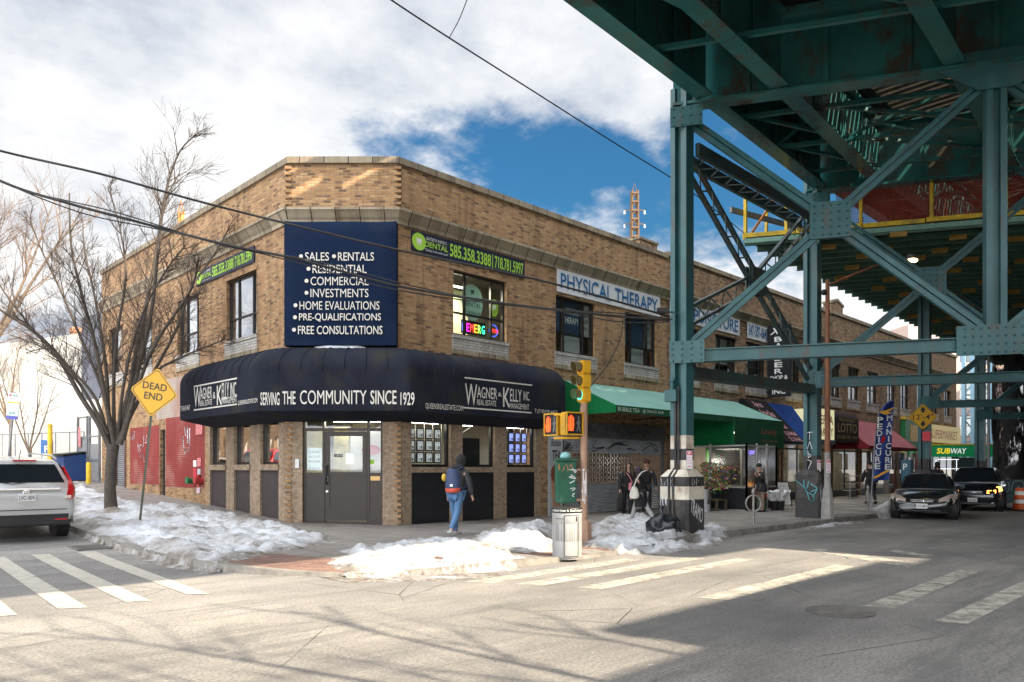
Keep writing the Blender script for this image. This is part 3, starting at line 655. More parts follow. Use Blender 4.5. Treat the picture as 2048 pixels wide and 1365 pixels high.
def bent(i, detail=True):
    b = BENT[i]; top = 10.4; c = column(b, top, i)
    P = lambda s, z, o=0: V((b.x, b.y, z))+TV*s+TN*o
    W = 12.7; h = W/2
    mb = MB(); ibeam(mb, P(-.2, 9.95), P(W+.2, 9.95), 1.85, .42, .04, .06, 1.6); part(mb, 'cross_girder', M_GD, bevel=0)
    rv = MB(); rivets(rv, P(0, 9.95, .215), TV, Z3, [(.1+.16*k, -.0) for k in range(1)], .01)
    col2 = MB(); e = P(W, 0)
    col2.box(e.x-.16, e.x+.16, e.y-.21, e.y-.09, .1, top); col2.box(e.x-.16, e.x+.16, e.y+.09, e.y+.21, .1, top); col2.box(e.x-.03, e.x+.03, e.y-.09, e.y+.09, .1, top); part(col2, 'column', M_ST)
    for s0, s1 in ((.2, h-.18), (h+.18, W-.2)):
        mb = MB(); mb.beam(P(s0, 4.2), P(s1, 4.2), .14, .28, Z3); mb.beam(P(s0, 4.33, .0), P(s1, 4.33, 0), .3, .025, Z3); mb.beam(P(s0, 4.07, .0), P(s1, 4.07, 0), .3, .025, Z3); part(mb, 'strut', M_ST)
    mb = MB(); mb.beam(P(h-.13, 4.3), P(h-.13, 9.97), .12, .24, TN); mb.beam(P(h+.13, 4.3), P(h+.13, 9.97), .12, .24, TN); mb.beam(P(h, 4.3), P(h, 9.97), .16, .03, TN); part(mb, 'hanger_post', M_ST)
    for q0 in (0, h):
        m0, mz = q0+h/2, 7.05
        for (sa, za) in ((q0+.25, 9.55), (q0+h-.25, 9.6), (q0+.25, 4.5), (q0+h-.25, 4.5)):
            mb = MB(); u = 1 if sa > m0 else -1; v = 1 if za > mz else -1
            paired(mb, P(sa, za), P(m0+u*.2, mz+v*.2), .23, .11); part(mb, 'cross_brace', M_ST)
        plate(P(m0-.42, mz-.4, .07), TV, Z3, .84, .8, .03, nr=(5, 5))
        plate(P(m0-.40, mz-.38, -.1), TV, Z3, .8, .76, .03, nr=(2, 2))
    plate(P(-.25, 9.42, .24), TV, Z3, .72, .46, .025, nr=(4, 3)); plate(P(-.27, 4.02, .24), TV, Z3, .78, .5, .025, nr=(4, 4))
    plate(P(h-.75, 3.95, .14), TV, Z3, 1.5, .62, .03, nr=(9, 4))
    mb = MB(); o = P(h, 0, .13); mb.prism([o+TV*a+Z3*z for a, z in ((-1.1, 9.98), (-.35, 9.45), (.35, 9.45), (1.1, 9.98), (.9, 10.25), (-.9, 10.25))], TN*.03); part(mb, 'gusset_plate', M_ST)
    return c
cols = [bent(i) for i in range(6)]
# lattice bracing of the tower between the second and third bents
a, b = BENT[1], BENT[2]; U = (b-a).normalized(); FN = V((0, -1, 0))
mb = MB(); lattice(mb, a+U*.25+Z3*9.0, b-U*.25+Z3*9.05, .5, -Z3, .1, .05, .36, .3); part(mb, 'lattice_strut', [M_LAT, M_LACE])
for z0, z1 in ((8.8, 4.45), (5.15, 9.15)):
    mid = a.lerp(b, .5)+Z3*6.6
    for p, q in ((a+U*.25+Z3*z0, mid+(a-mid+Z3*z0).normalized()*.35), (mid+(b-mid+Z3*z1).normalized()*.35, b-U*.25+Z3*z1)):
        mb = MB(); lattice(mb, p, q, .4, FN, .07, .04, .36, .12); part(mb, 'lattice_brace', [M_LAT, M_LACE])
mid = a.lerp(b, .5); plate(mid-U*.4+Z3*6.25+FN*.07, U, Z3, .8, .7, .03, nr=(2, 2), m=M_LAT); plate(mid-U*.4+Z3*6.25-FN*.1, U, Z3, .8, .7, .03, nr=(2, 2), m=M_LAT)
mb = MB(); mb.beam(a+U*.2+Z3*3.85, b-U*.2+Z3*4.0, .34, .26, Z3)
for k in range(9): 
    c = a.lerp(b, (k+1)/10)+Z3*3.92; mb.cbox(c+Z3*.17, .06, .05, .06)
part(mb, 'strut', M_LAT)
# longitudinal girders, span by span
spans = []
def ends(y0s, i, j):
    out = []
    for y in y0s:
        pi = BENT[i]+TV*((BENT[i].y-y)/.874); k = (BENT[i].y-y); pj = BENT[j]+TV*(k/.874)
        out.append((pi, pj, y))
    return out
OFF = [.55, 1.95, 4.95, 7.9, 9.4, 10.9]
gir = {}
for i in range(5):
    for k in OFF:
        p = BENT[i]+TV*(k/.874); q = BENT[i+1]+TV*((k-(.3 if i == 1 else 0))/.874); d = (q-p).normalized(); p = p+d*.24; q = q-d*.24
        mb = MB(); ibeam(mb, p+Z3*10.03, q+Z3*10.03, 1.62, .38, .03, .05, 1.4); part(mb, 'girder', M_GD); gir[i, k] = (p, q)
# sway frames between the girders
for i in (0, 1, 2, 3):
    for ka, kb in ((.55, 1.95), (1.95, 4.95), (4.95, 7.9)):
        n = 5 if i == 0 else 3; (p, q), (r, s) = gir[i, ka], gir[i, kb]
        mb = MB()
        for t in range(n):
            f = (t+.6)/n; A = p.lerp(q, f); B_ = r.lerp(s, f)
            mb.beam(A+Z3*10.22, B_+Z3*10.22, .1, .1); mb.beam(A+Z3*10.25, B_+Z3*11.5, .07, .07) if t % 2 else mb.beam(A+Z3*11.5, B_+Z3*10.25, .07, .07)
            mb.beam(A+Z3*11.55, B_+Z3*11.55, .1, .1)
            if t: 
                f0 = (t-.4)/n; mb.beam(p.lerp(q, f0)+Z3*10.3, B_+Z3*10.3, .08, .08)
        part(mb, 'sway_brace', M_GD)
M_TIE = mat('timber_tie', (.1, .075, .05), .85, 0, .3, 4); M_DECK = mat('dark_deck_plate', (.03, .03, .028), .8, .2)
mb = MB(); 
mb.box(-40, 8.0, -18.2, -6.35, 11.9, 12.05); mb.box(8.0, 70, -18.0, -13.6, 11.9, 12.05); mb.box(8.0, 70, -8.2, -6.0, 11.9, 12.05); mb.box(21.5, 70, -13.6, -8.2, 11.9, 12.05); part(mb, 'deck', M_DECK)
tm = None
for k in range(45):
    x = 8.15+k*.3
    if tm is None: mb = MB(); mb.box(x-.09, x+.09, -13.6, -8.2, 11.75, 11.93); tm = part(mb, 'track_tie', M_TIE)
    else: o = tm.copy(); COL.objects.link(o); o.location.x += k*.3
# unseen deck boxes added right of the tracks, slotted to shape the sunlit road band
mb = MB(); [mb.box(x0, 70, a, b, 10.45, 11.7) for x0, a, b in ((3.9, -18.6, -18.0), (3.9, -19.6, -18.75), (4.2, -22.3, -19.95), (7.2, -25.6, -22.35))]; part(mb, 'shade_deck', M_DECK)
# mostly unseen screen added to shade the facades, slotted for streaks on the corner
M_SCR = mat('shade_screen_paint', (.06, .1, .09), .6)
mb = MB()
mb.box(-40, 70, -6.42, -6.34, 12.05, 14.28); mb.box(-40, 70, -6.42, -6.34, 15.0, 15.4)
for q in ((-40, .3, 14.28, 15), (.3, .75, 14.28, 14.74), (.75, 1.0, 14.28, 15), (1.0, 1.75, 14.46, 15), (1.75, 70, 14.28, 15)): mb.box(q[0], q[1], -6.42, -6.34, q[2], q[3])
part(mb, 'shade_screen', M_SCR)
# conduits and boxes on the nearest column
x, y = BENT[1].x, BENT[1].y
for dy in (-.03, .05):
    mb = MB(); mb.tube([(x-.2, y+dy, .3), (x-.2, y+dy, 3.3)] if dy > 0 else [(x-.2, y+dy, .3), (x-.2, y+dy, 3.5)], .028, 8); part(mb, 'conduit', M_BAND_B, cols[1], smooth=60)
for dy in (-.45, -.36):
    mb = MB(); mb.tube([(x-.41, y+.02+dy*0+(-.04 if dy < -.4 else .07), .14), (x-.41, y+(-.04 if dy < -.4 else .07)+.02, 1.42), (x-.22, y+(-.04 if dy < -.4 else .07), 1.6)], .025, 8); part(mb, 'conduit', M_BAND_B, cols[1], smooth=60)
mb = MB(); mb.box(x-.3, x-.17, y-.02, y+.28, 3.15, 3.42); mb.lathe([(.05, 3.42), (.05, 3.6), (.07, 3.62), (.06, 3.68), (.02, 3.7)], 10, (x-.23, y+.12, 0)); part(mb, 'junction_box', M_ST, cols[1])
# graffiti on the pedestals
M_GRW = mat('white_graffiti_paint', (.75, .76, .78), .6, var=0); M_GRC = mat('cyan_graffiti_paint', (.16, .55, .62), .6, var=0)
mb = MB()
text(mb, 'TRAMO', (x-.28, y-.392, .62), (.86, 0, -.5), (.1, 0, 1), .58, .34, .03, .2)
for s, (ox, oz, w, h) in enumerate(((.34, 1.2, .3, .2), (.36, .7, .25, .3))): scribble(mb, (x-.392, y+ox-.04, oz), (0, -1, 0), Z3, wiggle(s+3, 8), w, h, .018)
scribble(mb, (x-.2, y-.392, 1.2), X3, Z3, wiggle(8, 8), .35, .19, .016); scribble(mb, (x-.155, y+.1, 2.1), (0, -1, 0), Z3, wiggle(5, 6), .1, .25, .018)
part(mb, 'graffiti', M_GRW, cols[1])
x, y = BENT[2].x, BENT[2].y
mb = MB()
sts = [[(0, .9), (.25, .75), (.5, .5), (.62, .18), (.8, .12), (.85, .3), (.6, .45)], [(.35, .95), (.38, .72), (.5, .6)], [(.6, .9), (.5, .6), (.42, .5)], [(.7, .8), (1, .62), (.72, .5)], [(.98, .55), (.8, .3)]]
scribble(mb, (x-.392, y+.31, .55), (0, -1, 0), Z3, [curve_pts(s) for s in sts], .62, .75, .03); part(mb, 'graffiti', M_GRC, cols[2])
mb = MB(); scribble(mb, (x-.3, y-.392, .5), X3, Z3, wiggle(12, 9), .5, .75, .022, shear=-.2); scribble(mb, (x-.165, y+.08, 1.6), (0, -1, 0), Z3, [[(0, 1), (1, 1)], [(.5, 1), (.4, .8)], [(0, .55), (.5, .75), (1, .55)], [(.1, .5), (.2, .3), (.8, .35), (.3, .42)], [(0, .25), (.9, .2), (.2, .0)]], .14, 1.1, .016); part(mb, 'graffiti', M_GRW, cols[2])

# ================================================================== hanging work platform under the deck
M_YEL = mat('yellow_safety_paint', (.62, .42, .02), .6, 0, .15, 5, dirt=(.2, .14, .05)); M_JO = mat('green_joist_paint', (.06, .14, .1), .55, .1, .25, 3); M_PLY = mat('dark_plywood', (.05, .042, .034), .85, 0, .35, 3)
wp = thing('work_platform', 'hanging scaffold platform with green joists and yellow edge board under the railway', 'scaffold', (10.16, -4.2, 8.6))
P0 = V((10.16, -4.2, 0)); LE = V((.9986, .036, 0))
far = 38
mb = MB(); q = [P0, P0+LE*far, P0+LE*far+TV*17, P0+TV*17]
rr = random.Random(4)
n = 42
for i in range(n):            # planks laid along the street
    a, b = i/n, (i+.93)/n
    mb.prism([P0+TV*17*a+Z3*8.72, P0+TV*17*b+Z3*8.72, P0+TV*17*b+LE*far+Z3*8.72, P0+TV*17*a+LE*far+Z3*8.72], Z3*.05)
mb.prism([p+Z3*8.78 for p in q], Z3*.02); mb.build('deck_boards', M_PLY, wp)
jo = None
for i in range(48):
    k = i*.78+.1
    if jo is None:
        mb = MB(); mb.beam(P0+Z3*8.62, P0+TV*17+Z3*8.62, .1, .16); jo = mb.build('joist', M_JO, wp)
        mb = MB(); mb.beam(P0+LE*0+TV*3+Z3*8.52, P0+TV*3.45+Z3*8.52, .12, .14); cb_ = mb.build('clamp_block', mat('dull_yellow_block', (.36, .22, .04), .6, 0, .3, 2), jo)
        o = jo
    else: o = jo.copy(); COL.objects.link(o); o.location = jo.location+LE*k
    for j in range(4 if i < 28 else 1):
        if i == 0 and j == 0: continue
        c = cb_.copy(); COL.objects.link(c); c.parent = o; c.location = TV*((j*3.6+i*1.37) % 13-2.5)
mb = MB()
for i in range(5): 
    for a in (0, 1): mb.beam(P0+TV*(i*3.4+a*1.7)-LE*.12+Z3*(8.83+.02*a), P0+TV*(i*3.4+a*1.7+1.66)-LE*.12+Z3*(8.83+.02*a), .05, .13)
mb.build('edge_board', M_YEL, wp)
mb = MB(); mb.beam(P0-LE*.1+Z3*8.66, P0+TV*17-LE*.1+Z3*8.66, .06, .14); mb.build('edge_beam', mat('pale_green_beam', (.16, .3, .24), .5), wp)
mb = MB(); mb.beam(P0+V((0, .05, 8.83)), P0+LE*7+V((0, .05, 8.83)), .05, .16); mb.build('edge_board', M_YEL, wp)
for s, h in ((3.3, 1.25), (5.2, 1.35), (7.1, 1.55), (9.3, 1.5), (11.6, 1.5), (1.2, 1.2), (0, 1.5)):
    mb = MB(); mb.beam(P0+TV*s+LE*.05+Z3*8.75, P0+TV*s+LE*.05+Z3*(8.9+h), .09, .09); mb.build('post', M_YEL, wp)
for k, h in ((1.5, 1.4), (3.4, 1.1), (5.2, 1.2)):
    mb = MB(); mb.beam(P0+LE*k+Z3*8.75, P0+LE*(k+.1)+Z3*(8.9+h), .08, .08); mb.build('post', M_YEL, wp)
mb = MB(); mb.beam(P0+LE*.2+Z3*8.8, P0+LE*1.1+TV*.4+Z3*10.2, .06, .06); mb.build('brace', mat('orange_steel', (.45, .16, .03), .6), wp)
mb = MB(); mb.beam(P0+V((-.5, .2, 9.6)), P0+V((4.5, -.6, 9.75)), .09, .16); mb.build('rail', mat('grey_steel', (.2, .2, .2), .5, .3), wp)
def net_mat(name, col):
    t = NT(name); t.color(col); t.b.inputs['Roughness'].default_value = .9
    br = t.n('TexBrick'); t.k(t.tc.outputs['UV'], br.inputs['Vector']); br.inputs['Scale'].default_value = 1; br.inputs['Brick Width'].default_value = .05; br.inputs['Row Height'].default_value = .05; br.inputs['Mortar Size'].default_value = .0085; br.offset = 0
    tr = t.n('BsdfTransparent'); mx = t.n('MixShader'); t.k(br.outputs['Fac'], mx.inputs[0]); t.k(tr.outputs[0], mx.inputs[1]); t.k(t.b.outputs[0], mx.inputs[2]); t.k(mx.outputs[0], t.out.inputs['Surface']); return t.m
mb = MB(); rows = []
for i in range(41):
    s = 2.6+i*.33; top = 10.15+.12*math.sin(s*1.4)-.1*math.sin(s*3); rows.append([P0+TV*s+LE*(.1+.08*math.sin(s*2.3)*k/4)+Z3*(8.85+(top-8.85)*k/4) for k in range(5)])
for i in range(40):
    for k in range(4): mb.face([rows[i][k], rows[i+1][k], rows[i+1][k+1], rows[i][k+1]])
mb.build('safety_net', net_mat('orange_net', (.3, .05, .03)), wp, fix=False)
# ================================================================== rest of the row, opposite row, far end
M_BRICK2 = brick_mat('brown_brick', [(0, (.12, .06, .028)), (.3, (.21, .115, .052)), (.6, (.32, .18, .082)), (1, (.4, .25, .125))], (.2, .16, .12), stain=.65)
M_SHOPIN = mat('shop_interior', (.2, .17, .13), .8, var=.4, vs=1.2); M_YBLIND = mat('yellow_blind', (.5, .45, .25), .7)
def rowb(name, label, x0, x1, zt, ups, shops, pier=None, depth=14, brick=None):
    b = thing(name, label, 'building', (x0, 0, 0)); brick = brick or M_BRICK2
    mb = MB(); wall(mb, FR, x0+.003, x1, -.3, zt-.14, [(a, c, 5.28, 7.05) for a, c in ups]+[(a, c, -.25, h) for a, c, h in shops])
    for a, c in ups: lintel(mb, FR, a, c, 7.05)
    mb.face([(x1, .2, -.3), (x1, depth, -.3), (x1, depth, zt-.14), (x1, .2, zt-.14)]); mb.face([(x1, 0, 3.2), (x1, .2, 3.2), (x1, .2, zt-.14), (x1, 0, zt-.14)]); mb.face([(x0+.003, 0, zt-.14), (x0+.003, .35, zt-.14), (x0+.003, .35, 8), (x0+.003, 0, 8)])
    mb.face([(x0, depth, -.3), (x1, depth, -.3), (x1, depth, zt-.14), (x0, depth, zt-.14)])
    mb.build('wall', brick, b, fix=False)
    mb = MB(); sweep(mb, [(x0+.003, 0), (x1, 0)], CORNICE); mb.build('cornice', M_STONE, b)
    mb = MB(); sweep(mb, [(x0+.003, 0), (x1, 0)], coping(zt)); mb.build('coping', M_COPE, b)
    mb = MB(); mb.face([(x0, .3, 8.8), (x1, .3, 8.8), (x1, depth, 8.8), (x0, depth, 8.8)]); mb.build('roof', MATS['roof_felt'], b, fix=False)
    if pier:
        a, c, h = pier; mb = MB(); mb.prism([(a, -.06, zt-.1), (c, -.06, zt-.1), (c, -.06, h-.2), ((a+c)/2, -.06, h), (a, -.06, h-.2)], (0, .4, 0)); mb.build('pier', brick, b)
        mb = MB(); mb.prism([(a-.08, -.1, h-.22), ((a+c)/2, -.1, h), (c+.08, -.1, h-.22), (c+.08, -.1, h-.1), ((a+c)/2, -.1, h+.14), (a-.08, -.1, h-.1)], (0, .48, 0)); mb.build('pier_cap', M_COPE, b)
    mb = MB()
    for z0, z1, yb in ((.1, 3.4, 3.2), (4.4, 7.6, 2.2)):
        mb.face([(x0+.1, yb, z0), (x1-.1, yb, z0), (x1-.1, yb, z1), (x0+.1, yb, z1)])
        for z in (z0, z1): mb.face([(x0+.1, .25, z), (x1-.1, .25, z), (x1-.1, yb, z), (x0+.1, yb, z)])
        for x in (x0+.1, x1-.1): mb.face([(x, .25, z0), (x, yb, z0), (x, yb, z1), (x, .25, z1)])
    mb.build('interior_room', M_SHOPIN, b, fix=False)
    for i, (a, c) in enumerate(ups):
        w = window(b, FR, a, c, 5.28, 7.05, seed=50+i+int(x0), cols=(.3, .75) if x0 < 20 else (.5,), rows=(.42,)); sill(b, FR, a, c)
        if x0 > 20 or i % 2:
            mb = MB(); mb.box(a+.1, c-.1, .27, .29, 5.35+(.6 if i % 3 else 0), 6.98); mb.build('blind', M_YBLIND if x0 > 20 else M_BLIND, w)
    for i, (a, c, h) in enumerate(shops):
        if x0 < 20 and i == 0: continue
        mb = MB(); n = max(1, int((c-a)/1.4))
        for k in range(n+1): x = a+.03+(c-a-.06)*k/n; mb.box(x-.03, x+.03, .08, .15, .12, h)
        mb.box(a+.06, c-.06, .085, .145, h-.5, h-.42); mb.box(a+.06, c-.06, .085, .145, .12, .5); mb.box(a+.06, c-.06, .085, .145, h-.06, h)
        s = mb.build('shopfront', M_FRAME, b)
        mb = MB(); mb.face([(a, .11, .5), (c, .11, .5), (c, .11, h-.05), (a, .11, h-.05)]); mb.build('pane', M_GLASS, s, fix=False)
        mb = MB(); mb.box(a+.4, c-.4, 1.2, 1.3, 3.2, 3.26); mb.build('ceiling_lamp', M_TUBE, s)
    return b
r2 = rowb('brick_shop_row', 'brown brick two-storey shop row carrying the acupuncture and phone number banners', 12.2, 26.9, 9.66, [(12.9, 14.4), (15.65, 17.4), (18.18, 20.0), (21.9, 23.5), (24.8, 26.2)], [(12.5, 17.6, 3.2), (17.9, 21.4, 3.0), (21.7, 26.6, 3.0)])
r3 = rowb('brick_shop_row', 'far brown brick shop row with yellowish blinds and a small gabled pier', 26.9, 49, 9.7, [(27.0, 28.3), (29.25, 30.85), (31.93, 33.6), (35.1, 36.6), (37.35, 39.0), (40.4, 41.9), (43.4, 44.75), (46.1, 47.7)], [(27.3, 30.8, 3.0), (31.2, 36.8, 3.0), (37.2, 42, 3.0), (42.4, 48.6, 3.0)], (26.9, 28.4, 10.25))
ch = thing('brick_chimney', 'short brick chimney at the parapet of the corner building', 'chimney', (11.4, .6, 8.8)); mb = MB(); mb.box(11.0, 12.1, .36, 1.0, 8.8, 9.95); mb.build('stack', M_BRICK2, ch); mb = MB(); mb.box(10.96, 12.14, .32, 1.04, 9.95, 10.03); mb.build('cap', M_COPE, ch)
# the row across the street, behind the photographer: it shades the near road
def oprow(x0, x1, h, lab):
    b = thing('brick_shop_row', lab, 'building', ((x0+x1)/2, -24.2, 0)); mb = MB()
    M = fm((x1, -24.4, 0), (-1, 0, 0), (0, -1, 0)); W = x1-x0; ops = []
    k = .8
    while k+1.6 < W: ops += [(k, k+1.5, 5.2, 7)]; k += 2.7
    wall(mb, M, 0, W, -.2, h, ops+[(.5, W-.5, .0, 3)]); mb.box(x0, x1, -36, -24.7, 0, h-.02); mb.build('wall', M_BRICK2, b, fix=False)
    g = MB()
    for o in ops+[(.5, W-.5, 0, 3)]: g.face([M @ V(p) for p in ((o[0], .15, o[2]), (o[1], .15, o[2]), (o[1], .15, o[3]), (o[0], .15, o[3]))])
    g.build('pane', M_GLASSB, b, fix=False); mb = MB(); mb.box(x0-.05, x1+.05, -24.75, -24.33, h, h+.15); mb.build('coping', M_COPE, b)
oprow(-13.5, -1.9, 9.1, 'low brick shop row on the opposite pavement behind the camera'); oprow(-1.8, 6, 9.95, 'taller brick shop building on the opposite pavement beside the low row'); # houses along the far side of the side street, mirrored in the corner windows
def terrace(y0, y1, h, lab):
    b = thing('brick_terrace', lab, 'building', (-19.5, (y0+y1)/2, gh(0, y0))); mb = MB(); M = fm((-19.4, y0, 0), (0, 1, 0), (-1, 0, 0)); W = y1-y0; ops = [(u, u+1.1, z, z+1.7) for u in [1+2.4*i for i in range(int(W/2.4)-1)] for z in (2.3, 5.3)]
    wall(mb, M, 0, W, 0, h, ops); mb.box(-28, -19.65, y0, y1, 0, h-.02); mb.build('wall', M_BRICK2, b, fix=False); g = MB(); [g.face([M @ V(p) for p in ((o[0], .15, o[2]), (o[1], .15, o[2]), (o[1], .15, o[3]), (o[0], .15, o[3]))]) for o in ops]; g.build('window', M_GLASSB, b, fix=False)
terrace(24, 46, 7.6, 'brick terrace along the far side of the side street'); terrace(46.2, 70, 8.4, 'taller brick terrace further up the far side of the side street')
oprow(6.1, 34, 9.6, 'long brick shop row facing the viaduct from the opposite pavement'); oprow(34.2, 75, 10.2, 'far brick shop row on the opposite pavement')
# far end of the street
fb = thing('apartment_block', 'pale pinkish building closing the view beyond the shop row', 'building', (62, 3, 0))
mb = MB(); M = fm((58, 6, 0), (.75, -.66, 0), (.66, .75, 0)); ops = [(u, u+1.3, z, z+1.8) for u in (.6, 2.6, 4.6, 6.6) for z in (1.2, 4.4, 7.6, 10.8)]
wall(mb, M, 0, 9, -.2, 14, ops, .25); mb.face([M @ V(p) for p in ((0, 0, -.2), (0, 9, -.2), (0, 9, 14), (0, 0, 14))]); mb.face([M @ V(p) for p in ((0, 0, 14), (9, 0, 14), (9, 9, 14), (0, 9, 14))]); mb.build('wall', mat('pink_stucco', (.5, .38, .32), .8, 0, .1), fb, fix=False)
for u, u1, z, z1 in ops: window(fb, M, u, u1, z, z1, cols=(.5,), rows=(.5,), seed=int(u*7+z))
bt = thing('lattice_tower', 'pale blue steel lattice tower beside the far brick row', 'tower', at(1955, 1000, 60).xy.to_3d()); c = at(1955, 938, 60)
for s in (-1, 1):
    for q in (-1, 1):
        mb = MB(); p = c+RGT*.75*s+FWD*.6*q; mb.beam((p.x, p.y, 0), (p.x, p.y, 11.5), .26, .26); mb.build('leg', mat('pale_blue_steel', (.22, .38, .47), .5, .1), bt)
mb = MB()
for q in (-1, 1):
    for k in range(6):
        z = k*1.9; a, b = c+RGT*.75+FWD*.6*q, c-RGT*.75+FWD*.6*q
        mb.beam((a.x, a.y, z), (b.x, b.y, z+1.9), .08, .08); mb.beam((b.x, b.y, z+.02), (a.x, a.y, z+1.92), .08, .08); mb.beam((a.x, a.y, z), (b.x, b.y, z), .1, .12)
mb.build('lacing', MATS['pale_blue_steel'], bt)
def black_net():
    t = NT('black_netting'); t.color(t.ramp(t.noise(2, 5, .6), [(.3, (.008, .008, .009)), (.7, (.035, .034, .033))])); t.b.inputs['Roughness'].default_value = .9
    tr = t.n('BsdfTransparent'); mx = t.n('MixShader'); t.k(t.rng(t.noise(1.6, 8, .75, sc=(1, 1, .35)), .5, .56, 1, .25), mx.inputs[0]); t.k(tr.outputs[0], mx.inputs[1]); t.k(t.b.outputs[0], mx.inputs[2]); t.k(mx.outputs[0], t.out.inputs['Surface']); return t.m
dn = thing('netted_scaffold', 'scaffold tower draped in black netting past the street columns', 'scaffold', G(2018, 1000).xy.to_3d()); c = at(2018, 938, 42)
mb = MB(); rows = []
for k in range(15):
    z = k*.75; rows.append([c+RGT*(.78*math.cos(t)*(1+.06*math.sin(3*t+k)))+FWD*(.9*math.sin(t)*(1+.08*math.sin(2*t+k*1.7)))+V((0, 0, z-1.6)) for t in [i*math.pi/9 for i in range(18)]])
mb.loft(rows, caps=False); mb.build('netting', black_net(), dn, smooth=40)
for s in (-1, 1): mb = MB(); p = c+RGT*1.15*s; mb.beam((p.x, p.y, 0), (p.x, p.y, 11), .12, .12); mb.build('pole', MATS['grey_steel'], dn)
# ================================================================== awnings, banners and signs
def fabric(name, c, var=.18, rough=.75, dirt=None):
    return mat(name, c, .9, 0, var, 1.3, .15, 5, dirt=dirt, ds=1.1, spec=.15)
M_NAVY = fabric('navy_canvas', (.014, .0165, .027), .3, dirt=(.032, .031, .022)); M_NAVYB = fabric('navy_banner_canvas', (.005, .014, .042), dirt=(.009, .018, .036))
M_CREAM = mat('cream_lettering', (.62, .59, .53), .6, var=.08); M_BLACKF = fabric('black_canvas', (.013, .012, .013))
M_SNOW = None
def snow_mat():
    t = NT('snow'); n = t.noise(1.1, 8, .7)
    c = t.ramp(n, [(.42, (.66, .68, .72)), (.56, (.58, .58, .59)), (.66, (.26, .22, .18))])
    sp = t.n('Attribute'); sp.attribute_name = 'dirt'
    c = t.mix(t.mth('MULTIPLY', sp.outputs['Fac'], t.rng(t.noise(2.6, 8, .75), .25, .55)), c, t.ramp(t.noise(7, 6, .7), [(.35, (.1, .08, .065)), (.65, (.3, .26, .21))]))
    t.color(c); b = t.b; b.inputs['Roughness'].default_value = .75; b.inputs['Subsurface Weight'].default_value = .0
    t.bump(t.mth('ADD', t.noise(9, 6, .65), t.mth('MULTIPLY', t.noise(30, 4, .7), .7)), .8, .06); MATS['snow'] = t.m; return t.m
M_SNOW = snow_mat()
PA = [(-1.97, 6.25), (-1.97, 1.95), (0, 0), (5.25, 0)]
aw = thing('shop_awning', 'dark navy rounded canvas awning wrapping the corner with cream lettering', 'awning', (-1, 1, 3.0))
prof = [(.02, 4.66)]+[(.02+1.08*math.sin(R(a)), 3.98+.68*math.cos(R(a))) for a in range(10, 91, 10)]+[(1.1, 3.5), (1.1, 3.0), (.9, 2.95), (.04, 2.8)]
mb = MB(); offs = [offset_path(PA, o) for o, z in prof]; rings = []
for i in range(len(PA)): rings.append([offs[k][i]+V((0, 0, prof[k][1])) for k in range(len(prof))])
for i in range(3):
    n = max(2, int((rings[i+1][5]-rings[i][5]).length/.22)*2)
    seg = []
    for j in range(n+1):
        t = j/n; bulge = (0 if j % 2 == 0 else .018)
        r = []
        for k in range(len(prof)):
            p = rings[i][k].lerp(rings[i+1][k], t)
            if 1 <= k <= 8: p = p+V((0, 0, 1))*bulge*.8
            r.append(p)
        seg.append(r)
    mb.loft(seg, closed=False)
for r in (rings[0], rings[-1]): mb.face(r)
mb.build('canvas', M_NAVY, aw, smooth=50, fix=True)
mb = MB()
for i in range(3):
    n = max(2, int((rings[i+1][5]-rings[i][5]).length/.44))
    for j in range(1, n): mb.tube([rings[i][k].lerp(rings[i+1][k], j/n)+V((0, 0, .004)) for k in range(0, 10)], .022, 5)
mb.build('ribs', M_NAVY, aw, smooth=60)
mb = MB()
def on(fn, x0, y0, x1, y1, body, o, **k):   # words between two picture points on a facade-parallel plane
    a = fn(x0, y0, o); b = fn(x1, y0, o); c = fn(x0, y1, o); r = b-a; r.z = 0
    text(k.pop('mb', mb), body, a, r, Z3, r.length, c.z-a.z, **k)
def CX(px, py, o=0): return at(px, py, 19.05-o)
O = 1.1
on(CX, 521, 811, 559, 785, 'SERVING', O, bold=.02); on(CX, 565, 809, 591, 783, 'THE', O, bold=.02); on(CX, 600, 809, 733, 781, 'COMMUNITY', O, bold=.02); on(CX, 741, 809, 793, 781, 'SINCE', O, bold=.02); on(CX, 801, 811, 829, 785, '1929', O, bold=.02)
def wk(fn, pts, sgn):
    for x0, y0, x1, y1, s, b in pts: on(fn, x0, y0, x1, y1, s, O, bold=b)
wk(RX, [(930, 810, 954, 767, 'W', .015), (954, 796, 994, 773, 'AGNER', .01), (996, 793, 1003, 785, '&', 0), (1006, 814, 1020, 775, 'K', .015), (1020, 803, 1043, 778, 'ELLY', .01), (1047, 801, 1059, 783, 'INC.', .01), (954, 810, 992, 799, 'REAL ESTATE', .01), (1019, 817, 1058, 806, 'MANAGEMENT', .01), (851, 819, 926, 806, 'QUEENSREALESTATE.COM', .008), (1069, 828, 1114, 818, 'T:(718)429-4457', .008)], 1)
wk(LX, [(388, 815, 402, 776, 'W', .015), (401, 800, 424, 777, 'AGNER', .01), (426, 798, 431, 785, '&', 0), (434, 811, 444, 772, 'K', .015), (444, 800, 458, 767, 'ELLY', .01), (461, 796, 474, 766, 'INC.', .01), (400, 813, 424, 802, 'REAL ESTATE', .01), (443, 809, 474, 797, 'MANAGEMENT', .01), (476, 812, 515, 802, 'QUEENSREALESTATE.COM', .008), (361, 823, 380, 813, 'T:718-429-4457', .008)], 1)
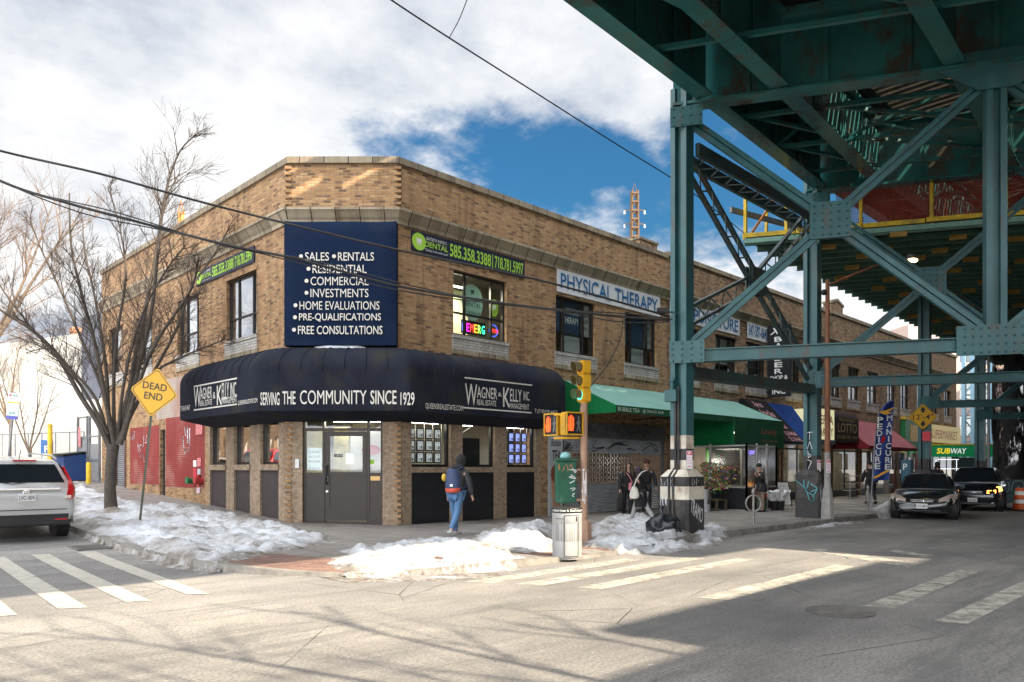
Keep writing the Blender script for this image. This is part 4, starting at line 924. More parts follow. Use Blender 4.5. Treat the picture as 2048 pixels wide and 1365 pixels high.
for fn, r in ((RX, ((929, 757, 1064, 759.5), (927, 817, 1063, 819.5))), (LX, ((388, 775, 474, 772), (388, 822, 474, 819)))):
    for x0, y0, x1, y1 in r:
        a = fn(x0, y0, O); b = fn(x1, y0, O); b.z = a.z; d = (b-a).normalized(); n = d.cross(Z3); mb.prism([a+n*.004, b+n*.004, b+n*.004+Z3*.035, a+n*.004+Z3*.035], n*.002)
mb.build('lettering', M_CREAM, aw, fix=False)
def patch_snow(name, lab, pts, z, h=.05):
    o = MB(); o.loft([[V((*p, z)) for p in pts], [V((*p, z))*1 + V((0, 0, h)) for p in pts]]); return tag(o.build(name, M_SNOW, bevel=.02, smooth=50), lab, 'snow')
b = [rings[1][1].lerp(rings[2][1], t) for t in (.28, .4, .52, .64, .72)]
o = MB(); o.tube([p+V((-.05, -.05, .0)) for p in b], [.03, .07, .055, .06, .02], 8); tag(o.build('snow_ridge', M_SNOW, smooth=60), 'thin line of snow on top of the navy awning over the door', 'snow')
o = MB(); o.tube([rings[0][1].lerp(rings[1][1], t)+V((-.02, 0, .0)) for t in (.35, .5, .6, .75, .9, .98)], [.02, .05, .03, .05, .04, .02], 8); tag(o.build('snow_ridge', M_SNOW, smooth=60), 'thin line of snow on the awning\'s left arm beside the side street', 'snow')
# navy banner on the cut corner
bn = thing('canvas_sign', 'square navy canvas sign listing real estate services on the cut corner', 'sign', (-1.2, .9, 4.7))
mb = MB(); nx, nz = 16, 18; u0, u1, z0, z1 = -.03, CW+.02, 4.7, 7.84
def bp(i, j):
    a, b = i/nx, j/nz; bul = .03*noise.noise(V((a*3, b*5, 1)))+.02*noise.noise(V((a*7+b*5, b*9, 4)))+.03*math.sin(b*math.pi)-.09*max(0, b-.88)/.12*0
    d = -.34+(.1 if b > .985 else 0)-bul
    if i in (0, nx): d = -.31
    return FC @ V((u0+(u1-u0)*a, d, z0+(z1-z0)*b))
for i in range(nx):
    for j in range(nz): mb.face([bp(i, j), bp(i+1, j), bp(i+1, j+1), bp(i, j+1)])
for i in (0, nx):
    for j in range(nz):
        p, q = bp(i, j), bp(i, j+1); e = V((.703, .711, 0))*.3; mb.face([p, q, q+e, p+e])
for j in (0, nz):
    for i in range(nx): p, q = bp(i, j), bp(i+1, j); e = V((.703, .711, 0))*.26; mb.face([p, q, q+e, p+e])
mb.build('canvas', M_NAVYB, bn, smooth=40)
mb = MB(); O2 = .39
for y, items in ((522, ((610, 658, 'SALES'), (676, 748, 'RENTALS'))), (547, ((625, 733, 'RESIDENTIAL'),)), (571, ((621, 737, 'COMMERCIAL'),)), (595, ((621, 737, 'INVESTMENTS'),)), (620, ((599, 759, 'HOME EVALUATIONS'),)), (644, ((598, 762, 'PRE-QUALIFICATIONS'),)), (669, ((596, 765, 'FREE CONSULTATIONS'),))):
    for x0, x1, s in items:
        on(CX, x0, y, x1, y-17, s, O2, bold=.014)
        c = CX(x0-8, y-9, O2); rt = V((.711, -.703, 0)); n = rt.cross(Z3); mb.face([c+n*.004+(rt*math.cos(k*.5236)+Z3*math.sin(k*.5236))*.05 for k in range(12)])
mb.build('lettering', M_CREAM, bn, fix=False)
# dental banners
M_DNAVY = mat('dental_navy_vinyl', (.012, .016, .045), .5, var=.1); M_LIME = mat('lime_print', (.36, .62, .06), .6, var=.03); M_TOOTH = mat('white_print', (.75, .76, .72), .6, var=.02)
def tooth(mb, c, r, rt, n):
    pts = [(-.5, .45), (-.25, .55), (0, .42), (.25, .55), (.5, .45), (.55, .1), (.38, -.3), (.3, -.65), (.18, -.65), (.1, -.15), (-.1, -.15), (-.18, -.65), (-.3, -.65), (-.38, -.3), (-.55, .1)]
    P = [c+rt*(x*r)+Z3*(y*r)+n*.003 for x, y in pts]; m = c+n*.003+Z3*r*.1
    for i in range(len(P)): mb.face([P[i], P[(i+1) % len(P)], m])
def disc(mb, c, r, rt, n, rz=None, k=20): mb.face([c+rt*(math.cos(6.2832*i/k)*r)+Z3*(math.sin(6.2832*i/k)*(rz or r)) for i in range(k)])
def dental(fn, M, u0, u1, z0, z1, lab):
    t = thing('banner_sign', lab, 'sign', M @ V((u0, 0, z0)))
    b = MB(); b.box(u0, u1, -.05, -.01, z0, z1, M); b.build('panel', M_DNAVY, t)
    rt = (M.to_3x3() @ V((1, 0, 0))); n = rt.cross(Z3); W = u1-u0; H = z1-z0; P = lambda a, b, d=.054: M @ V((u0+W*a, -d, z0+H*b))
    g = MB(); disc(g, P(.055, .5), H*.44, rt, n); txt = lambda mb, s, a, b, c, d, **k: text(mb, s, P(a, b), rt, Z3, W*(c-a), H*(d-b), **k)
    txt(g, 'DENTAL', .1, .33, .29, .62, bold=.035); txt(g, '585.358.3388', .305, .16, .67, .84, bold=.045); txt(g, '|', .682, .1, .688, .9); txt(g, '718.781.5997', .705, .16, .985, .84, bold=.045)
    g.build('lettering', M_LIME, t, fix=False)
    g = MB(); tooth(g, P(.055, .5, .057), H*.3, rt, n); txt(g, '- SIXTIETH FAMILY -', .1, .68, .29, .84); txt(g, '"Quality Care with Love"', .1, .1, .29, .24); g.build('small_print', M_TOOTH, t, fix=False)
dental(RX, FR, .42, 4.6, 7.28, 7.8, 'navy dental banner with lime phone numbers right of the canvas sign')
dental(LX, FL, -5.77, -1.87, 7.25, 7.7, 'faded dental banner with lime phone numbers on the side-street wall')
# physical therapy banners
M_VINW = mat('white_vinyl', (.68, .69, .7), .5, var=.06, vs=2); M_VBLUE = mat('blue_print', (.015, .13, .3), .5, var=.05)
def banner(lab, u0, u1, z0, z1, s, a=.03, b=.97, sp=1.0):
    t = thing('banner_sign', lab, 'sign', (u0, 0, z0)); m = MB(); nx = 24; f = lambda i, j: V((u0+(u1-u0)*i/nx, -.05-.012*noise.noise(V((i*.5, j*2, u0))), z0+(z1-z0)*j/3))
    for i in range(nx):
        for j in range(3): m.face([f(i, j), f(i+1, j), f(i+1, j+1), f(i, j+1)])
    for j in (0, 3):
        for i in range(nx): m.face([f(i, j), f(i+1, j), f(i+1, j)+Y3*.04, f(i, j)+Y3*.04])
    m.build('panel', M_VINW, t, fix=False)
    g = MB(); text(g, s, (u0+(u1-u0)*a, -.066, z0+(z1-z0)*.16), X3, Z3, (u1-u0)*(b-a), (z1-z0)*.7, bold=.03, spacing=sp); g.build('lettering', M_VBLUE, t, fix=False)
banner('white banner reading PHYSICAL THERAPY in blue above two windows', 6.03, 11.68, 7.15, 7.86, 'PHYSICAL THERAPY'); banner('white banner reading ACUPUNCTURE half hidden behind the steel column', 12.31, 17.54, 7.2, 7.9, 'ACUPUNCTURE'); banner('small white banner with the phone number 347-507-0642', 18.18, 20.14, 7.2, 7.9, '347-507-0642', .05, .95)
# window displays
def card(parent, M, u0, u1, z0, z1, d, m, name='poster'):
    b = MB(); b.box(u0, u1, d, d+.006, z0, z1, M); return b.build(name, m, parent)
M_MINT = mat('mint_decal', (.4, .62, .5), .5, var=.05); M_DKB = mat('dark_blue_poster', (.03, .06, .11), .5, var=.3, vs=3); M_PALE = mat('pale_grey_panel', (.42, .45, .44), .6, var=.1); M_LED = mat('white_led', (.9, .95, 1), .5, var=0, emit=1.0)
dd = thing('window_display', 'dental office window display with round mint decal and green tooth sign', 'window display', (2.9, .3, 5.4))
g = MB(); b = MB(); b.prism([V((2.78+.4*math.cos(k*.314), .25, 6.33+.52*math.sin(k*.314))) for k in range(20)], (0, .01, 0)); b.build('round_decal', M_MINT, dd)
g = MB(); tooth(g, V((2.78, .245, 6.62)), .12, X3, -Y3); text(g, 'DENTAL', (2.45, .245, 6.2), X3, Z3, .66, .13, bold=.02); text(g, 'Tel:585.358.3388', (2.5, .245, 6.0), X3, Z3, .56, .07); text(g, '- SIXTIETH FAMILY -', (2.5, .245, 6.38), X3, Z3, .56, .05); g.build('lettering', mat('dark_green_print', (.02, .08, .06), .6, var=0), dd, fix=False)
b = MB(); b.prism([V((3.63+.17*math.cos(k*.314), .25, 6.3+.26*math.sin(k*.314))) for k in range(20)], (0, .01, 0)); b.build('green_decal', M_LIME, dd); g = MB(); tooth(g, V((3.63, .246, 6.32)), .13, X3, -Y3); g.build('tooth_print', M_TOOTH, dd, fix=False)
b = MB(); b.box(2.0, 3.2, .9, .95, 6.88, 6.91); b.build('ceiling_lamp', M_TUBE, dd); card(dd, FR, 1.98, 3.8, 5.4, 7.0, 1.6, mat('cream_wall', (.5, .47, .33), .8), 'back_wall')
led = thing('led_sign', 'multicoloured LED sign reading EMERG in the dental window', 'LED sign', (2.8, .24, 5.4)); b = MB(); b.box(2.4, 3.3, .26, .3, 5.42, 5.8); b.build('panel', M_BLACKP, led)
cols6 = [(.1, .25, 1), (1, .02, .5), (1, .05, .05), (1, .3, .02), (.3, 1, .1), (.05, .9, .5)]
for k, chx in enumerate('BEMERG'):
    g = MB(); text(g, chx, (2.42+k*.145+(0 if k else -.02), .256, 5.48), X3, Z3, .115, .24, bold=.02); g.build('letter', mat('led_colour_%d' % k, cols6[k], .5, var=0, emit=1.5), led, fix=False)
op = thing('neon_sign', 'round blue and red neon OPEN sign in the dental window', 'neon sign', (3.62, .24, 5.5)); b = MB(); b.tube([(3.6+.17*math.cos(k*.4189), .25, 5.63+.17*math.sin(k*.4189)) for k in range(16)], .012, 6); b.build('ring', mat('blue_neon', (.03, .08, .8), .5, var=0, emit=1.0), op); g = MB(); text(g, 'OPEN', (3.45, .24, 5.57), X3, Z3, .32, .11, bold=.02); g.build('lettering', mat('red_neon', (1, .03, .02), .5, var=0, emit=1.6), op, fix=False)
for i, (a, c) in enumerate(UP_R[1:]):
    t = thing('window_display', 'therapy office window posters %s' % ('below the banner\'s first letters, PHYSICAL THERAPY on blue' if i == 0 else 'beside the steel column, phone number in pale strip'), 'window display', (a, .25, 5.4)); W = c-a
    card(t, FR, a+.06, a+W*.23, 5.95, 7, .24, M_DKB); card(t, FR, a+W*.27, a+W*.73, 5.98, 7, .24, M_DKB); card(t, FR, a+W*.77, c-.06, 5.98, 7, .24, M_PALE); card(t, FR, a+W*.27, a+W*.73, 5.36, 5.88, .24, M_PALE)
    g = MB()
    if i == 0: text(g, 'PHYSICAL', (a+W*.29, .236, 6.6), X3, Z3, W*.42, .2, bold=.02); text(g, 'THERAPY', (a+W*.3, .236, 6.3), X3, Z3, W*.41, .2, bold=.02)
    g.build('lettering', MATS['white_print'], t, fix=False) if g.v else None
    g = MB(); [text(g, s, (a+W*.79, .236, 6.6-.22*k), X3, Z3, W*.15, .14, bold=.02) for k, s in enumerate(('347', '507', '0642'))]; g.build('phone_number', mat('dark_print', (.03, .05, .06), .6, var=0), t, fix=False)
def listings(lab, a, c, m):
    t = thing('listing_display', lab, 'window display', (a, .3, 1.7)); W = (c-a-.14)/4; H = .97/3
    b = MB(); s = MB(); p = MB()
    for i in range(4):
        for j in range(3):
            x, z = a+.07+W*i, 1.74+H*j; b.box(x+.02, x+W-.02, .3, .32, z+.02, z+H-.02); s.box(x+.06, x+W-.06, .292, .298, z+.05, z+H-.05)
            text(p, 'FOR RENT', (x+.09, .291, z+H-.1), X3, Z3, W-.18, .025)
            for k in range(3): p.face([(x+.08+.0*k, .29, z+.07+k*.03), (x+.08+W*.35, .29, z+.07+k*.03), (x+.08+W*.35, .29, z+.08+k*.03), (x+.08, .29, z+.08+k*.03)])
            p.face([(x+W*.55, .29, z+.07), (x+W-.08, .29, z+.07), (x+W-.08, .29, z+.15), (x+W*.55, .29, z+.15)])
    b.build('frames', M_BLACKP, t); s.build('sheets', m, t); p.build('print', mat('grey_print', (.15, .15, .16), .6, var=.3, vs=20), t, fix=False)
    b = MB(); b.box(a+.1, c-.1, .4, .44, 2.83, 2.86); b.build('tube_light', M_TUBE, t)
    g = MB(); [g.beam((a+.07+W*i, .31, 1.72), (a+.07+W*i, .31, 2.9), .012, .012) for i in range(5)]; g.build('wires', MATS['brushed_steel'], t)
listings('grid of twelve property sheets in the shop window nearest the door', .45, 1.77, mat('lit_listing_sheet', (.62, .64, .66), .6, var=.05, emit=.18)); listings('grid of twelve bluish backlit property sheets in the window nearest the traffic signal', 3.9, 5.13, mat('blue_backlit_sheet', (.3, .36, .85), .6, var=.05, emit=.5))
t = thing('screen_board', 'black board standing in the middle shop window', 'board', (2.8, .4, 1.7)); b = MB(); b.box(2.25, 3.2, .4, .44, 1.7, 2.48); b.build('board', M_BLACKP, t); b = MB(); b.box(2.24, 3.0, .5, .54, 2.83, 2.86); b.build('tube_light', M_TUBE, t); b = MB(); b.beam((2.3, .42, 2.48), (2.9, .42, 2.8), .02, .02); b.build('strut', M_FRAME, t)
# things behind the door glass
t = thing('door_notices', 'paper notices taped inside the corner door and side panes', 'notice', FC @ V((1, .16, 1.5)))
b = MB(); b.box(.42, .8, .155, .16, 1.58, 2.14, FC); b.build('broker_notice', mat('mint_paper', (.55, .66, .6), .6, var=.03), t)
g = MB(); rt = V((.711, -.703, 0))
for k, s in enumerate(('LICENSED', 'REAL ESTATE', 'BROKER', 'WILLIAM J. BUTLER')): text(g, s, FC @ V((.46, .15, 2.0-.12*k-(.06 if k == 3 else 0))), rt, Z3, .3, .06, bold=.01)
g.build('lettering', M_BLACKP, t, fix=False)
for a, c, z, zz in ((1.42, 1.64, 1.72, 2.0), (2.06, 2.16, 1.56, 1.66)): card(t, FC, a, c, z, zz, .13, M_WHITE, 'sheet')
card(t, FC, 1.12, 1.34, 1.9, 1.98, .115, M_BLACKP, 'opening_plate'); b = MB(); text(b, 'COME IN', FC @ V((1.14, .112, 1.915)), rt, Z3, .18, .05); b.build('lettering', M_WHITE, t, fix=False)
card(t, FC, 2.05, 2.15, 1.72, 1.84, .13, M_LIME, 'sticker')
t = thing('display_wall', 'yellow and white posters standing inside the corner office door', 'poster', FC @ V((1, 1, .3)))
card(t, FC, -.1, .8, .4, 2.7, .8, mat('yellow_poster', (.6, .5, .06), .6, var=.25, vs=3)); card(t, FC, .95, 1.35, .4, 2.7, .8, mat('ochre_poster', (.42, .36, .12), .6, var=.3)); card(t, FC, 1.4, 2.7, .4, 2.6, .8, mat('white_poster', (.55, .54, .5), .6, var=.12, vs=3))
b = MB(); b.prism([FC @ V((1.95+.25*math.cos(k*.314), .79, 2.1+.14*math.sin(k*.314))) for k in range(20)], FC.to_3x3() @ V((0, .005, 0))); b.build('red_oval', mat('red_print', (.5, .03, .03), .5, var=0), t)
b = MB(); b.box(.9, 2.2, .6, .65, 2.86, 2.9, FC); b.box(.9, 2.2, 1.0, 1.05, 2.86, 2.9, FC); b.build('ceiling_lamp', M_TUBE, t)
t = tag(MB().box(.16, .26, -.02, -.004, 1.62, 1.85, FC).build('wall_plate', M_WHITE), 'small white plate on the brick left of the corner door', 'plate')
# ---------------- green awnings
M_GRN = fabric('green_canvas_side', (.006, .13, .04)); M_GRNT = fabric('pale_green_canvas', (.19, .36, .31), .1); M_GRND = fabric('dark_green_canvas', (.02, .09, .045)); M_GRNW = mat('green_awning_print', (.5, .62, .5), .6, var=0)  # top canvas is a paler, greyer green than the sides and front
def slope_awning(lab, x0, x1, o, zt, zf, zb, mtop, mside, mfront, words=(), side_drop=None, name='shop_awning', lm=None):
    t = thing(name, lab, 'awning', (x0, 0, zb)); n = 20
    m = MB(); rows = [[V((x0+(x1-x0)*i/n, -.02-(o-.02)*j/6, zt-(zt-zf)*j/6-.02*math.sin(math.pi*j/6)*(1+.4*math.sin(i*1.9)))) for j in range(7)] for i in range(n+1)]
    m.loft(rows, closed=False); m.build('top_canvas', mtop, t, smooth=60, fix=False)
    for x in (x0, x1): m = MB(); m.prism([(x, -.02, zt), (x, -o, zf), (x, -o, zb), (x, -.02, zb if side_drop is None else side_drop)], (.012 if x == x0 else -.012, 0, 0)); m.build('side_canvas', mside, t)
    m = MB(); m.box(x0+.012, x1-.012, -o, -o+.012, zb, zf); m.build('front_valance', mfront, t)
    if words:
        g = MB()
        for s, a, b, c, d in words: text(g, s, (x0+(x1-x0)*a, -o-.003, zb+(zf-zb)*c), X3, Z3, (x1-x0)*(b-a), (zf-zb)*(d-c), bold=.02)
        g.build('lettering', lm or M_GRNW, t, fix=False)
    for k in range(4): m = MB(); x = x0+.05+(x1-x0-.1)*k/3; m.tube([(x, -.02, zb+.05), (x, -o+.03, zb+.05)], .018, 6); m.build('frame_arm', M_FRAME, t)
    return t
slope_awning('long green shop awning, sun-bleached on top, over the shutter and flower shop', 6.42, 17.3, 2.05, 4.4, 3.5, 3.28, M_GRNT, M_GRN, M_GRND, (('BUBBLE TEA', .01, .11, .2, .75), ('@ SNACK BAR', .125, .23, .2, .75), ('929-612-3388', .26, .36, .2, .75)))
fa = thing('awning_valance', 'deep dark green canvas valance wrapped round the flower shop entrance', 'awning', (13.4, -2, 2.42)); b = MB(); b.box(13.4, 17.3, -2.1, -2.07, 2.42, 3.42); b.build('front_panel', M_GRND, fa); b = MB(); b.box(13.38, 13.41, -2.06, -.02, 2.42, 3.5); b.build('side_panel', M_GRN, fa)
g = MB(); text(g, 'Lovely', (15.4, -2.104, 2.85), X3, Z3, 1.3, .3, bold=.02, shear=.2); text(g, 'A Flower Market', (15.4, -2.104, 2.62), X3, Z3, 1.3, .1); g.build('lettering', mat('faded_red_print', (.3, .08, .06), .7), fa, fix=False)
# bubble tea panel
t = thing('shop_sign', 'tall white panel with BUBBLE TEA lettering and a cup picture by the shutter', 'sign', (5.65, -.05, .15)); b = MB(); b.box(5.65, 6.25, -.1, -.02, .15, 2.62); b.build('panel', mat('dull_white_vinyl', (.42, .44, .44), .5), t)
g = MB(); text(g, 'Bubble', (5.72, -.103, 2.3), X3, Z3, .45, .22, bold=.02, shear=.2); text(g, 'TEA', (5.76, -.103, 1.86), X3, Z3, .4, .32, bold=.04); g.build('lettering', M_BLACKP, t, fix=False)
b = MB(); b.prism([(5.72, -.104, 1.3), (5.82, -.104, .2), (6.1, -.104, .2), (6.2, -.104, 1.3)], (0, -.012, 0)); b.build('cup_picture', mat('milk_tea_print', (.45, .25, .15), .5, var=.2, vs=4), t)
b = MB(); b.prism([V((5.96+.26*math.cos(k*.314), -.104, 1.45+.3*math.sin(k*.314))) for k in range(20)], (0, -.014, 0)); b.build('topping_picture', mat('brown_print', (.2, .06, .03), .5, var=.5, vs=9), t)
b = MB(); b.prism([V((5.96+.1*math.cos(k*.314), -.118, .95+.12*math.sin(k*.314))) for k in range(20)], (0, -.004, 0)); b.build('badge', mat('maroon_print', (.3, .04, .08), .5, var=0), t)
# shutter
sh = thing('roller_shutter', 'grey rolled-down shop shutter with open brick-pattern grille', 'shutter', (9.1, 0, .13)); M_GALV = MATS['galvanised_steel']
b = MB(); corrug(b, FR, 6.4, 11.9, .14, 1.12, .085, .016, .06); corrug(b, FR, 6.4, 11.9, 2.12, 2.62, .085, .016, .06); b.build('curtain', mat('pale_shutter_steel', (.45, .47, .5), .45, .3, .15, 2, dirt=(.2, .18, .16)), sh, smooth=60)
b = MB(); b.box(6.4, 11.9, -.15, .05, 2.62, 3.1); b.build('housing', mat('dirty_steel', (.12, .12, .12), .6, .4, .3, 3), sh)
b = MB()
for i in range(56): x = 6.45+i*.098; b.box(x-.004, x+.004, .05, .06, 1.12, 2.12) if i % 2 else None
for r in range(13):
    z = 1.12+r*.08; b.box(6.4, 11.9, .045, .065, z-.007, z+.007)
    for i in range(28): x = 6.45+i*.196+(.098 if r % 2 else 0); b.box(x-.007, x+.007, .046, .064, z+.007, z+.073) if r < 12 and x < 11.9 else None
b.build('grille', M_GALV, sh)
for x in (6.36, 11.95): b = MB(); b.box(x-.05, x+.05, -.02, .12, .13, 3.1); b.build('guide_rail', MATS['dirty_steel'], sh)
g = MB(); scribble(g, (6.7, .03, 2.17), X3, Z3, wiggle(31, 14), 4.6, .38, .03); scribble(g, (6.6, -.153, 2.68), X3, Z3, wiggle(33, 12), 4.8, .32, .03); g.build('graffiti', M_BLACKP, sh, fix=False)
t = thing('drinks_fridge', 'lit orange drinks display glowing behind the shutter grille', 'fridge', (7.7, 1.4, .13)); b = MB(); b.box(7.2, 8.2, 1.3, 1.9, .13, 2.0); b.build('cabinet', mat('warm_lit_panel', (.5, .24, .1), .6, emit=.3), t); b = MB(); b.box(7.2, 8.2, 1.27, 1.3, 1.75, 2.0); b.build('header', M_TUBE, t)
t = thing('brick_back_wall', 'inner brick wall seen behind the shutter grille', 'wall', (9, 2.2, 0)); b = MB(); b.box(6.4, 12.1, 2.2, 2.3, .05, 3.2); b.build('wall', M_BRICK2, t)
# barber blade sign
bl = thing('blade_sign', 'tall narrow black sign reading BARBER SHOP & UNISEX INC hung from the brick', 'sign', (20.8, -.5, 5)); x = RX(1555, 800, .55).x
b = MB(); b.box(x-.08, x+.08, -1.15, -.12, 4.75, 7.9); b.build('panel', M_BLACKP, bl); g = MB(); rt = V((0, -1, 0))
text(g, 'X', (x-.082, -.25, 7.5), rt, Z3, .5, .28, bold=.03, shear=.3)
for k, c in enumerate('BARBER'): text(g, c, (x-.082, -.45, 7.16-k*.28), rt, Z3, .36, .22, bold=.04)
text(g, 'SHOP &', (x-.082, -.25, 5.5), rt, Z3, .8, .18, bold=.03); text(g, 'UNISEX', (x-.082, -.25, 5.22), rt, Z3, .8, .18, bold=.03); text(g, 'INC', (x-.082, -.35, 4.87), rt, Z3, .6, .22, bold=.04); g.build('lettering', M_TOOTH, bl, fix=False)
b = MB(); b.tube([(x, -.12, 7.6), (x, 0, 7.6)], .03, 6); b.tube([(x, -.12, 5), (x, 0, 5)], .03, 6); b.build('bracket', M_FRAME, bl)
# barber awning with pink script, blue awning, lit bakery sign, lotto awning, red awning
def face_awning(lab, x0, x1, o, zt, zb, m, words, lm, name='shop_awning'):
    t = thing(name, lab, 'awning', (x0, 0, zb)); a = V((x0, -.25, zt)); b_ = V((x0, -o, zb)); mbx = MB(); mbx.prism([(x0, -.02, zt), a, b_, (x0, -.02, zb)], (x1-x0, 0, 0)); mbx.build('canvas', m, t)
    up = (a-b_).normalized(); H = (a-b_).length; g = MB()
    for s, u0, v0, u1, v1, sh_ in words: text(g, s, b_+X3*((x1-x0)*u0)+up*(H*v0), X3, up, (x1-x0)*(u1-u0), H*(v1-v0), bold=.02, shear=sh_)
    if words: g.build('lettering', lm, t, fix=False)
    return t
face_awning('black sloping barber shop awning with pink script and phone numbers', 17.5, 19.5, 2.0, 4.55, 2.7, M_BLACKF, (('Xpress', .2, .78, .6, .95, .25), ('Barber Shop', .2, .55, .75, .75, .25), ('& Unisex', .35, .32, .8, .52, .25), ('TEL. 347-448-6640', .4, .15, .95, .25, 0), ('CEL. 718-414-4432', .4, .02, .95, .12, 0)), mat('pink_print', (.6, .3, .32), .6, var=0))
face_awning('bright blue awning squeezed between barber and bakery signs', 19.52, 22.0, 1.5, 4.5, 2.75, fabric('blue_canvas', (.012, .05, .22)), (), None)
t = thing('lightbox_sign', 'pale yellow lit bakery sign half hidden by the brown lamp pole', 'sign', (23, -1, 2.8)); b = MB(); b.box(22.05, 24.1, -1.35, -.1, 2.95, 4.35); b.build('box', mat('lit_yellow_acrylic', (.75, .7, .4), .5, emit=.25), t); g = MB(); text(g, 'PERLA', (22.2, -1.353, 3.65), X3, Z3, 1.75, .42, bold=.03); text(g, 'BAKERY', (22.2, -1.353, 3.1), X3, Z3, 1.75, .4, bold=.03)
g.build('lettering', mat('dark_red_print', (.3, .03, .02), .5, var=0), t, fix=False); b = MB(); b.box(22.02, 24.15, -1.38, -.05, 2.75, 2.94); b.build('base_panel', mat('navy_panel', (.02, .03, .08), .5), t)
t = thing('shop_awning', 'brown rounded awning with LOTTO lettering in yellow', 'awning', (27, 0, 2.9)); b = MB(); b.loft([[V((xx, -.02, 2.9)), V((xx, -.02, 4.5))]+[V((xx, -.02-1.3*math.sin(R(a)), 4.0+.5*math.cos(R(a)))) for a in range(15, 91, 15)]+[V((xx, -1.32, 2.9))] for xx in [24.3+.22*i for i in range(14)]]); b.build('canvas', fabric('brown_canvas', (.03, .022, .018)), t, smooth=50)
g = MB(); text(g, 'LOTTO', (24.6, -1.324, 3.35), X3, Z3, 2.3, .45, bold=.02); text(g, 'MINI MARKET', (24.7, -1.324, 3.88), X3, Z3, 2.0, .14); text(g, 'COLD BEER  SODA  CANDY', (24.5, -1.324, 3.05), X3, Z3, 2.5, .16); g.build('lettering', mat('dim_gold_print', (.3, .21, .07), .6, var=0), t, fix=False)
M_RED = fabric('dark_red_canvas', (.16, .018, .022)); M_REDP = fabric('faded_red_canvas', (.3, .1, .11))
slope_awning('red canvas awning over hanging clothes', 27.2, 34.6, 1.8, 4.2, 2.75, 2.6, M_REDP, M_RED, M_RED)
t = thing('shop_sign', 'yellow shop sign with red block lettering near the far corner', 'sign', (44, -.3, 3.4)); b = MB(); b.box(41.6, 48.8, -.32, -.02, 3.35, 4.5); b.build('panel', mat('yellow_sign_panel', (.62, .5, .2), .5, emit=.1), t); g = MB(); text(g, 'SUPERMARKET', (42.0, -.324, 3.6), X3, Z3, 6, .6, bold=.05); g.build('lettering', mat('crimson_print', (.35, .03, .03), .5, var=0), t, fix=False)
t = thing('shop_sign', 'green and yellow fascia board left of the clearance sign', 'sign', (38.5, -.3, 3)); b = MB(); b.box(37.3, 41.5, -.3, -.02, 3.0, 4.6); b.build('panel', mat('green_sign_panel', (.01, .16, .05), .5), t); b = MB(); b.box(37.2, 41.58, -.34, -.02, 4.6, 4.75); b.build('trim', M_YEL, t)
b = MB(); b.box(38.2, 40.6, -.32, -.3, 3.3, 4.3); b.build('picture', mat('amber_print', (.5, .3, .04), .5, var=.3), t)
# sandwich shop sign across the pavement end
c0, c1 = at(1835, 914, 47.5), at(1999, 914, 48.3); t = thing('shop_sign', 'long green sign with yellow and white SUBWAY lettering', 'sign', c0.lerp(c1, .5)); d = (c1-c0); d.z = 0; n = d.normalized().cross(Z3)
b = MB(); b.prism([c0, c1, c1+Z3*.74, c0+Z3*.74], -n*.8); b.build('panel', mat('subway_green_panel', (.008, .2, .07), .5, emit=.12), t); b = MB(); b.prism([c0+Z3*.741+n*.03, c1+Z3*.741+n*.03, c1+Z3*.83+n*.03, c0+Z3*.83+n*.03], -n*.85); b.build('trim', M_YEL, t)
g = MB(); text(g, 'SUB', c0+d*.23+Z3*.2+n*.01, d, Z3, d.length*.165, .36, bold=.05, shear=.15); g.build('yellow_lettering', mat('bright_yellow_print', (.8, .6, .03), .5, var=0, emit=.3), t, fix=False); g = MB(); text(g, 'WAY', c0+d*.4+Z3*.2+n*.01, d, Z3, d.length*.19, .36, bold=.05, shear=.15); g.build('white_lettering', mat('bright_white_print', (.8, .8, .8), .5, var=0, emit=.3), t, fix=False)
for k in (.02, .52, .98): b = MB(); p = c0+d*k-n*.3; b.beam((p.x, p.y, 0), (p.x, p.y, c0.z), .12, .12); b.build('post', M_FRAME, t)
b = MB(); q = [c0+d*.55, c0+d*.95]; b.prism([V((p.x, p.y, .1))-n*.7 for p in q]+[V((p.x, p.y, 2.35))-n*.7 for p in q[::-1]], -n*.1); b.build('blue_shutter', mat('grey_blue_panel', (.1, .13, .17), .5), t)
b = MB(); p0, p1 = c0+d*.25, c0+d*.5; zz = [.9, 1.8]
for a in (p0-n*.2, p1-n*.2): b.tube([(a.x, a.y, 1.0), (a.x, a.y, 2.2)], .018, 6)
for z in (1.0, 1.6, 2.2): b.tube([(p0.x, p0.y, z), (p1.x, p1.y, z+.0)], .018, 6)
b.build('lit_tube', mat('cool_led_tube', (.8, .85, .9), .5, var=0, emit=.6), t)
# the ceiling lamps that the photograph shows lit behind glass
def room_lamp(name, x, y, z, e, size=1.0, c=(1, .9, .7)):
    l = bpy.data.lights.new(name, 'AREA'); l.energy = e; l.size = size; l.color = c; o = bpy.data.objects.new(name, l); COL.objects.link(o); o.location = (x, y, z)
room_lamp('dental_ceiling_lamp', 2.7, .95, 6.86, 60); room_lamp('office_ceiling_lamp', -.3, 1.9, 2.84, 30); room_lamp('shop_window_lamp', 1.1, .7, 2.82, 10, .6); room_lamp('middle_window_lamp', 2.7, .8, 2.82, 8, .6); room_lamp('blue_window_lamp', 4.5, .7, 2.82, 8, .6, (.6, .7, 1)); room_lamp('flower_shop_lamp', 14.6, -.8, 2.38, 14); room_lamp('barber_shop_lamp', 19.2, 1.6, 2.8, 40); room_lamp('clothes_shop_lamp', 31, 1.2, 2.8, 30); room_lamp('grille_shop_lamp', 7.7, 1.0, 2.9, 25)
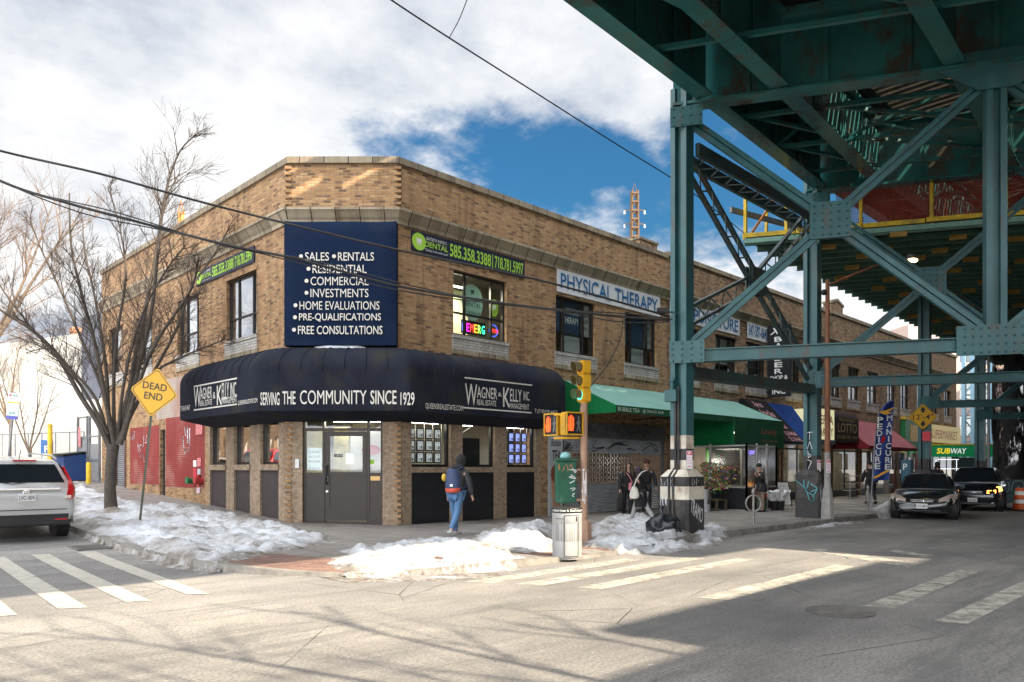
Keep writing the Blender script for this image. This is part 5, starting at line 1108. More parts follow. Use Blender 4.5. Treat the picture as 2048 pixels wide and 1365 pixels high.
# ================================================================== trees
M_BARK = mat('grey_brown_bark', (.075, .06, .048), .9, 0, .35, 8, .8, 30); M_TWIG = mat('brown_twigs', (.055, .038, .028), .85, 0, .2); M_BARKW = mat('sunlit_bark', (.15, .11, .08), .9, 0, .3); M_TWIGW = mat('sunlit_twigs', (.14, .095, .07), .85, 0, .2)  # warm bark and twig colours carry the orange sunlight on the far trees
def grow(mb, rr, p, d, length, rad, lvl, maxl, sides, spread=.6, up=.12, kids=4):
    n = 4 if lvl < maxl else 3; pts = [p]; q = p.copy(); dd = d.copy()
    for i in range(n):
        dd = (dd+V((rr.uniform(-.16, .16), rr.uniform(-.16, .16), rr.uniform(-.08, .16)+up*.3))).normalized(); q = q+dd*(length/n); pts.append(q.copy())
    mb.tube(pts, [max(.003, rad*(1-.7*i/n)) for i in range(n+1)], sides, cap=False)
    if lvl >= maxl: return
    for k in range(kids):
        f = rr.uniform(.3, 1); i = min(n-1, int(f*n)); base = pts[i].lerp(pts[i+1], f*n-i) if i < n else pts[-1]
        a = rr.uniform(0, 6.283); side = dd.orthogonal().normalized(); side = Matrix.Rotation(a, 3, dd) @ side
        nd = (dd*math.cos(spread)+side*math.sin(spread)*rr.uniform(.6, 1.2)+V((0, 0, up))).normalized()
        grow(mb, rr, base, nd, length*rr.uniform(.45, .75), rad*.5*(1-.4*f), lvl+1, maxl, 3, spread, up, kids)
def bare_tree(name, label, loc, h, seed, rt=.16, kids=4, mt=None, mw_=None, levels=3, limbs=7, width=.5, group=None):
    t = thing(name, label, 'tree', loc, 0, group); rr = random.Random(seed); mb = MB(); cr = MB(); o = V(loc)
    fork = h*.28; mb.tube([o-Z3*.2, o+Z3*.1, o+V((.03, .02, fork*.6)), o+V((.05, 0, fork))], [rt*1.25, rt*1.05, rt*.92, rt*.9], 10)
    for i in range(limbs):
        a = 6.283*i/limbs+rr.uniform(-.3, .3); w = rr.uniform(.25, 1)*width; d = V((math.cos(a)*w, math.sin(a)*w, 1)).normalized(); L = (h-fork)*rr.uniform(.75, 1)
        pts = [o+Z3*(fork-.1)]; q = pts[0].copy()
        for k in range(6): d = (d+V((rr.uniform(-.12, .12), rr.uniform(-.12, .12), .05))).normalized(); q = q+d*L/6; pts.append(q.copy())
        mb.tube(pts, [rt*.6*(1-.8*k/6) for k in range(7)], 7)
        for k in range(9):
            f = rr.uniform(.18, .98)*6; b = min(5, int(f)); base = pts[b].lerp(pts[b+1], f-b); s = (pts[b+1]-pts[b]).normalized(); sd = Matrix.Rotation(rr.uniform(0, 6.28), 3, s) @ s.orthogonal().normalized()
            grow(cr, rr, base, (s*.75+sd*.65+Z3*.15).normalized(), L*rr.uniform(.2, .42)*(1.1-f/9), rt*.2, 1, levels, 4, .6, .1, kids)
    mb.build('trunk', mt or M_BARK, t, smooth=60, fix=False); cr.build('crown', mw_ or M_TWIG, t, fix=False); return t
def Gs(px, py, dz=.13):
    z = dz
    for _ in range(30): p = G(px, py, min(z, 1.5)); z = .6*z+.4*(gh(p.x, min(p.y, 40))+dz)
    return p
# the street tree: main limbs follow the photograph's silhouette and spread in depth
tb = V((-5.0, 5.85, gh(0, 5.85)+.1)); st = thing('street_tree', 'bare street tree with grey trunk in the snow beside the DEAD END sign', 'tree', tb); rr = random.Random(11); mb = MB(); cr = MB()
sc = 19.75/1490
def lp(px, py, dep): return tb+RGT*((px-221)*sc)+Z3*((1028-py)*sc)+FWD*dep
mb.tube([lp(222, 1040, 0), lp(221, 1020, 0), lp(219, 980, 0), lp(220, 930, .02), lp(224, 890, .03)], [.19, .165, .14, .135, .15], 12)
LIMBS = [([(222, 905), (200, 850), (165, 790), (125, 715), (85, 670), (40, 640), (0, 612), (-40, 590)], -.6, .075), ([(222, 905), (205, 830), (190, 740), (165, 640), (140, 560), (110, 470), (95, 400)], 1.6, .06), ([(228, 890), (222, 800), (215, 700), (200, 600), (195, 520), (205, 430)], -1.5, .065),
         ([(235, 890), (250, 800), (262, 700), (280, 600), (290, 520), (300, 430), (312, 370), (330, 325)], .8, .062), ([(240, 890), (270, 780), (300, 680), (318, 600), (330, 520), (345, 430), (362, 375), (385, 330), (415, 305)], -.9, .06), ([(245, 880), (290, 770), (340, 690), (390, 640), (430, 600), (452, 560)], -1.8, .06), ([(252, 850), (300, 750), (350, 715), (400, 690), (440, 672)], .5, .045), ([(230, 880), (240, 760), (250, 650), (235, 540), (240, 450)], 2.2, .06), ([(215, 880), (180, 800), (120, 740), (60, 690), (0, 690)], 1.2, .05),
         ([(215, 870), (170, 770), (110, 690), (50, 600), (15, 520)], -1.1, .045), ([(225, 880), (200, 780), (160, 690), (110, 580), (65, 490), (40, 430)], .4, .05), ([(228, 880), (230, 780), (240, 680), (262, 560), (255, 470), (235, 390)], -.5, .05), ([(240, 870), (285, 760), (330, 650), (350, 560), (390, 480), (415, 410)], 1.6, .05), ([(235, 870), (262, 760), (310, 640), (370, 560), (420, 520)], -1.4, .045)]
for pts, dep, r0 in LIMBS:
    n = len(pts); P = [lp(x, y, dep*i/(n-1)) for i, (x, y) in enumerate(pts)]; P = [V(p) for p in curve_pts([tuple(p) for p in P], 3)]
    N = len(P)-1; mb.tube(P, [r0*(1-.82*i/N)+.004 for i in range(N+1)], 8)
    L = sum((a-b).length for a, b in zip(P[1:], P[:-1]))
    for k in range(22):
        f = rr.uniform(.22, 1)*N; b = min(N-1, int(f)); base = P[b].lerp(P[b+1], f-b); s = (P[b+1]-P[b]).normalized(); sd = Matrix.Rotation(rr.uniform(0, 6.28), 3, s) @ s.orthogonal().normalized()
        grow(cr, rr, base, (s*.75+sd*.7+Z3*.12).normalized(), L*rr.uniform(.1, .24)*(1.2-.95*f/N), .016, 1, 3, 4, .6, .02, 5)
mb.build('trunk', M_BARK, st, smooth=60, fix=False); cr.build('crown', M_TWIG, st, fix=False)
def gpos(px, Y): p = to_ab((px-1024)/1490*Y, Y); p.z = gh(p.x, min(p.y, 40)); return p
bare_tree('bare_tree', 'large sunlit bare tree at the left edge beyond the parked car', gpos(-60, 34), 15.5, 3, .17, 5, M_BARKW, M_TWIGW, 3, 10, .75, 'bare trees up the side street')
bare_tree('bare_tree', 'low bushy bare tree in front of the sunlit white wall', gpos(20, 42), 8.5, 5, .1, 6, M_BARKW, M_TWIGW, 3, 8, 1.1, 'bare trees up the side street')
bare_tree('sapling', 'thin bare sapling on the pavement behind the white car', gpos(58, 27), 5.2, 8, .05, 3, M_BARK, M_TWIG, 2, 5, .45)
bare_tree('bare_tree', 'bare tree on the opposite pavement, before the low shop row', (-5.2, -21.3, .13), 10.7, 21, .13, 4, M_BARK, M_TWIG, 2, 7, .7)
# ================================================================== background up the side street
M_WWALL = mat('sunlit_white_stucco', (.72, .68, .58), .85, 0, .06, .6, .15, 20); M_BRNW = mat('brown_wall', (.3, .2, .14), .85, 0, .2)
def blockb(name, lab, corners, z0, z1, m, **k):
    c = V((sum(p.x for p in corners)/len(corners), sum(p.y for p in corners)/len(corners), z0)); t = thing(name, lab, 'building', c); b = MB(); b.loft([[V((p.x, p.y, z0)) for p in corners], [V((p.x, p.y, z1)) for p in corners]]); b.build('wall', m, t); return t
w0, w1 = gpos(69, 44), gpos(215, 38); dv = V((-.3, .95, 0))
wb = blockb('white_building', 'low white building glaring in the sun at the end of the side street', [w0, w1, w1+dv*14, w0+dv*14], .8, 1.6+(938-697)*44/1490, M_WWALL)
b = MB(); zt = 1.6+(938-697)*44/1490; d = (w1-w0); b.prism([w0+Z3*(zt-w0.z), w0+d+Z3*(zt-w1.z), w0+d+Z3*(zt+.15-w1.z), w0+Z3*(zt+.15-w0.z)], dv*.4); b.build('coping', mat('terracotta_coping', (.3, .12, .07), .8), wb)
s0 = gpos(30, 56); b = MB(); z = 1.6+(938-740)*48/1490
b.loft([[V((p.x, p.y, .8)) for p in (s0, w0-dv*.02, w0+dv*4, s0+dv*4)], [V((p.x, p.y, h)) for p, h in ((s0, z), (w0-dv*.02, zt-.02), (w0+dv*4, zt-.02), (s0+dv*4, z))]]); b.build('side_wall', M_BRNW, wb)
g0, g1 = gpos(163, 36), gpos(207, 34.5); gb = blockb('metal_clad_building', 'blue-grey metal-clad upper building behind the corner building', [g0, g1, g1+V((2, 6, 0)), g0+V((2, 6, 0))], 4.9, 1.6+(938-637)*36/1490, mat('blue_grey_cladding', (.15, .16, .19), .6, .1, .15, 1)); b = MB(); b.loft([[V((p.x, p.y, .8)) for p in (g0, g1, g1+V((2, 6, 0)), g0+V((2, 6, 0)))], [V((p.x, p.y, 4.89)) for p in (g0, g1, g1+V((2, 6, 0)), g0+V((2, 6, 0)))]]); b.build('lower_wall', M_WWALL, gb)
c = gpos(154, 40); t = thing('brick_chimney', 'orange brick chimney above the white building roof', 'chimney', V((c.x, c.y, 7.5))); b = MB(); b.box(c.x-.25, c.x+.25, c.y-.25, c.y+.25, 6.5, 8.9); b.build('stack', brick_mat('orange_brick', [(0, (.35, .13, .06)), (1, (.5, .22, .11))], (.4, .3, .22)), t); b = MB(); b.box(c.x-.32, c.x+.32, c.y-.32, c.y+.32, 8.9, 9.15); b.build('cap', MATS['orange_brick'], t)
for k, (px, Y, w, h, lab) in enumerate(((-60, 75, 14, 9.5, 'distant tan apartment block at the far left'), (60, 95, 22, 10.5, 'distant pale apartment block behind the white building'))):
    c = gpos(px, Y); t = thing('apartment_block', lab, 'building', V((c.x, c.y, 1))); M = fm((c.x-w/2*RGT.x, c.y-w/2*RGT.y, 0), tuple(RGT), tuple(FWD)); ops = [(u, u+1.2, z, z+1.6) for u in [1+2.6*i for i in range(int(w/2.8))] for z in (2.5, 5.4, 8.0)]
    b = MB(); wall(b, M, 0, w, 0, h, [o for o in ops if o[3] < h], .2); b.box(0, w, .25, 8, 0, h-.01, M); b.build('wall', mat('pale_tan_stucco', (.5, .42, .33), .85), t, fix=False)
    b = MB(); [b.face([M @ V(p) for p in ((o[0], .2, o[2]), (o[1], .2, o[2]), (o[1], .2, o[3]), (o[0], .2, o[3]))]) for o in ops if o[3] < h]; b.build('window', M_GLASSB, t, fix=False)
# chain link fence, gate cage, dumpster, posts
def wire_mat():
    t = NT('chain_link'); t.color((.4, .4, .4)); t.b.inputs['Metallic'].default_value = .7; t.b.inputs['Roughness'].default_value = .4
    mp = t.n('Mapping'); mp.inputs['Rotation'].default_value = (0, 0, R(45)); t.k(t.tc.outputs['UV'], mp.inputs[0]); br = t.n('TexBrick'); t.k(mp.outputs[0], br.inputs['Vector']); br.inputs['Scale'].default_value = 1; br.inputs['Brick Width'].default_value = .07; br.inputs['Row Height'].default_value = .07; br.inputs['Mortar Size'].default_value = .005; br.offset = 0
    tr = t.n('BsdfTransparent'); mx = t.n('MixShader'); t.k(br.outputs['Fac'], mx.inputs[0]); t.k(tr.outputs[0], mx.inputs[1]); t.k(t.b.outputs[0], mx.inputs[2]); t.k(mx.outputs[0], t.out.inputs['Surface']); return t.m
M_WIRE = wire_mat(); f0, f1 = gpos(-20, 36), gpos(168, 33); fn = thing('chain_link_fence', 'chain-link fence in front of the sunlit white wall', 'fence', f0.lerp(f1, .5)); zt = 1.6+(938-866)*34/1490
b = MB(); b.face([f0, f1, V((f1.x, f1.y, zt)), V((f0.x, f0.y, zt))]); b.build('mesh', M_WIRE, fn, fix=False)
for i in range(8): b = MB(); p = f0.lerp(f1, i/7); b.tube([p, V((p.x, p.y, zt))], .03, 8); b.build('post', M_GALV, fn)
for z in (zt, 1.6+(938-918)*34/1490): b = MB(); b.tube([V((f0.x, f0.y, z)), V((f1.x, f1.y, z))], .025, 6); b.build('rail', M_GALV, fn)
a, c = gpos(156, 31), gpos(199, 30); gt = thing('metal_gate', 'grey steel gate cage with mesh panels beside the building', 'gate', a); zt = 1.6+(938-832)*30.5/1490; d = c-a; P = lambda u, z: V((a.x+d.x*u, a.y+d.y*u, a.z+z)); H = zt-a.z
b = MB()
for u in (0, .45, .55, 1): b.beam(P(u, 0), P(u, H*(1.05 if u == 1 else 1)), .09, .09)
for u0, u1 in ((0, .45), (.55, 1)):
    for z in (.1, .95, 1.9, H-.05): b.beam(P(u0, z), P(u1, z), .07, .07)
b.build('frame', M_GALV, gt); b = MB()
for u0, u1, z0, z1 in ((.02, .43, .15, .95), (.57, .98, .15, .95), (.02, .43, .95, 1.9), (.57, .98, .95, 1.6)): b.face([P(u0, z0), P(u1, z0), P(u1, z1), P(u0, z1)])
b.build('panel', mat('grey_gate_panel', (.22, .22, .22), .6), gt, fix=False); b = MB(); n = d.normalized().cross(Z3)*.06; b.face([P(.08, 1.5)+n, P(.2, 1.5)+n, P(.2, 2.3)+n, P(.08, 2.3)+n]); b.build('notice', mat('red_white_notice', (.6, .2, .2), .6, var=.4, vs=12), gt, fix=False)
c = gpos(145, 30.5); dm = thing('dumpster', 'blue dumpster beside the gate with its lid ajar', 'dumpster', c, .3); b = MB(); b.prism([(-.55, -.4, .15), (.5, -.4, .15), (.5, -.4, 1.25), (-.6, -.4, 1.1)], (0, .9, 0)); b.build('bin', mat('blue_dumpster_paint', (.02, .06, .2), .5), dm, local=True); b = MB(); b.prism([(-.65, -.45, 1.13), (.55, -.45, 1.3), (.55, -.45, 1.35), (-.65, -.45, 1.2)], (0, 1, 0)); b.build('lid', M_BLACKP, dm, local=True)
for s in (-1, 1): b = MB(); b.lathe([(.08, -.03), (.08, .03)], 10, M=Matrix.Translation((.35*s, -.3, .08)) @ Matrix.Rotation(R(90), 4, 'X')); b.build('wheel', M_BLACKP, dm, local=True)
c = gpos(96, 29.5); t = thing('parking_sign', 'blue parking sign with a white P behind the white car', 'sign', c); zz = lambda y: 1.6+(938-y)*29.5/1490-c.z
b = MB(); b.tube([(0, 0, 0), (0, 0, zz(885))], .04, 8); b.build('post', M_GALV, t, local=True); q = FWD*-.05
b = MB(); b.prism([RGT*-.24+q+Z3*zz(907), RGT*.24+q+Z3*zz(907), RGT*.24+q+Z3*zz(882), RGT*-.24+q+Z3*zz(880)], FWD*-.03); b.build('panel', mat('sign_blue', (.03, .13, .36), .5, var=.05), t, local=True); b = MB(); text(b, 'P', RGT*-.09+FWD*-.085+Z3*zz(905), RGT, Z3, .17, .26, bold=.05); b.build('lettering', M_TOOTH, t, local=True, fix=False)
for px, y0, lab in ((100, 848, 'tall yellow bollard beside the parking sign'), (177, 925, 'short yellow bollard in front of the gate')):
    c = gpos(px, 29.2); b = MB(); h = 1.6+(938-y0)*29.2/1490-c.z; t = thing('bollard', lab, 'bollard', c); b.lathe([(.09, 0), (.09, h-.05), (.06, h)], 12); b.build('post', M_YEL, t, local=True, smooth=50)
# far-left bus stop sign
c = gpos(8, 21.5); c.x += 0; t = thing('bus_stop_sign', 'leaning white and green bus stop panel on a thin pole at far left', 'sign', c); k = 21.5/1490; f = lambda px, py, d=0: RGT*((px-8)*k)+Z3*(1.6+(938-py)*k-c.z)+FWD*(-.04-d)
b = MB(); b.tube([V((0, 0, 0)), RGT*(22*k)+Z3*(1.6+(938-785)*k-c.z)], .03, 8); b.build('pole', M_GALV, t, local=True)
for nm, pts, m in (('top_panel', ((19, 786), (43, 788), (41, 805), (17, 803)), M_WHITE), ('yellow_strip', ((17, 803.5), (41, 805.5), (41, 808), (16.5, 806)), M_YEL), ('map_panel', ((16.5, 806.5), (41, 808.5), (37, 833), (14, 831)), mat('pale_green_print', (.55, .68, .62), .6, var=.1, vs=8)), ('bottom_strip', ((14, 831.5), (37, 833.5), (36.5, 840), (13, 838)), mat('violet_print', (.1, .1, .4), .6, var=0))):
    b = MB(); b.prism([f(*p) for p in pts], FWD*.02); b.build(nm, m, t, local=True)
b = MB(); b.prism([f(23+2.6*math.cos(i*.52), 791+2.6*math.sin(i*.52), .002) for i in range(12)], FWD*-.003); b.build('red_logo', mat('sign_red', (.55, .03, .05), .5, var=0), t, local=True); b = MB(); text(b, 'BUS', f(28, 794, .004), RGT, Z3, 10*k, 5*k, bold=.03); text(b, 'Q18', f(19, 829, .004), RGT, Z3, 12*k, 5*k, bold=.03); b.build('lettering', mat('sign_green_print', (.02, .2, .13), .5, var=0), t, local=True, fix=False)
# transmission towers far behind the roofs
def pylon(lab, px, ytop, Y, w, m, arms=True):
    c = to_ab((px-1024)/1490*Y, Y); h = 1.6+(938-ytop)*Y/1490; t = thing('transmission_tower', lab, 'pylon', c); b = MB(); hs = lambda z: w*(.55-.25*z/h)
    for sx in (-1, 1):
        for sy in (-1, 1): b.beam(c+RGT*sx*w*.55+FWD*sy*w*.5, c+RGT*sx*w*.28+FWD*sy*w*.3+Z3*(h-1.5), .28, .28)
    b.build('legs', m, t); b = MB(); n = int(h/1.5)
    for i in range(n):
        z = i*1.5; a = hs(z)
        for s in (-1, 1): b.beam(c-RGT*a*1.05+FWD*s*w*.4+Z3*z, c+RGT*a*1.05+FWD*s*w*.4+Z3*z, .3, .32)
    b.build('rungs', m, t); b = MB(); b.tube([c-RGT*.4+Z3*(h-1.6), c+Z3*h, c+RGT*.4+Z3*(h-1.6)], .09, 5); b.build('peak', m, t)
    if arms:
        for k, z in enumerate((h-4.8, h-7.2, h-9.6)):
            b = MB(); b.beam(c-RGT*1.7+Z3*z, c+RGT*1.7+Z3*z, .16, .16); b.build('arm', m, t)
            for s in (-1, 1):
                b = MB(); b.lathe([(.16, 0), (.22, .15), (.12, .3), (.22, .45), (.12, .6)], 8, c+RGT*1.75*s+Z3*(z-.7)); b.build('insulator', M_PALE, t)
M_TWR = mat('yellow_tower_paint', (.1, .05, .014), .6, 0, .2, .3)
pylon('yellow lattice transmission tower rising behind the shop row parapet', 1269, 366, 130, 1.75, M_TWR); pylon('thin orange lattice mast behind the corner building\'s side parapet', 362, 402, 95, .6, mat('orange_tower_paint', (.5, .2, .04), .6), False)
# ================================================================== ploughed snow
def snow_pile(label, outline, H, seed, step=.07, edge=.55, dirt=.5, dz=.13, onroad=False, lump=1.0):
    P = [Gs(x, y, .02 if onroad else dz) for x, y in outline]; pts = [(p.x, p.y) for p in P]
    x0, x1 = min(p[0] for p in pts), max(p[0] for p in pts); y0, y1 = min(p[1] for p in pts), max(p[1] for p in pts)
    def inside(x, y):
        c = False; j = len(pts)-1
        for i in range(len(pts)):
            if (pts[i][1] > y) != (pts[j][1] > y) and x < (pts[j][0]-pts[i][0])*(y-pts[i][1])/(pts[j][1]-pts[i][1])+pts[i][0]: c = not c
            j = i
        return c
    def dist(x, y):
        m = 9
        for i in range(len(pts)):
            ax, ay = pts[i]; bx, by = pts[(i+1) % len(pts)]; dx, dy = bx-ax, by-ay; t = max(0, min(1, ((x-ax)*dx+(y-ay)*dy)/(dx*dx+dy*dy+1e-9))); m = min(m, math.hypot(x-ax-t*dx, y-ay-t*dy))
        return m
    nx, ny = int((x1-x0)/step)+2, int((y1-y0)/step)+2; idx = {}; mb = MB(); dv = []
    for j in range(ny):
        for i in range(nx):
            x, y = x0+i*step, y0+j*step; ins = inside(x, y); d = dist(x, y)*(1 if ins else -1)+.22*noise.noise(V((x*2.2, y*2.2, seed)))
            if d < -step*1.2: continue
            k = max(0, min(1, d/edge)); k = k*k*(3-2*k)
            v = noise.voronoi(V((x*2.6, y*2.6, seed*1.7)))[0][0]; v2 = noise.voronoi(V((x*6.5, y*6.5, seed*2.3)))[0][0]
            f = noise.fractal(V((x*.9, y*.9, seed)), .8, 2.1, 4)
            v3 = noise.voronoi(V((x*13, y*13, seed*3.1)))[0][0]; h = H*k*(.62+.5*f)+lump*min(1, k*3)*(.13*(.5-v)+.07*(.5-v2)+.03*(.5-v3))
            base = (gh(x, y) if onroad else sw(x, y))
            if (x > -2.57 and y < (-7.1 if x < 1 else -6.75)) or (y > -3.1 and x < -6.57) or (x < -2.57 and y < -3.1 and math.hypot(x+2.57, y+3.1) > 4): base = gh(x, y)
            jit = noise.noise_vector(V((x*5, y*5, seed)))*.02
            idx[i, j] = len(mb.v); mb.v.append(V((x+jit.x, y+jit.y, base+max(-.03 if d < 0 else .004, h)))); dv.append(max(0, min(1, dirt*(1.5-k*1.25)+dirt*.9*(f-.05)+.35*(v2-.42))))
    for (i, j) in list(idx):
        q = [(i, j), (i+1, j), (i+1, j+1), (i, j+1)]
        if all(c in idx for c in q): mb.f.append(tuple(idx[c] for c in q)); mb.m.append(0)
    c = V((sum(p[0] for p in pts)/len(pts), sum(p[1] for p in pts)/len(pts), 0)); c.z = gh(c.x, c.y)
    me = bpy.data.meshes.new('snow_pile'); me.from_pydata([tuple(v-c) for v in mb.v], [], mb.f); me.materials.append(M_SNOW)
    at_ = me.attributes.new('dirt', 'FLOAT', 'POINT'); at_.data.foreach_set('value', dv); me.shade_smooth()
    o = bpy.data.objects.new('snow_pile', me); COL.objects.link(o); o.location = c; tag(o, label, 'snow', 'ploughed snow piles'); return o
snow_pile('long dirty snow bank around the tree and DEAD END sign', [(150, 962), (215, 988), (300, 1012), (330, 1006), (380, 1015), (450, 1026), (530, 1043), (600, 1058), (655, 1072), (672, 1081), (640, 1092), (570, 1104), (500, 1117), (430, 1130), (340, 1120), (265, 1098), (215, 1080), (165, 1062), (140, 1040), (120, 1000)], .16, 2, .06, .5, .85)
snow_pile('snow heap on the brick ramp at the front of the corner', [(640, 1133), (690, 1108), (800, 1093), (880, 1083), (950, 1090), (1010, 1104), (1055, 1124), (1030, 1136), (900, 1143), (780, 1152), (690, 1149)], .08, 5, .04, .35, .75, .05)
snow_pile('sunlit snow mound left of the litter bin', [(935, 1080), (985, 1062), (1060, 1047), (1110, 1050), (1120, 1098), (1050, 1103), (970, 1092)], .23, 7, .04, .5, .5)
snow_pile('snow bank between the signal pole and the striped steel column', [(1160, 1062), (1215, 1040), (1290, 1033), (1330, 1048), (1380, 1056), (1390, 1085), (1340, 1094), (1280, 1098), (1200, 1092), (1165, 1088)], .2, 9, .04, .4, .7)
snow_pile('snow remnants at the right foot of the striped column', [(1395, 1052), (1440, 1052), (1462, 1064), (1440, 1076), (1400, 1086), (1388, 1080)], .09, 12, .04, .3, .7)
snow_pile('small snow heap on the kerb behind the feather flag', [(1742, 1018), (1770, 1010), (1800, 1014), (1800, 1026), (1765, 1030)], .3, 14, .08, .5, .4)
snow_pile('thin dirty ice patch in the gutter by the dark column base', [(1600, 1052), (1650, 1045), (1710, 1040), (1720, 1046), (1660, 1054), (1612, 1059)], .05, 17, .07, .4, .7, onroad=True)
snow_pile('thin icy slush along the kerb of the front corner', [(620, 1148), (700, 1150), (850, 1150), (1000, 1143), (1000, 1152), (850, 1160), (690, 1160)], .03, 19, .06, .4, .9, onroad=True, lump=.3)
# ================================================================== vehicles
M_RUB = mat('black_tyre_rubber', (.02, .02, .021), .8, 0, .2); M_RIM = mat('alloy_rim', (.45, .46, .47), .3, .9, .1); M_CGL = mat('dark_car_glass', (.012, .016, .02), .05, 0, 0, spec=.9); M_TRIM = mat('black_plastic_trim', (.022, .022, .024), .55, 0, .2)
M_REDL = mat('red_tail_lens', (.45, .012, .015), .15, 0, 0, spec=.8); M_CLR = mat('clear_lamp_lens', (.6, .6, .58), .1, .3, 0, spec=.9); M_PLATE = mat('white_number_plate', (.7, .7, .68), .5, var=0); M_CHR = mat('chrome', (.75, .76, .78), .12, 1, 0); M_BLK = mat('plate_print', (.02, .03, .06), .6, var=0)
def cross(w, z0, z1, crown=.0, tum=.03):
    h = z1-z0
    half = [(.0, z0), (w*.82, z0), (w*.94, z0+h*.1), (w*.985, z0+h*.3), (w, z0+h*.55), (w*.985, z0+h*.8), (w-.05, z1-h*.06), (w-.12, z1), (w*.5, z1+crown*.8), (0, z1+crown)]
    return half
def car(name, label, loc, rot, paint, S, plate, group=None, lit=None):
    t = thing(name, label, 'car', loc, rot, group); L, W, H = S['L'], S['W']/2, S['H']
    b = MB(); rings = []
    for x, w, z0, z1, c in S['body']:
        h = cross(W*w, z0, z1, c); rings.append([V((x*L, y, z)) for y, z in h]+[V((x*L, -y, z)) for y, z in h[-2:0:-1]])
    b.loft(rings); body = b.build('body', paint, t, smooth=40, local=True)
    # cabin
    xf0, xf1, xr1, xr0, zb, zr, wb, wt = S['cab']; b = MB()
    def cr(x, z, wb_, k): return None
    st = []
    for f, x in ((0, xf0), (1, xf1), (1.03, xf1-(xf1-xr1)*.35), (1.0, xr1+(xf1-xr1)*.1), (.97, xr1), (0, xr0)):
        z = zb+(zr-zb)*f; w = W*(wb+(wt-wb)*min(1, f)); st.append((x*L, w, z))
    # roof skin as a loft from windscreen base to tailgate base
    top = [[V((x, -w, zb-.04)), V((x, -w, zb))] for x, w, z in st]
    rings = []
    for x, w, z in st:
        wbm = W*wb
        rings.append([V((x, -wbm, zb-.05)), V((x, -w-.0, max(zb-.04, z-.07))), V((x, -w*.93, z)), V((x, 0, z+.02)), V((x, w*.93, z)), V((x, w, max(zb-.04, z-.07))), V((x, wbm, zb-.05))])
    b.loft(rings); b.build('cabin', paint, t, smooth=35, local=True)
    def win(nm, pts, m=M_CGL, off=.012):
        n = (pts[1]-pts[0]).cross(pts[2]-pts[0]).normalized(); c = sum(pts, V())/len(pts)
        if n.dot(c-V((c.x*.6, 0, zb-.2))) < 0: n = -n
        g = MB(); g.prism([p+n*(off-.02) for p in pts], n*.022); return g.build(nm, m, t, bevel=.006, local=True)
    A = lambda i, u, v: V((st[i][0], st[i][1]*u, st[i][2])) 
    f0, f1, r1, r0 = st[0], st[1], st[4], st[5]
    def slope(p, q, v, u): # point on a sloping end panel
        x = p[0]+(q[0]-p[0])*v; z = p[2]+(q[2]-p[2])*v; w = (p[1]+(q[1]-p[1])*v); return V((x, w*u, z))
    win('windscreen', [slope(f0, f1, .06, .9), slope(f0, f1, .93, .88), slope(f0, f1, .93, -.88), slope(f0, f1, .06, -.9)]); win('rear_window', [slope(r0, r1, S.get('rw', .12), .86), slope(r0, r1, .88, .84), slope(r0, r1, .88, -.84), slope(r0, r1, S.get('rw', .12), -.86)])
    for s in (1, -1):
        zt_ = zb+(zr-zb)*.86; y = lambda z: s*(W*wb+(W*wt-W*wb)*((z-zb)/(zr-zb)))
        xs = [xf0*L-.25, xf1*L-.02, (xf1*.5+xr1*.5)*L, xr1*L+.05, xr0*L+(.2 if S['suv'] else .35)]
        zl = zb+.03
        win('side_window', [V((xs[0]-.02, y(zl), zl)), V((xs[1]-.06, y(zt_), zt_)), V((xs[2]+.05, y(zt_), zt_)), V((xs[2]+.05, y(zl), zl))]); win('side_window', [V((xs[2]-.04, y(zl), zl)), V((xs[2]-.04, y(zt_), zt_)), V((xs[3], y(zt_), zt_)), V((xs[4], y(zl), zl))])
        m = MB(); m.loft([[V((xf0*L-.35, s*(W+.02), zb+.02)), V((xf0*L-.3, s*(W+.2), zb+.04)), V((xf0*L-.3, s*(W+.2), zb+.16)), V((xf0*L-.33, s*(W+.02), zb+.14))], [V((xf0*L-.45, s*(W+.02), zb+.02)), V((xf0*L-.42, s*(W+.18), zb+.04)), V((xf0*L-.42, s*(W+.18), zb+.15)), V((xf0*L-.43, s*(W+.02), zb+.13))]]); m.build('mirror', paint, t, bevel=.02, local=True)
        m = MB(); m.box((xf1*.5+xr1*.5)*L+.1, (xf1*.5+xr1*.5)*L+.28, s*(W*.985)-.012, s*(W*.985)+.025, zb-.16, zb-.13); m.box(xr1*L+.05, xr1*L+.22, s*(W*.97)-.012, s*(W*.985)+.02, zb-.16, zb-.13); m.build('handle', M_CHR if S['suv'] else paint, t, local=True)
    for wx in S['wheels']:
        for s in (1, -1):
            wr = S['wr']; T = Matrix.Translation((wx*L, s*(W-.1), wr)) @ Matrix.Rotation(R(90), 4, 'X')
            m = MB(); m.lathe([(wr+.06, -.12), (wr+.06, .12)], 28, M=T if s < 0 else T); m.build('wheel_arch', M_TRIM, t, local=True)
            m = MB(); m.lathe([(wr*.62, -.125), (wr*.93, -.12), (wr, -.08), (wr, .08), (wr*.93, .12), (wr*.62, .125)], 28, M=Matrix.Translation((wx*L, s*(W-.085), wr)) @ Matrix.Rotation(R(90), 4, 'X')); w_ = m.build('wheel', M_RUB, t, smooth=40, local=True)
            m = MB(); Ms = Matrix.Translation((wx*L, s*(W-.085), wr)) @ Matrix.Rotation(R(-90)*s, 4, 'X'); m.lathe([(wr*.64, .118), (wr*.66, .132), (wr*.58, .132), (wr*.54, .11), (.05, .1), (.05, .13)], 24, M=Ms)
            for k in range(5): m.box(.04, wr*.58, -.035, .035, .1, .128, Ms @ Matrix.Rotation(k*1.2566, 4, 'Z'))
            m.build('rim', M_RIM, w_, smooth=40, local=True)
    return t
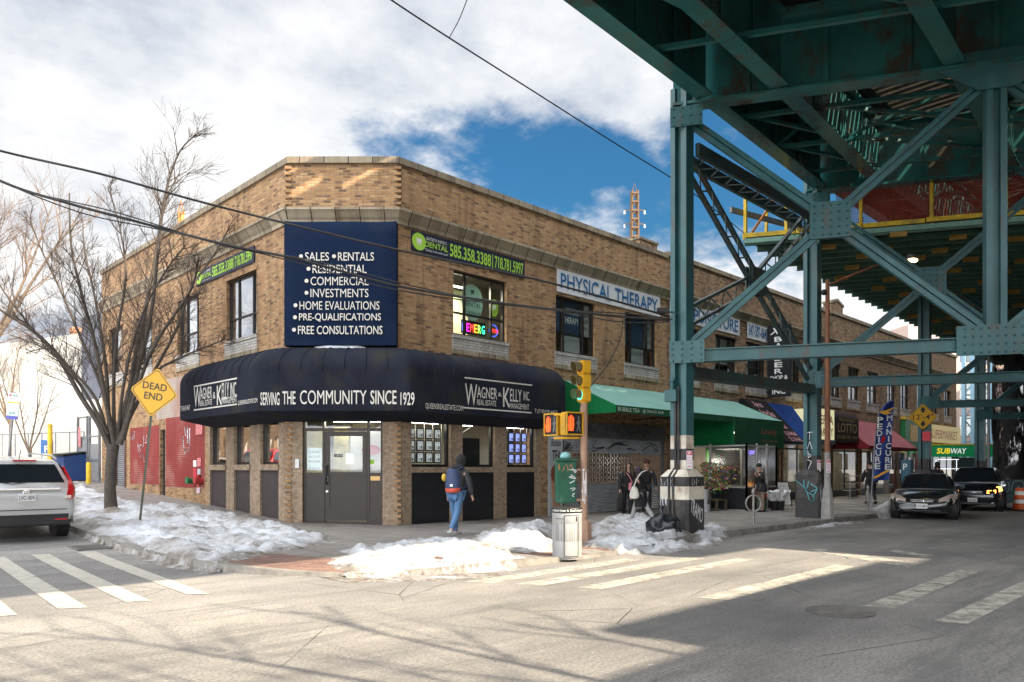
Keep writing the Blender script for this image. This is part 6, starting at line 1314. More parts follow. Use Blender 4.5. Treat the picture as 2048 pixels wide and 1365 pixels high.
def plate(t, x, z, s, txt, back=True, w=.31, h=.155):
    d = 1 if not back else -1; m = MB(); m.box(min(x, x+.012*d), max(x, x+.012*d), -w/2, w/2, z-h/2, z+h/2); m.build('number_plate', M_PLATE, t, local=True, bevel=.003)
    m = MB(); text(m, txt, (x+.013*d, -w*.42*d, z-.045), (0, d, 0), Z3, w*.84, .08, bold=.02); m.build('plate_lettering', M_BLK, t, local=True, fix=False)
SUV = dict(L=4.53, W=1.82, H=1.68, suv=True, rw=.2, wr=.34, wheels=(.29, -.285), cab=(.21, .055, -.44, -.483, 1.08, 1.64, .95, .67), body=[(-.5, .82, .45, .85, 0), (-.497, .9, .38, 1.0, 0), (-.485, .96, .34, 1.08, 0), (-.44, 1, .3, 1.08, 0), (-.3, 1, .27, 1.07, 0), (0, 1, .24, 1.06, 0), (.2, 1, .24, 1.06, 0), (.3, .99, .26, 1.02, .03), (.4, .97, .28, .97, .04), (.47, .9, .3, .88, .03), (.495, .8, .34, .74, 0), (.5, .72, .4, .62, 0)])
SED = dict(L=4.8, W=1.82, H=1.45, suv=False, rw=.08, wr=.325, wheels=(.3, -.27), cab=(.185, .04, -.22, -.385, .93, 1.42, .9, .66), body=[(-.5, .8, .45, .78, 0), (-.49, .9, .34, .9, 0), (-.45, .97, .28, .93, .02), (-.3, 1, .25, .93, .02), (0, 1, .22, .93, 0), (.17, 1, .22, .93, .0), (.24, .99, .23, .9, .04), (.36, .97, .24, .83, .06), (.45, .93, .25, .74, .05), (.485, .86, .27, .66, .02), (.5, .76, .32, .56, 0)])
M_PEARL = mat('pearl_white_paint', (.5, .5, .49), .25, .1, .03, 2, coat=.6); M_DKC = mat('dark_green_grey_paint', (.02, .024, .024), .22, .3, .1, 2, coat=.8); M_DKB2 = mat('dark_blue_black_paint', (.012, .014, .022), .22, .3, .1, 2, coat=.8); M_REDC = mat('bright_red_paint', (.5, .015, .02), .25, .1, .03, coat=.7)
def dress_suv(t, txt, lights=True):
    L = SUV['L']; x = -L/2
    m = MB(); m.loft([[V((x-.02, -.78, .33)), V((x-.02, .78, .33)), V((x-.02, .8, .6)), V((x-.02, -.8, .6))], [V((x+.35, -.93, .27)), V((x+.35, .93, .27)), V((x+.35, .93, .62)), V((x+.35, -.93, .62))]]); m.build('bumper', M_TRIM, t, bevel=.05, local=True, smooth=50)
    m = MB(); m.box(x-.012, x+.05, -.6, .6, 1.045, 1.085); m.build('chrome_strip', M_CHR, t, local=True, bevel=.008)
    m = MB(); m.box(x-.018, x+.02, -.72, .72, .64, .655); m.build('tailgate_seam', M_TRIM, t, local=True)
    for s in (1, -1):
        m = MB(); m.loft([[V((x-.012, s*.7, .86)), V((x-.012, s*.82, .86)), V((x+.22, s*.925, .88)), V((x+.22, s*.9, .9))], [V((x-.01, s*.73, 1.07)), V((x-.01, s*.83, 1.07)), V((x+.25, s*.93, 1.07)), V((x+.24, s*.88, 1.07))], [V((x+.03, s*.745, 1.25)), V((x+.03, s*.8, 1.25)), V((x+.2, s*.84, 1.25)), V((x+.18, s*.77, 1.25))], [V((x+.13, s*.66, 1.52)), V((x+.13, s*.69, 1.52)), V((x+.26, s*.7, 1.52)), V((x+.25, s*.66, 1.52))]]); m.build('tail_light', M_REDL, t, smooth=30, local=True)
        m = MB(); m.box(x-.016, x+.05, min(s*.66, s*.79), max(s*.66, s*.79), .875, .93); m.build('reverse_lens', M_CLR, t, local=True)
        m = MB(); m.box(x-.03, x, min(s*.5, s*.72), max(s*.5, s*.72), .43, .46); m.build('reflector', M_REDL, t, local=True)
        m = MB(); m.tube([(-1.8, s*.62, 1.66), (-1.5, s*.63, 1.72), (.3, s*.63, 1.72), (.6, s*.62, 1.67)], .02, 6); m.build('roof_rail', M_CHR, t, local=True)
    plate(t, x-.018, .9, 1, txt); m = MB(); m.tube([(x-.016, -.07, .98), (x-.016, -.05, 1.03), (x-.016, 0, 1.035), (x-.016, .05, 1.03), (x-.016, .07, .98)], .01, 5); m.beam((x-.016, -.035, 1.03), (x-.016, -.025, .985), .01, .014); m.beam((x-.016, .035, 1.03), (x-.016, .025, .985), .01, .014); m.beam((x-.016, -.03, 1.005), (x-.016, .03, 1.005), .01, .014); m.build('badge', M_CHR, t, local=True)
    m = MB(); text(m, 'CR-V', (x-.015, .74, .97), (0, -1, 0), Z3, .2, .045, bold=.03); m.build('model_lettering', M_CHR, t, local=True, fix=False)
    m = MB(); m.tube([(x+.03, 0, 1.2), (x+.0, .25, 1.17), (x+.02, .42, 1.2)], .012, 6); m.build('wiper', M_TRIM, t, local=True); m = MB(); m.tube([(x+.7, 0, 1.66), (x+.55, 0, 1.83)], .008, 5); m.build('aerial', M_TRIM, t, local=True)
    m = MB(); m.box(x+.2, x+.3, -.2, .2, 1.625, 1.65); m.build('brake_lamp', M_REDL, t, local=True)
crv = car('parked_car', 'white SUV parked nose-away up the side street at the left edge', (-7.72, 4.05, .0), R(90), M_PEARL, SUV, 'LVC-1874', 'cars'); crv.location = (-7.72, 4.2, gh(0, 4.2)); crv.rotation_euler = (0, -.045, R(90)); dress_suv(crv, 'LVC-1874')
c2 = car('parked_car', 'second white car parked just ahead of the white SUV', (-7.75, 10.2, gh(0, 10.2)), R(90), M_PEARL, SUV, '', 'cars'); c2.rotation_euler = (0, -.05, R(90))
c3 = car('parked_car', 'red car parked up the side street, mirrored in the shop windows', (-7.7, 15.6, gh(0, 15.6)), R(90), M_REDC, SUV, '', 'cars'); c3.rotation_euler = (0, -.05, R(90))
def dress_sedan(t, txt, lens, L=4.8, z=0):
    x = L/2
    for s in (1, -1):
        m = MB(); m.loft([[V((x-.05, s*.44, .67+z)), V((x+.005, s*.44, .56+z)), V((x-.03, s*.72, .56+z)), V((x-.08, s*.73, .69+z))], [V((x-.34, s*.76, .81+z)), V((x-.24, s*.87, .66+z)), V((x-.38, s*.935, .67+z)), V((x-.5, s*.89, .815+z))]]); m.build('headlight', lens, t, bevel=.012, local=True)
        m = MB(); m.lathe([(.05, 0), (.06, .03)], 12, M=Matrix.Translation((x-.06, s*.62, .36)) @ Matrix.Rotation(R(90), 4, 'Y')); m.build('fog_lamp', M_CLR, t, local=True)
    m = MB(); m.prism([(x-.01, -.36, .66+z), (x-.01, .36, .66+z), (x+.012, .3, .54+z), (x+.012, -.3, .54+z)], (-.04, 0, 0)); g = m.build('grille', M_TRIM, t, local=True, bevel=.01); m = MB(); [m.box(x-.01, x+.014, -.3, .3, zz+z, zz+z+.008) for zz in (.585, .625)]; m.build('grille_bar', M_CHR, g, local=True)
    m = MB(); m.prism([(x-.03, -.55, .38), (x-.03, .55, .38), (x-.005, .5, .28), (x-.005, -.5, .28)], (-.05, 0, 0)); m.build('lower_intake', M_TRIM, t, local=True)
    m = MB(); m.tube([(x+.014, -.05, .57+z), (x+.014, -.04, .63+z)], .008, 5); m.tube([(x+.014, .05, .57+z), (x+.014, .04, .63+z)], .008, 5); m.tube([(x+.014, -.045, .6+z), (x+.014, .045, .6+z)], .008, 5); m.build('badge', M_CHR, t, local=True)
    plate(t, x+.01, .44, 1, txt, False)
p = Gs(1858, 1040, 0)
ac = car('parked_car', 'dark green-grey saloon parked at the kerb under the clearance sign', (p.x+2.0, -7.55, 0), R(193), M_DKC, SED, '', 'cars'); dress_sedan(ac, 'JCG-6807', mat('amber_tinted_headlight', (.55, .45, .38), .15, .2, 0, spec=.9))
sv = car('parked_car', 'dark SUV with one glowing orange headlight behind the dark saloon', (p.x+8.4, -7.5, 0), R(190), M_DKB2, SUV, '', 'cars'); dress_sedan(sv, 'HKT-4421', mat('lit_orange_headlight', (1, .38, .06), .3, var=0, emit=3), 4.53, .12)
# ================================================================== people
def skin_obj(name, joints, edges, m, parent, sub=1, root=0):
    names = list(joints); me = bpy.data.meshes.new(name); me.from_pydata([joints[n][:3] for n in names], [(names.index(a), names.index(b)) for a, b in edges], [])
    o = bpy.data.objects.new(name, me); COL.objects.link(o); md = o.modifiers.new('skin', 'SKIN'); md.use_smooth_shade = True; md.branch_smoothing = .6
    if not me.skin_vertices: me.skin_vertices.new(name='')
    for i, n in enumerate(names):
        r = joints[n][3]; r = r if hasattr(r, '__len__') else (r, r); s = me.skin_vertices[0].data[i]; s.radius = r; s.use_root = (i == root)
    ss = o.modifiers.new('sub', 'SUBSURF'); ss.levels = ss.render_levels = sub
    dg = bpy.context.evaluated_depsgraph_get(); nm = bpy.data.meshes.new_from_object(o.evaluated_get(dg)); bpy.data.objects.remove(o); bpy.data.meshes.remove(me)
    nm.name = name; nm.materials.clear(); nm.materials.append(m); nm.shade_smooth(); o = bpy.data.objects.new(name, nm); COL.objects.link(o); o.parent = parent; return o
M_SKIN = mat('skin', (.45, .26, .19), .55, var=.06); M_DKJ = mat('charcoal_puffer_cloth', (.022, .023, .027), .6, 0, .35, 9, .5, 14); M_BLK2 = mat('black_wool', (.011, .011, .013), .85, 0, .25, 8, .3, 20); M_JEAN = mat('blue_denim', (.075, .16, .3), .85, 0, .25, 7, .3, 30); M_GTR = mat('grey_trousers', (.3, .3, .29), .85, 0, .15); M_HAIR = mat('brown_hair', (.05, .028, .018), .6, 0, .3, 20); M_SHOE = mat('pale_sneaker', (.42, .42, .42), .6); M_SHOEB = mat('black_shoe', (.012, .012, .012), .5)
def person(label, loc, rot, H, legs, arms, top, trousers, shoes, skirt=None, hood=None, hair=None, beanie=None, lean=.04, head=(0, 0), puff=1.0, group='people on the pavement'):
    t = thing('person', label, 'person', loc, rot, group); J = {}; k = H/1.72
    hip = V((0, 0, .9*k)); ch = hip+V((lean*5*.3*k, 0, .36*k)); nk = ch+V((lean*.6*k, 0, .2*k)); hd = nk+V((.03*k+head[0], head[1], .14*k)); tp = hd+V((.0, 0, .09*k))
    J['pelvis'] = (*hip, (.15*k, .105*k)); J['waist'] = (*hip.lerp(ch, .5), (.135*k, .095*k)); J['chest'] = (*ch, (.165*k, .11*k)); J['neck'] = (*nk, .055*k); J['head'] = (*hd, (.078*k, .094*k)); J['crown'] = (*tp, (.06*k, .075*k)); J['nose'] = (*(hd+V((.105*k, 0, -.005*k))), .012*k)
    E = [('pelvis', 'waist'), ('waist', 'chest'), ('chest', 'neck'), ('neck', 'head'), ('head', 'crown'), ('head', 'nose')]
    pos = {}
    for s, nm, (th, kn) in ((1, 'l', legs[0]), (-1, 'r', legs[1])):
        a = hip+V((0, s*.09*k, -.03*k)); d = V((math.sin(th), 0, -math.cos(th))); b = a+d*.42*k; d2 = V((math.sin(th-kn), 0, -math.cos(th-kn))); c = b+d2*.42*k; f = c+V((math.cos(th-kn)*.15, 0, math.sin(th-kn)*.15-.03))*k
        for n_, p, r in (('hip', a, .085), ('knee', b, .058), ('ankle', c, .04), ('toe', f, .03)): J[n_+nm] = (*p, r*k); pos[n_+nm] = p
        E += [('pelvis', 'hip'+nm), ('hip'+nm, 'knee'+nm), ('knee'+nm, 'ankle'+nm), ('ankle'+nm, 'toe'+nm)]
    for s, nm, (sw_, el, out) in ((1, 'l', arms[0]), (-1, 'r', arms[1])):
        a = ch+V((0, s*.185*k, .11*k)); d = V((math.sin(sw_), s*out, -math.cos(sw_))).normalized(); b = a+d*.29*k; d2 = V((math.sin(sw_+el), s*out*.3, -math.cos(sw_+el))).normalized(); c = b+d2*.25*k; h = c+d2*.07*k
        for n_, p, r in (('sh', a, .062), ('elb', b, .045), ('wrist', c, .03), ('palm', h, (.038, .02))): J[n_+nm] = (*p, tuple(q*k for q in r) if isinstance(r, tuple) else r*k); pos[n_+nm] = p
        E += [('chest', 'sh'+nm), ('sh'+nm, 'elb'+nm), ('elb'+nm, 'wrist'+nm), ('wrist'+nm, 'palm'+nm)]
        sd = V((0, 1, 0)).cross(d2).normalized()
        for q in range(4):
            o = (q-1.5)*.02*k; L = (.05, .058, .055, .042)[q]*k; p1 = h+sd*o+d2*L*.6; p2 = p1+(d2*.8+V((0, -s*.6, 0))).normalized()*L*.6
            J['f%d%s' % (q, nm)] = (*p1, .009*k); J['g%d%s' % (q, nm)] = (*p2, .008*k); E += [('palm'+nm, 'f%d%s' % (q, nm)), ('f%d%s' % (q, nm), 'g%d%s' % (q, nm))]
        J['th'+nm] = (*(c+d2*.05*k+sd*.05*k), .011*k); E.append(('wrist'+nm, 'th'+nm))
    low = min(J['toel'][2]-J['toel'][3], J['toer'][2]-J['toer'][3], J['anklel'][2]-.05*k, J['ankler'][2]-.05*k)
    J = {n: (v[0], v[1], v[2]-low, v[3]) for n, v in J.items()}; pos = {n: p-V((0, 0, low)) for n, p in pos.items()}; hip.z -= low; ch.z -= low; nk.z -= low; hd.z -= low
    skin_obj('body', J, E, M_SKIN, t)
    g = lambda n, r: (*J[n][:3], r)
    def sub(nm, spec, m, root=0): 
        K = {n: g(n, r) for n, r, _ in spec}; return skin_obj(nm, K, [(n, p) for n, r, p in spec if p], m, t)
    p = puff*k
    sub('trousers', [('pelvis', (.165*k, .125*k), None)]+[x for s in 'lr' for x in (('hip'+s, .1*k, 'pelvis'), ('knee'+s, .078*k, 'hip'+s), ('ankle'+s, .068*k, 'knee'+s))], trousers)
    sub('jacket', [('chest', (.2*p, .155*p), None), ('waist', (.19*p, .15*p), 'chest'), ('pelvis', (.19*p, .15*p), 'waist'), ('neck', .085*p, 'chest')]+[x for s in 'lr' for x in (('sh'+s, .09*p, 'chest'), ('elb'+s, .075*p, 'sh'+s), ('wrist'+s, .055*p, 'elb'+s))], top)
    if skirt:
        mb = MB(); z0, z1 = skirt*k, hip.z+.1*k; mb.loft([[V((hip.x+rx*math.cos(a*.3927)*(1+.05*math.sin(a*3)), ry*math.sin(a*.3927), z)) for a in range(16)] for rx, ry, z in ((.19*k, .23*k, z0), (.18*k, .225*k, (z0+z1)/2), (.165*k, .2*k, z1), (.12*k, .15*k, z1+.06*k))]); mb.build('coat_skirt', top, t, smooth=70, local=True)
    for s in 'lr':
        a, b = pos['ankle'+s], pos['toe'+s]; dd = (b-a); dd.z = 0; sh = a+dd*.45; sh.z = (a.z+b.z)/2-.02*k; ang = math.atan2((b-a).z+.03*k, dd.length)
        mb = MB(); M = Matrix.Translation(sh) @ Matrix.Rotation(-ang, 4, 'Y'); mb.ball((0, 0, 0), .145*k, .052*k, .05*k, 12, M); mb.box(-.135*k, .14*k, -.047*k, .047*k, -.055*k, -.03*k, M); mb.build('shoe', shoes, t, smooth=50, local=True)
    for s in (1, -1): mb = MB(); mb.ball(hd+V((.082*k, s*.032*k, .02*k)), .011*k, None, None, 8); mb.build('eye', mat('dark_eye', (.02, .015, .01), .2, var=0), t, local=True, smooth=60)
    mb = MB(); mb.ball(hd+V((.09*k, 0, -.05*k)), .008*k, .025*k, .007*k, 8); mb.build('mouth', mat('lips', (.35, .12, .1), .5, var=0), t, local=True)
    for s in (1, -1): mb = MB(); mb.ball(hd+V((0, s*.08*k, 0)), .02*k, .012*k, .032*k, 8); mb.build('ear', M_SKIN, t, local=True, smooth=60)
    if hood: mb = MB(); mb.ball(hd+V((-.02*k, 0, .035*k)), .125*k, .115*k, .15*k, 14); mb.ball(nk+V((-.06*k, 0, .03*k)), .12*k, .15*k, .08*k, 12); mb.build('hood', hood, t, smooth=60, local=True)
    if hair:
        mb = MB(); mb.ball(hd+V((-.03*k, 0, .04*k)), .1*k, .092*k, .12*k, 14)
        if hair > 1:
            for s in (1, -1): mb.tube([hd+V((-.02*k, s*.075*k, .07*k)), hd+V((.0, s*.1*k, -.05*k)), hd+V((.03*k, s*.12*k, -.2*k)), hd+V((.05*k, s*.13*k, -.34*k))], [.04*k, .05*k, .05*k, .02*k], 8)
            mb.tube([hd+V((-.07*k, 0, .05*k)), hd+V((-.1*k, 0, -.12*k)), hd+V((-.11*k, 0, -.3*k))], [.08*k, .1*k, .06*k], 8)
        mb.build('hair', M_HAIR, t, smooth=60, local=True)
    if beanie: mb = MB(); mb.lathe([(.098*k, .0), (.104*k, .03*k), (.102*k, .06*k), (.08*k, .11*k), (.03*k, .14*k), (.002, .145*k)], 14, hd+V((-.01*k, 0, .03*k))); mb.build('beanie', beanie, t, smooth=60, local=True)
    return t, J, dict(hip=hip, ch=ch, nk=nk, hd=hd, **pos)
def face_to(dx, dy):   # heading from picture right / away components
    d = RGT*dx+FWD*dy; return math.atan2(d.y, d.x)
p = Gs(912, 1071); t, J, q = person('person in dark hooded puffer jacket and jeans walking past the shop with a backpack', p, face_to(.5, .87), 1.7, ((.16, .05), (-.2, .42)), ((-.1, .2, .28), (.12, .2, .28)), M_DKJ, M_JEAN, M_SHOE, hood=M_BLK2, lean=.07, head=(.05, 0), puff=1.2)
b = thing('backpack', 'navy backpack with red base on the walking person\'s back', 'backpack', t.location, t.rotation_euler.z); c = q['ch']; mb = MB()
S_ = [(.0, .155, .0), (.045, .17, .02), (.12, .175, .06), (.3, .165, .07), (.43, .14, .05), (.49, .09, .02)]
def bpr(w, z, d): return [c+V((-.13-.06-x*d_, y*w, -.3+z)) for x, y, d_ in ((-.02, -1, .1), (.3, -1, .16), (.75, -.8, .16), (1, -.4, .16), (1, .4, .16), (.75, .8, .16), (.3, 1, .16), (-.02, 1, .1))]
mb.loft([bpr(w, z, d) for z, w, d in S_[1:]]); mb.build('bag', mat('navy_nylon', (.03, .05, .12), .6, 0, .15, 8, .2, 20), b, smooth=50, local=True, bevel=.01)
mb = MB(); mb.loft([bpr(w+.004, z, d) for z, w, d in ((-.03, .14, 0), (0, .172, 0), (.075, .178, 0))]); mb.build('red_base', mat('orange_red_nylon', (.45, .06, .025), .6), b, smooth=50, local=True, bevel=.01)
mb = MB(); mb.ball(c+V((-.31, .17, .0)), .07, .055, .09, 10, None); mb.build('yellow_pouch', mat('yellow_nylon', (.6, .4, .04), .6), b, smooth=60, local=True)
mb = MB(); mb.cbox(c+V((-.357, -.05, -.17)), .006, .07, .05); mb.build('label_patch', M_WHITE, b, local=True)
for s in (1, -1): mb = MB(); mb.tube([c+V((-.2, s*.1, .17)), c+V((-.06, s*.13, .225)), c+V((.12, s*.14, .14)), c+V((.16, s*.15, -.05)), c+V((-.05, s*.2, -.22)), c+V((-.2, s*.15, -.24))], .018, 6); mb.build('strap', MATS['navy_nylon'], b, smooth=60, local=True)
p = Gs(1255, 1037); t, J, q = person('woman with long brown hair and pink shoulder bag standing in front of the shutter', p, face_to(.1, -.95), 1.62, ((.12, .1), (-.1, .1)), ((.0, .2, .25), (.0, .2, .25)), M_BLK2, M_BLK2, M_SHOEB, hair=2)
bg = thing('handbag', 'pink shoulder bag worn across the long-haired woman\'s coat', 'bag', t.location, t.rotation_euler.z); mb = MB(); mb.box(.17, .25, -.02, .2, .82, 1.06); mb.build('bag', mat('pink_leather', (.55, .2, .24), .5), bg, local=True, bevel=.02); mb = MB(); mb.tube([V((.2, .09, 1.06)), V((.2, .0, 1.25)), V((.1, -.12, 1.42)), V((-.05, -.13, 1.4))], .014, 6); mb.build('strap', MATS['pink_leather'], bg, local=True)
h = q['palmr']; bg = thing('tote_bag', 'black tote bag hanging from the long-haired woman\'s hand', 'bag', t.location, t.rotation_euler.z); mb = MB(); mb.loft([[h+V((x*w, y*.06, z)) for x, y in ((-1, -1), (1, -1), (1, 1), (-1, 1))] for w, z in ((.1, -.14), (.17, -.3), (.19, -.5), (.12, -.56))]); mb.build('bag', M_BLK2, bg, local=True, bevel=.03, smooth=60); mb = MB(); mb.tube([h+V((-.07, 0, -.16)), h+V((-.03, 0, -.01)), h+V((.03, 0, -.01)), h+V((.07, 0, -.16))], .01, 6); mb.build('handle', M_BLK2, bg, local=True)
p = Gs(1282, 1046); t, J, q = person('person in a long black hooded coat and grey trousers walking behind the snow bank', p, face_to(-.55, .6), 1.5, ((.42, .1), (-.38, .35)), ((.1, .2, .2), (-.1, .3, .2)), M_BLK2, M_GTR, M_SHOE, skirt=.5, hood=mat('dark_plum_hood', (.03, .018, .028), .8), lean=.05)
bg = thing('handbag', 'white shoulder bag of the person in the long black coat', 'bag', t.location, t.rotation_euler.z); mb = MB(); mb.loft([[V((x*w, .29+y*.05, z)) for x, y in ((-1, -1), (1, -1), (1, 1), (-1, 1))] for w, z in ((.05, 1.0), (.12, .85), (.15, .72), (.08, .66))]); mb.build('bag', mat('cream_leather', (.55, .52, .46), .5), bg, local=True, bevel=.02, smooth=60); mb = MB(); mb.tube([V((0, .3, 1.0)), V((-.05, .24, 1.2)), V((-.08, .1, 1.36)), V((-.08, -.1, 1.42))], .018, 6); mb.build('strap', MATS['cream_leather'], bg, local=True)
p = Gs(1293, 1030); person('person in dark red beanie and black coat standing behind the two women', p, face_to(-.1, -.95), 1.68, ((.05, .05), (-.05, .05)), ((.1, .3, .3), (.1, .3, .3)), M_BLK2, M_BLK2, M_SHOEB, beanie=mat('maroon_knit', (.07, .015, .018), .9))
p = Gs(1523, 1024); person('man in black coat and cap with a hand at his mouth outside the flower shop', p, face_to(-.9, -.3), 1.58, ((.04, .05), (-.04, .05)), ((.5, 1.9, .1), (.0, .15, .2)), M_BLK2, mat('khaki_trousers', (.2, .15, .1), .85), M_SHOEB, skirt=.75, beanie=M_BLK2)
p = Gs(1741, 1008); person('person in a black coat walking away behind the feather flag', p, face_to(.1, .95), 1.7, ((.25, .1), (-.25, .3)), ((.1, .3, .3), (-.1, .3, .3)), M_BLK2, M_BLK2, M_SHOEB, skirt=.6, beanie=M_BLK2, puff=1.15)
p = at(1874, 1000, 34); p.z = .13; person('person in black beyond the roof of the dark saloon', p, face_to(-.3, -.9), 1.7, ((.1, .05), (-.1, .05)), ((.1, .2, .2), (.1, .2, .2)), M_BLK2, M_BLK2, M_SHOEB, hood=M_BLK2)
p = at(1466, 1010, 29.3); p.z = .14; person('dim figure in dark clothes inside the flower shop vestibule', p, face_to(.6, -.6), 1.66, ((.05, .05), (-.05, .05)), ((.2, .6, .2), (.2, .6, .2)), M_BLK2, M_BLK2, M_SHOEB, hair=1)
# ================================================================== street furniture
M_TANP = mat('tan_pole_paint', (.36, .22, .15), .65, 0, .12, 6, dirt=(.2, .12, .08)); M_SIGY = mat('traffic_yellow', (.6, .32, .006), .5, 0, .1, 5, dirt=(.3, .18, .05)); M_SIGNY = mat('sign_yellow_sheeting', (.62, .33, .003), .45, 0, .04, 2); M_BLKS = mat('sign_black', (.012, .012, .012), .5, var=0)
M_LENSO = mat('lit_orange_led', (1, .07, .012), .5, var=0, emit=.9); M_LENSG = mat('lit_green_lens', (.03, .75, .6), .4, var=0, emit=.8); M_LENSR = mat('unlit_red_lens', (.12, .01, .01), .25, var=0); M_LENSY = mat('unlit_amber_lens', (.1, .06, .01), .25, var=0); M_MAN = mat('dim_white_led', (.16, .17, .17), .5, var=0)
sp = Gs(1168, 1080); sg = thing('traffic_signal', 'yellow traffic signal with green light on a tan pole behind the litter bin', 'traffic signal', sp); kk = None
Ys = (sp-CAM).dot(FWD); zy = lambda y: 1.6+(938-y)*Ys/1490
mb = MB(); mb.tube([sp+Z3*.3, V((sp.x, sp.y, zy(806)))], .075, 14); mb.build('pole', M_TANP, sg, smooth=60)
mb = MB(); mb.loft([[sp+V((s*math.cos(a*.7854+.39), s*math.sin(a*.7854+.39), z)) for a in range(8)] for s, z in ((.17, -.03), (.165, .05), (.15, .36), (.09, .42))]); mb.build('base', M_TANP, sg, smooth=30)
mb = MB(); mb.tube([V((sp.x, sp.y, zy(807))), V((sp.x, sp.y, zy(790)))], [.085, .06], 12); mb.build('collar', M_SIGY, sg, smooth=50)
hd_ = thing('signal_head', None, None, (sp.x, sp.y, zy(805))); del_ = hd_.parent; hd_.parent = sg; hd_.location = V((0, 0, zy(805)-sp.z)); hd_.rotation_euler = (0, 0, math.atan2(.30, -.95))
for k, m in ((0, M_LENSG), (1, M_LENSY), (2, M_LENSR)):
    z = .01+k*.285; mb = MB(); mb.box(-.1, .1, -.13, .13, z, z+.275); mb.build('signal_section', M_SIGY, hd_, local=True, bevel=.02)
    T = Matrix.Translation((.1, 0, z+.14)) @ Matrix.Rotation(R(90), 4, 'Y'); mb = MB(); mb.lathe([(.1, -.005), (.105, .008), (.07, .02), (.01, .026)], 18, M=T); mb.build('lens', m, hd_, local=True, smooth=50)
    mb = MB(); n = 18; rr_ = [[V((.1+(.02 if j == 0 else .2-.06*abs(a)/1.9), (.112)*math.sin(a), z+.14+.112*math.cos(a))) for a in [-2.3+4.6*i/n for i in range(n+1)]] for j in (0, 1)]; rr_ += [[p*1 + V((0, 0, 0))+V((0, -.008*math.sin(a), -.008*math.cos(a))) for p, a in zip(rr_[1], [-2.3+4.6*i/n for i in range(n+1)])]]; mb.loft([rr_[0], rr_[1], rr_[2]], closed=False); mb.build('visor', M_SIGY if k == 9 else mat('visor_dark', (.12, .09, .03), .6), hd_, local=True, smooth=60, fix=False)
def ped(px, y, ang, back):
    c = at(px, y, Ys+back); t = bpy.data.objects.new('pedestrian_head', None); COL.objects.link(t); t.parent = sg; t.location = c-sp; t.rotation_euler = (0, 0, ang)
    mb = MB(); mb.box(-.12, .1, -.215, .215, -.235, .235); mb.build('housing', M_SIGY, t, local=True, bevel=.025)
    mb = MB(); [mb.box(*q) for q in ((.1, .13, -.215, -.19, -.235, .235), (.1, .13, .19, .215, -.235, .235), (.1, .13, -.19, .19, .21, .235), (.1, .13, -.19, .19, -.235, -.21))]; mb.build('rim', M_SIGY, t, local=True)
    mb = MB(); mb.box(.098, .105, -.19, .19, -.21, .21); mb.build('face', M_BLKS, t, local=True)
    mb = MB(); o = V((.108, 0, 0)); rt, up = V((0, 1, 0)), Z3; P = lambda x, z: o+rt*x+up*z
    def blob(pts): mb.face([P(*p) for p in pts])
    hx = -.09; blob([(hx-.07, -.15), (hx+.05, -.15), (hx+.075, -.02), (hx+.07, .02), (hx-.07, .02)])
    for i, L in enumerate((.11, .14, .135, .1)): x = hx-.068+i*.036; blob([(x, .022), (x+.03, .022), (x+.03, .02+L), (x+.015, .035+L), (x, .02+L)])
    blob([(hx-.072, -.1), (hx-.072, -.03), (hx-.11, .04), (hx-.125, .02)]); mb.build('hand_symbol', M_LENSO, t, local=True, fix=False)
    mb = MB(); mx_ = .1; disc_ = [P(mx_+.026*math.cos(i*.524), .125+.026*math.sin(i*.524)) for i in range(12)]; mb.face(disc_)
    def seg(a, b, w): a, b = V((a[0], a[1], 0)), V((b[0], b[1], 0)); d = (b-a).normalized(); n = V((-d.y, d.x, 0))*w/2; mb.face([P(*(q.xy)) for q in (a-n, b-n, b+n, a+n)])
    seg((mx_, .09), (mx_-.005, -.03), .05); seg((mx_, -.02), (mx_-.04, -.16), .026); seg((mx_, -.02), (mx_+.02, -.09), .026); seg((mx_+.02, -.09), (mx_+.045, -.16), .024); seg((mx_, .08), (mx_-.05, .0), .022); seg((mx_, .08), (mx_+.05, .01), .022); mb.build('walking_symbol', M_MAN, t, local=True, fix=False); return t
p1 = ped(1143, 848, math.atan2(-.97, -.2), -.1); p2 = ped(1110, 850, math.atan2(.1, -.98), .3)
mb = MB()
for y in (829, 876): z = zy(y); mb.tube([V((sp.x, sp.y, z)), at(1143, y, Ys-.05), at(1108, y+1, Ys+.08)], .025, 8)
mb.build('bracket', M_SIGY, sg, smooth=50)
mb = MB(); mb.tube([V((sp.x-.1, sp.y, zy(806))), V((sp.x-.17, sp.y-.02, zy(830))), V((sp.x-.12, sp.y-.02, zy(852))), V((sp.x-.14, sp.y-.0, zy(880)))], .009, 6); mb.build('cable', M_BLKS, sg)
cb2 = thing('control_box', 'green graffitied signal control box strapped to the tan pole', 'control box', V((sp.x, sp.y, zy(1008)))); c = at(1131, 1000, Ys-.05); M = fm((c.x, c.y, 0), tuple(V((.85, -.53, 0)).normalized()), tuple(V((.53, .85, 0)).normalized()))
mb = MB(); mb.box(-.19, .19, -.16, .16, zy(1006), zy(922), M); mb.build('cabinet', mat('control_box_green', (.012, .09, .05), .5, 0, .2, 5, dirt=(.05, .12, .1)), cb2, bevel=.03); mb = MB(); mb.box(-.205, .205, -.18, .17, zy(922), zy(918), M); mb.build('lid', MATS['control_box_green'], cb2)
mb = MB(); mb.lathe([(.1, 0), (.12, .03), (.11, .09), (.06, .13), (.01, .14)], 14, V((c.x, c.y, zy(918)))); mb.build('globe', mat('pale_blue_dome', (.2, .42, .42), .4), cb2, smooth=60)
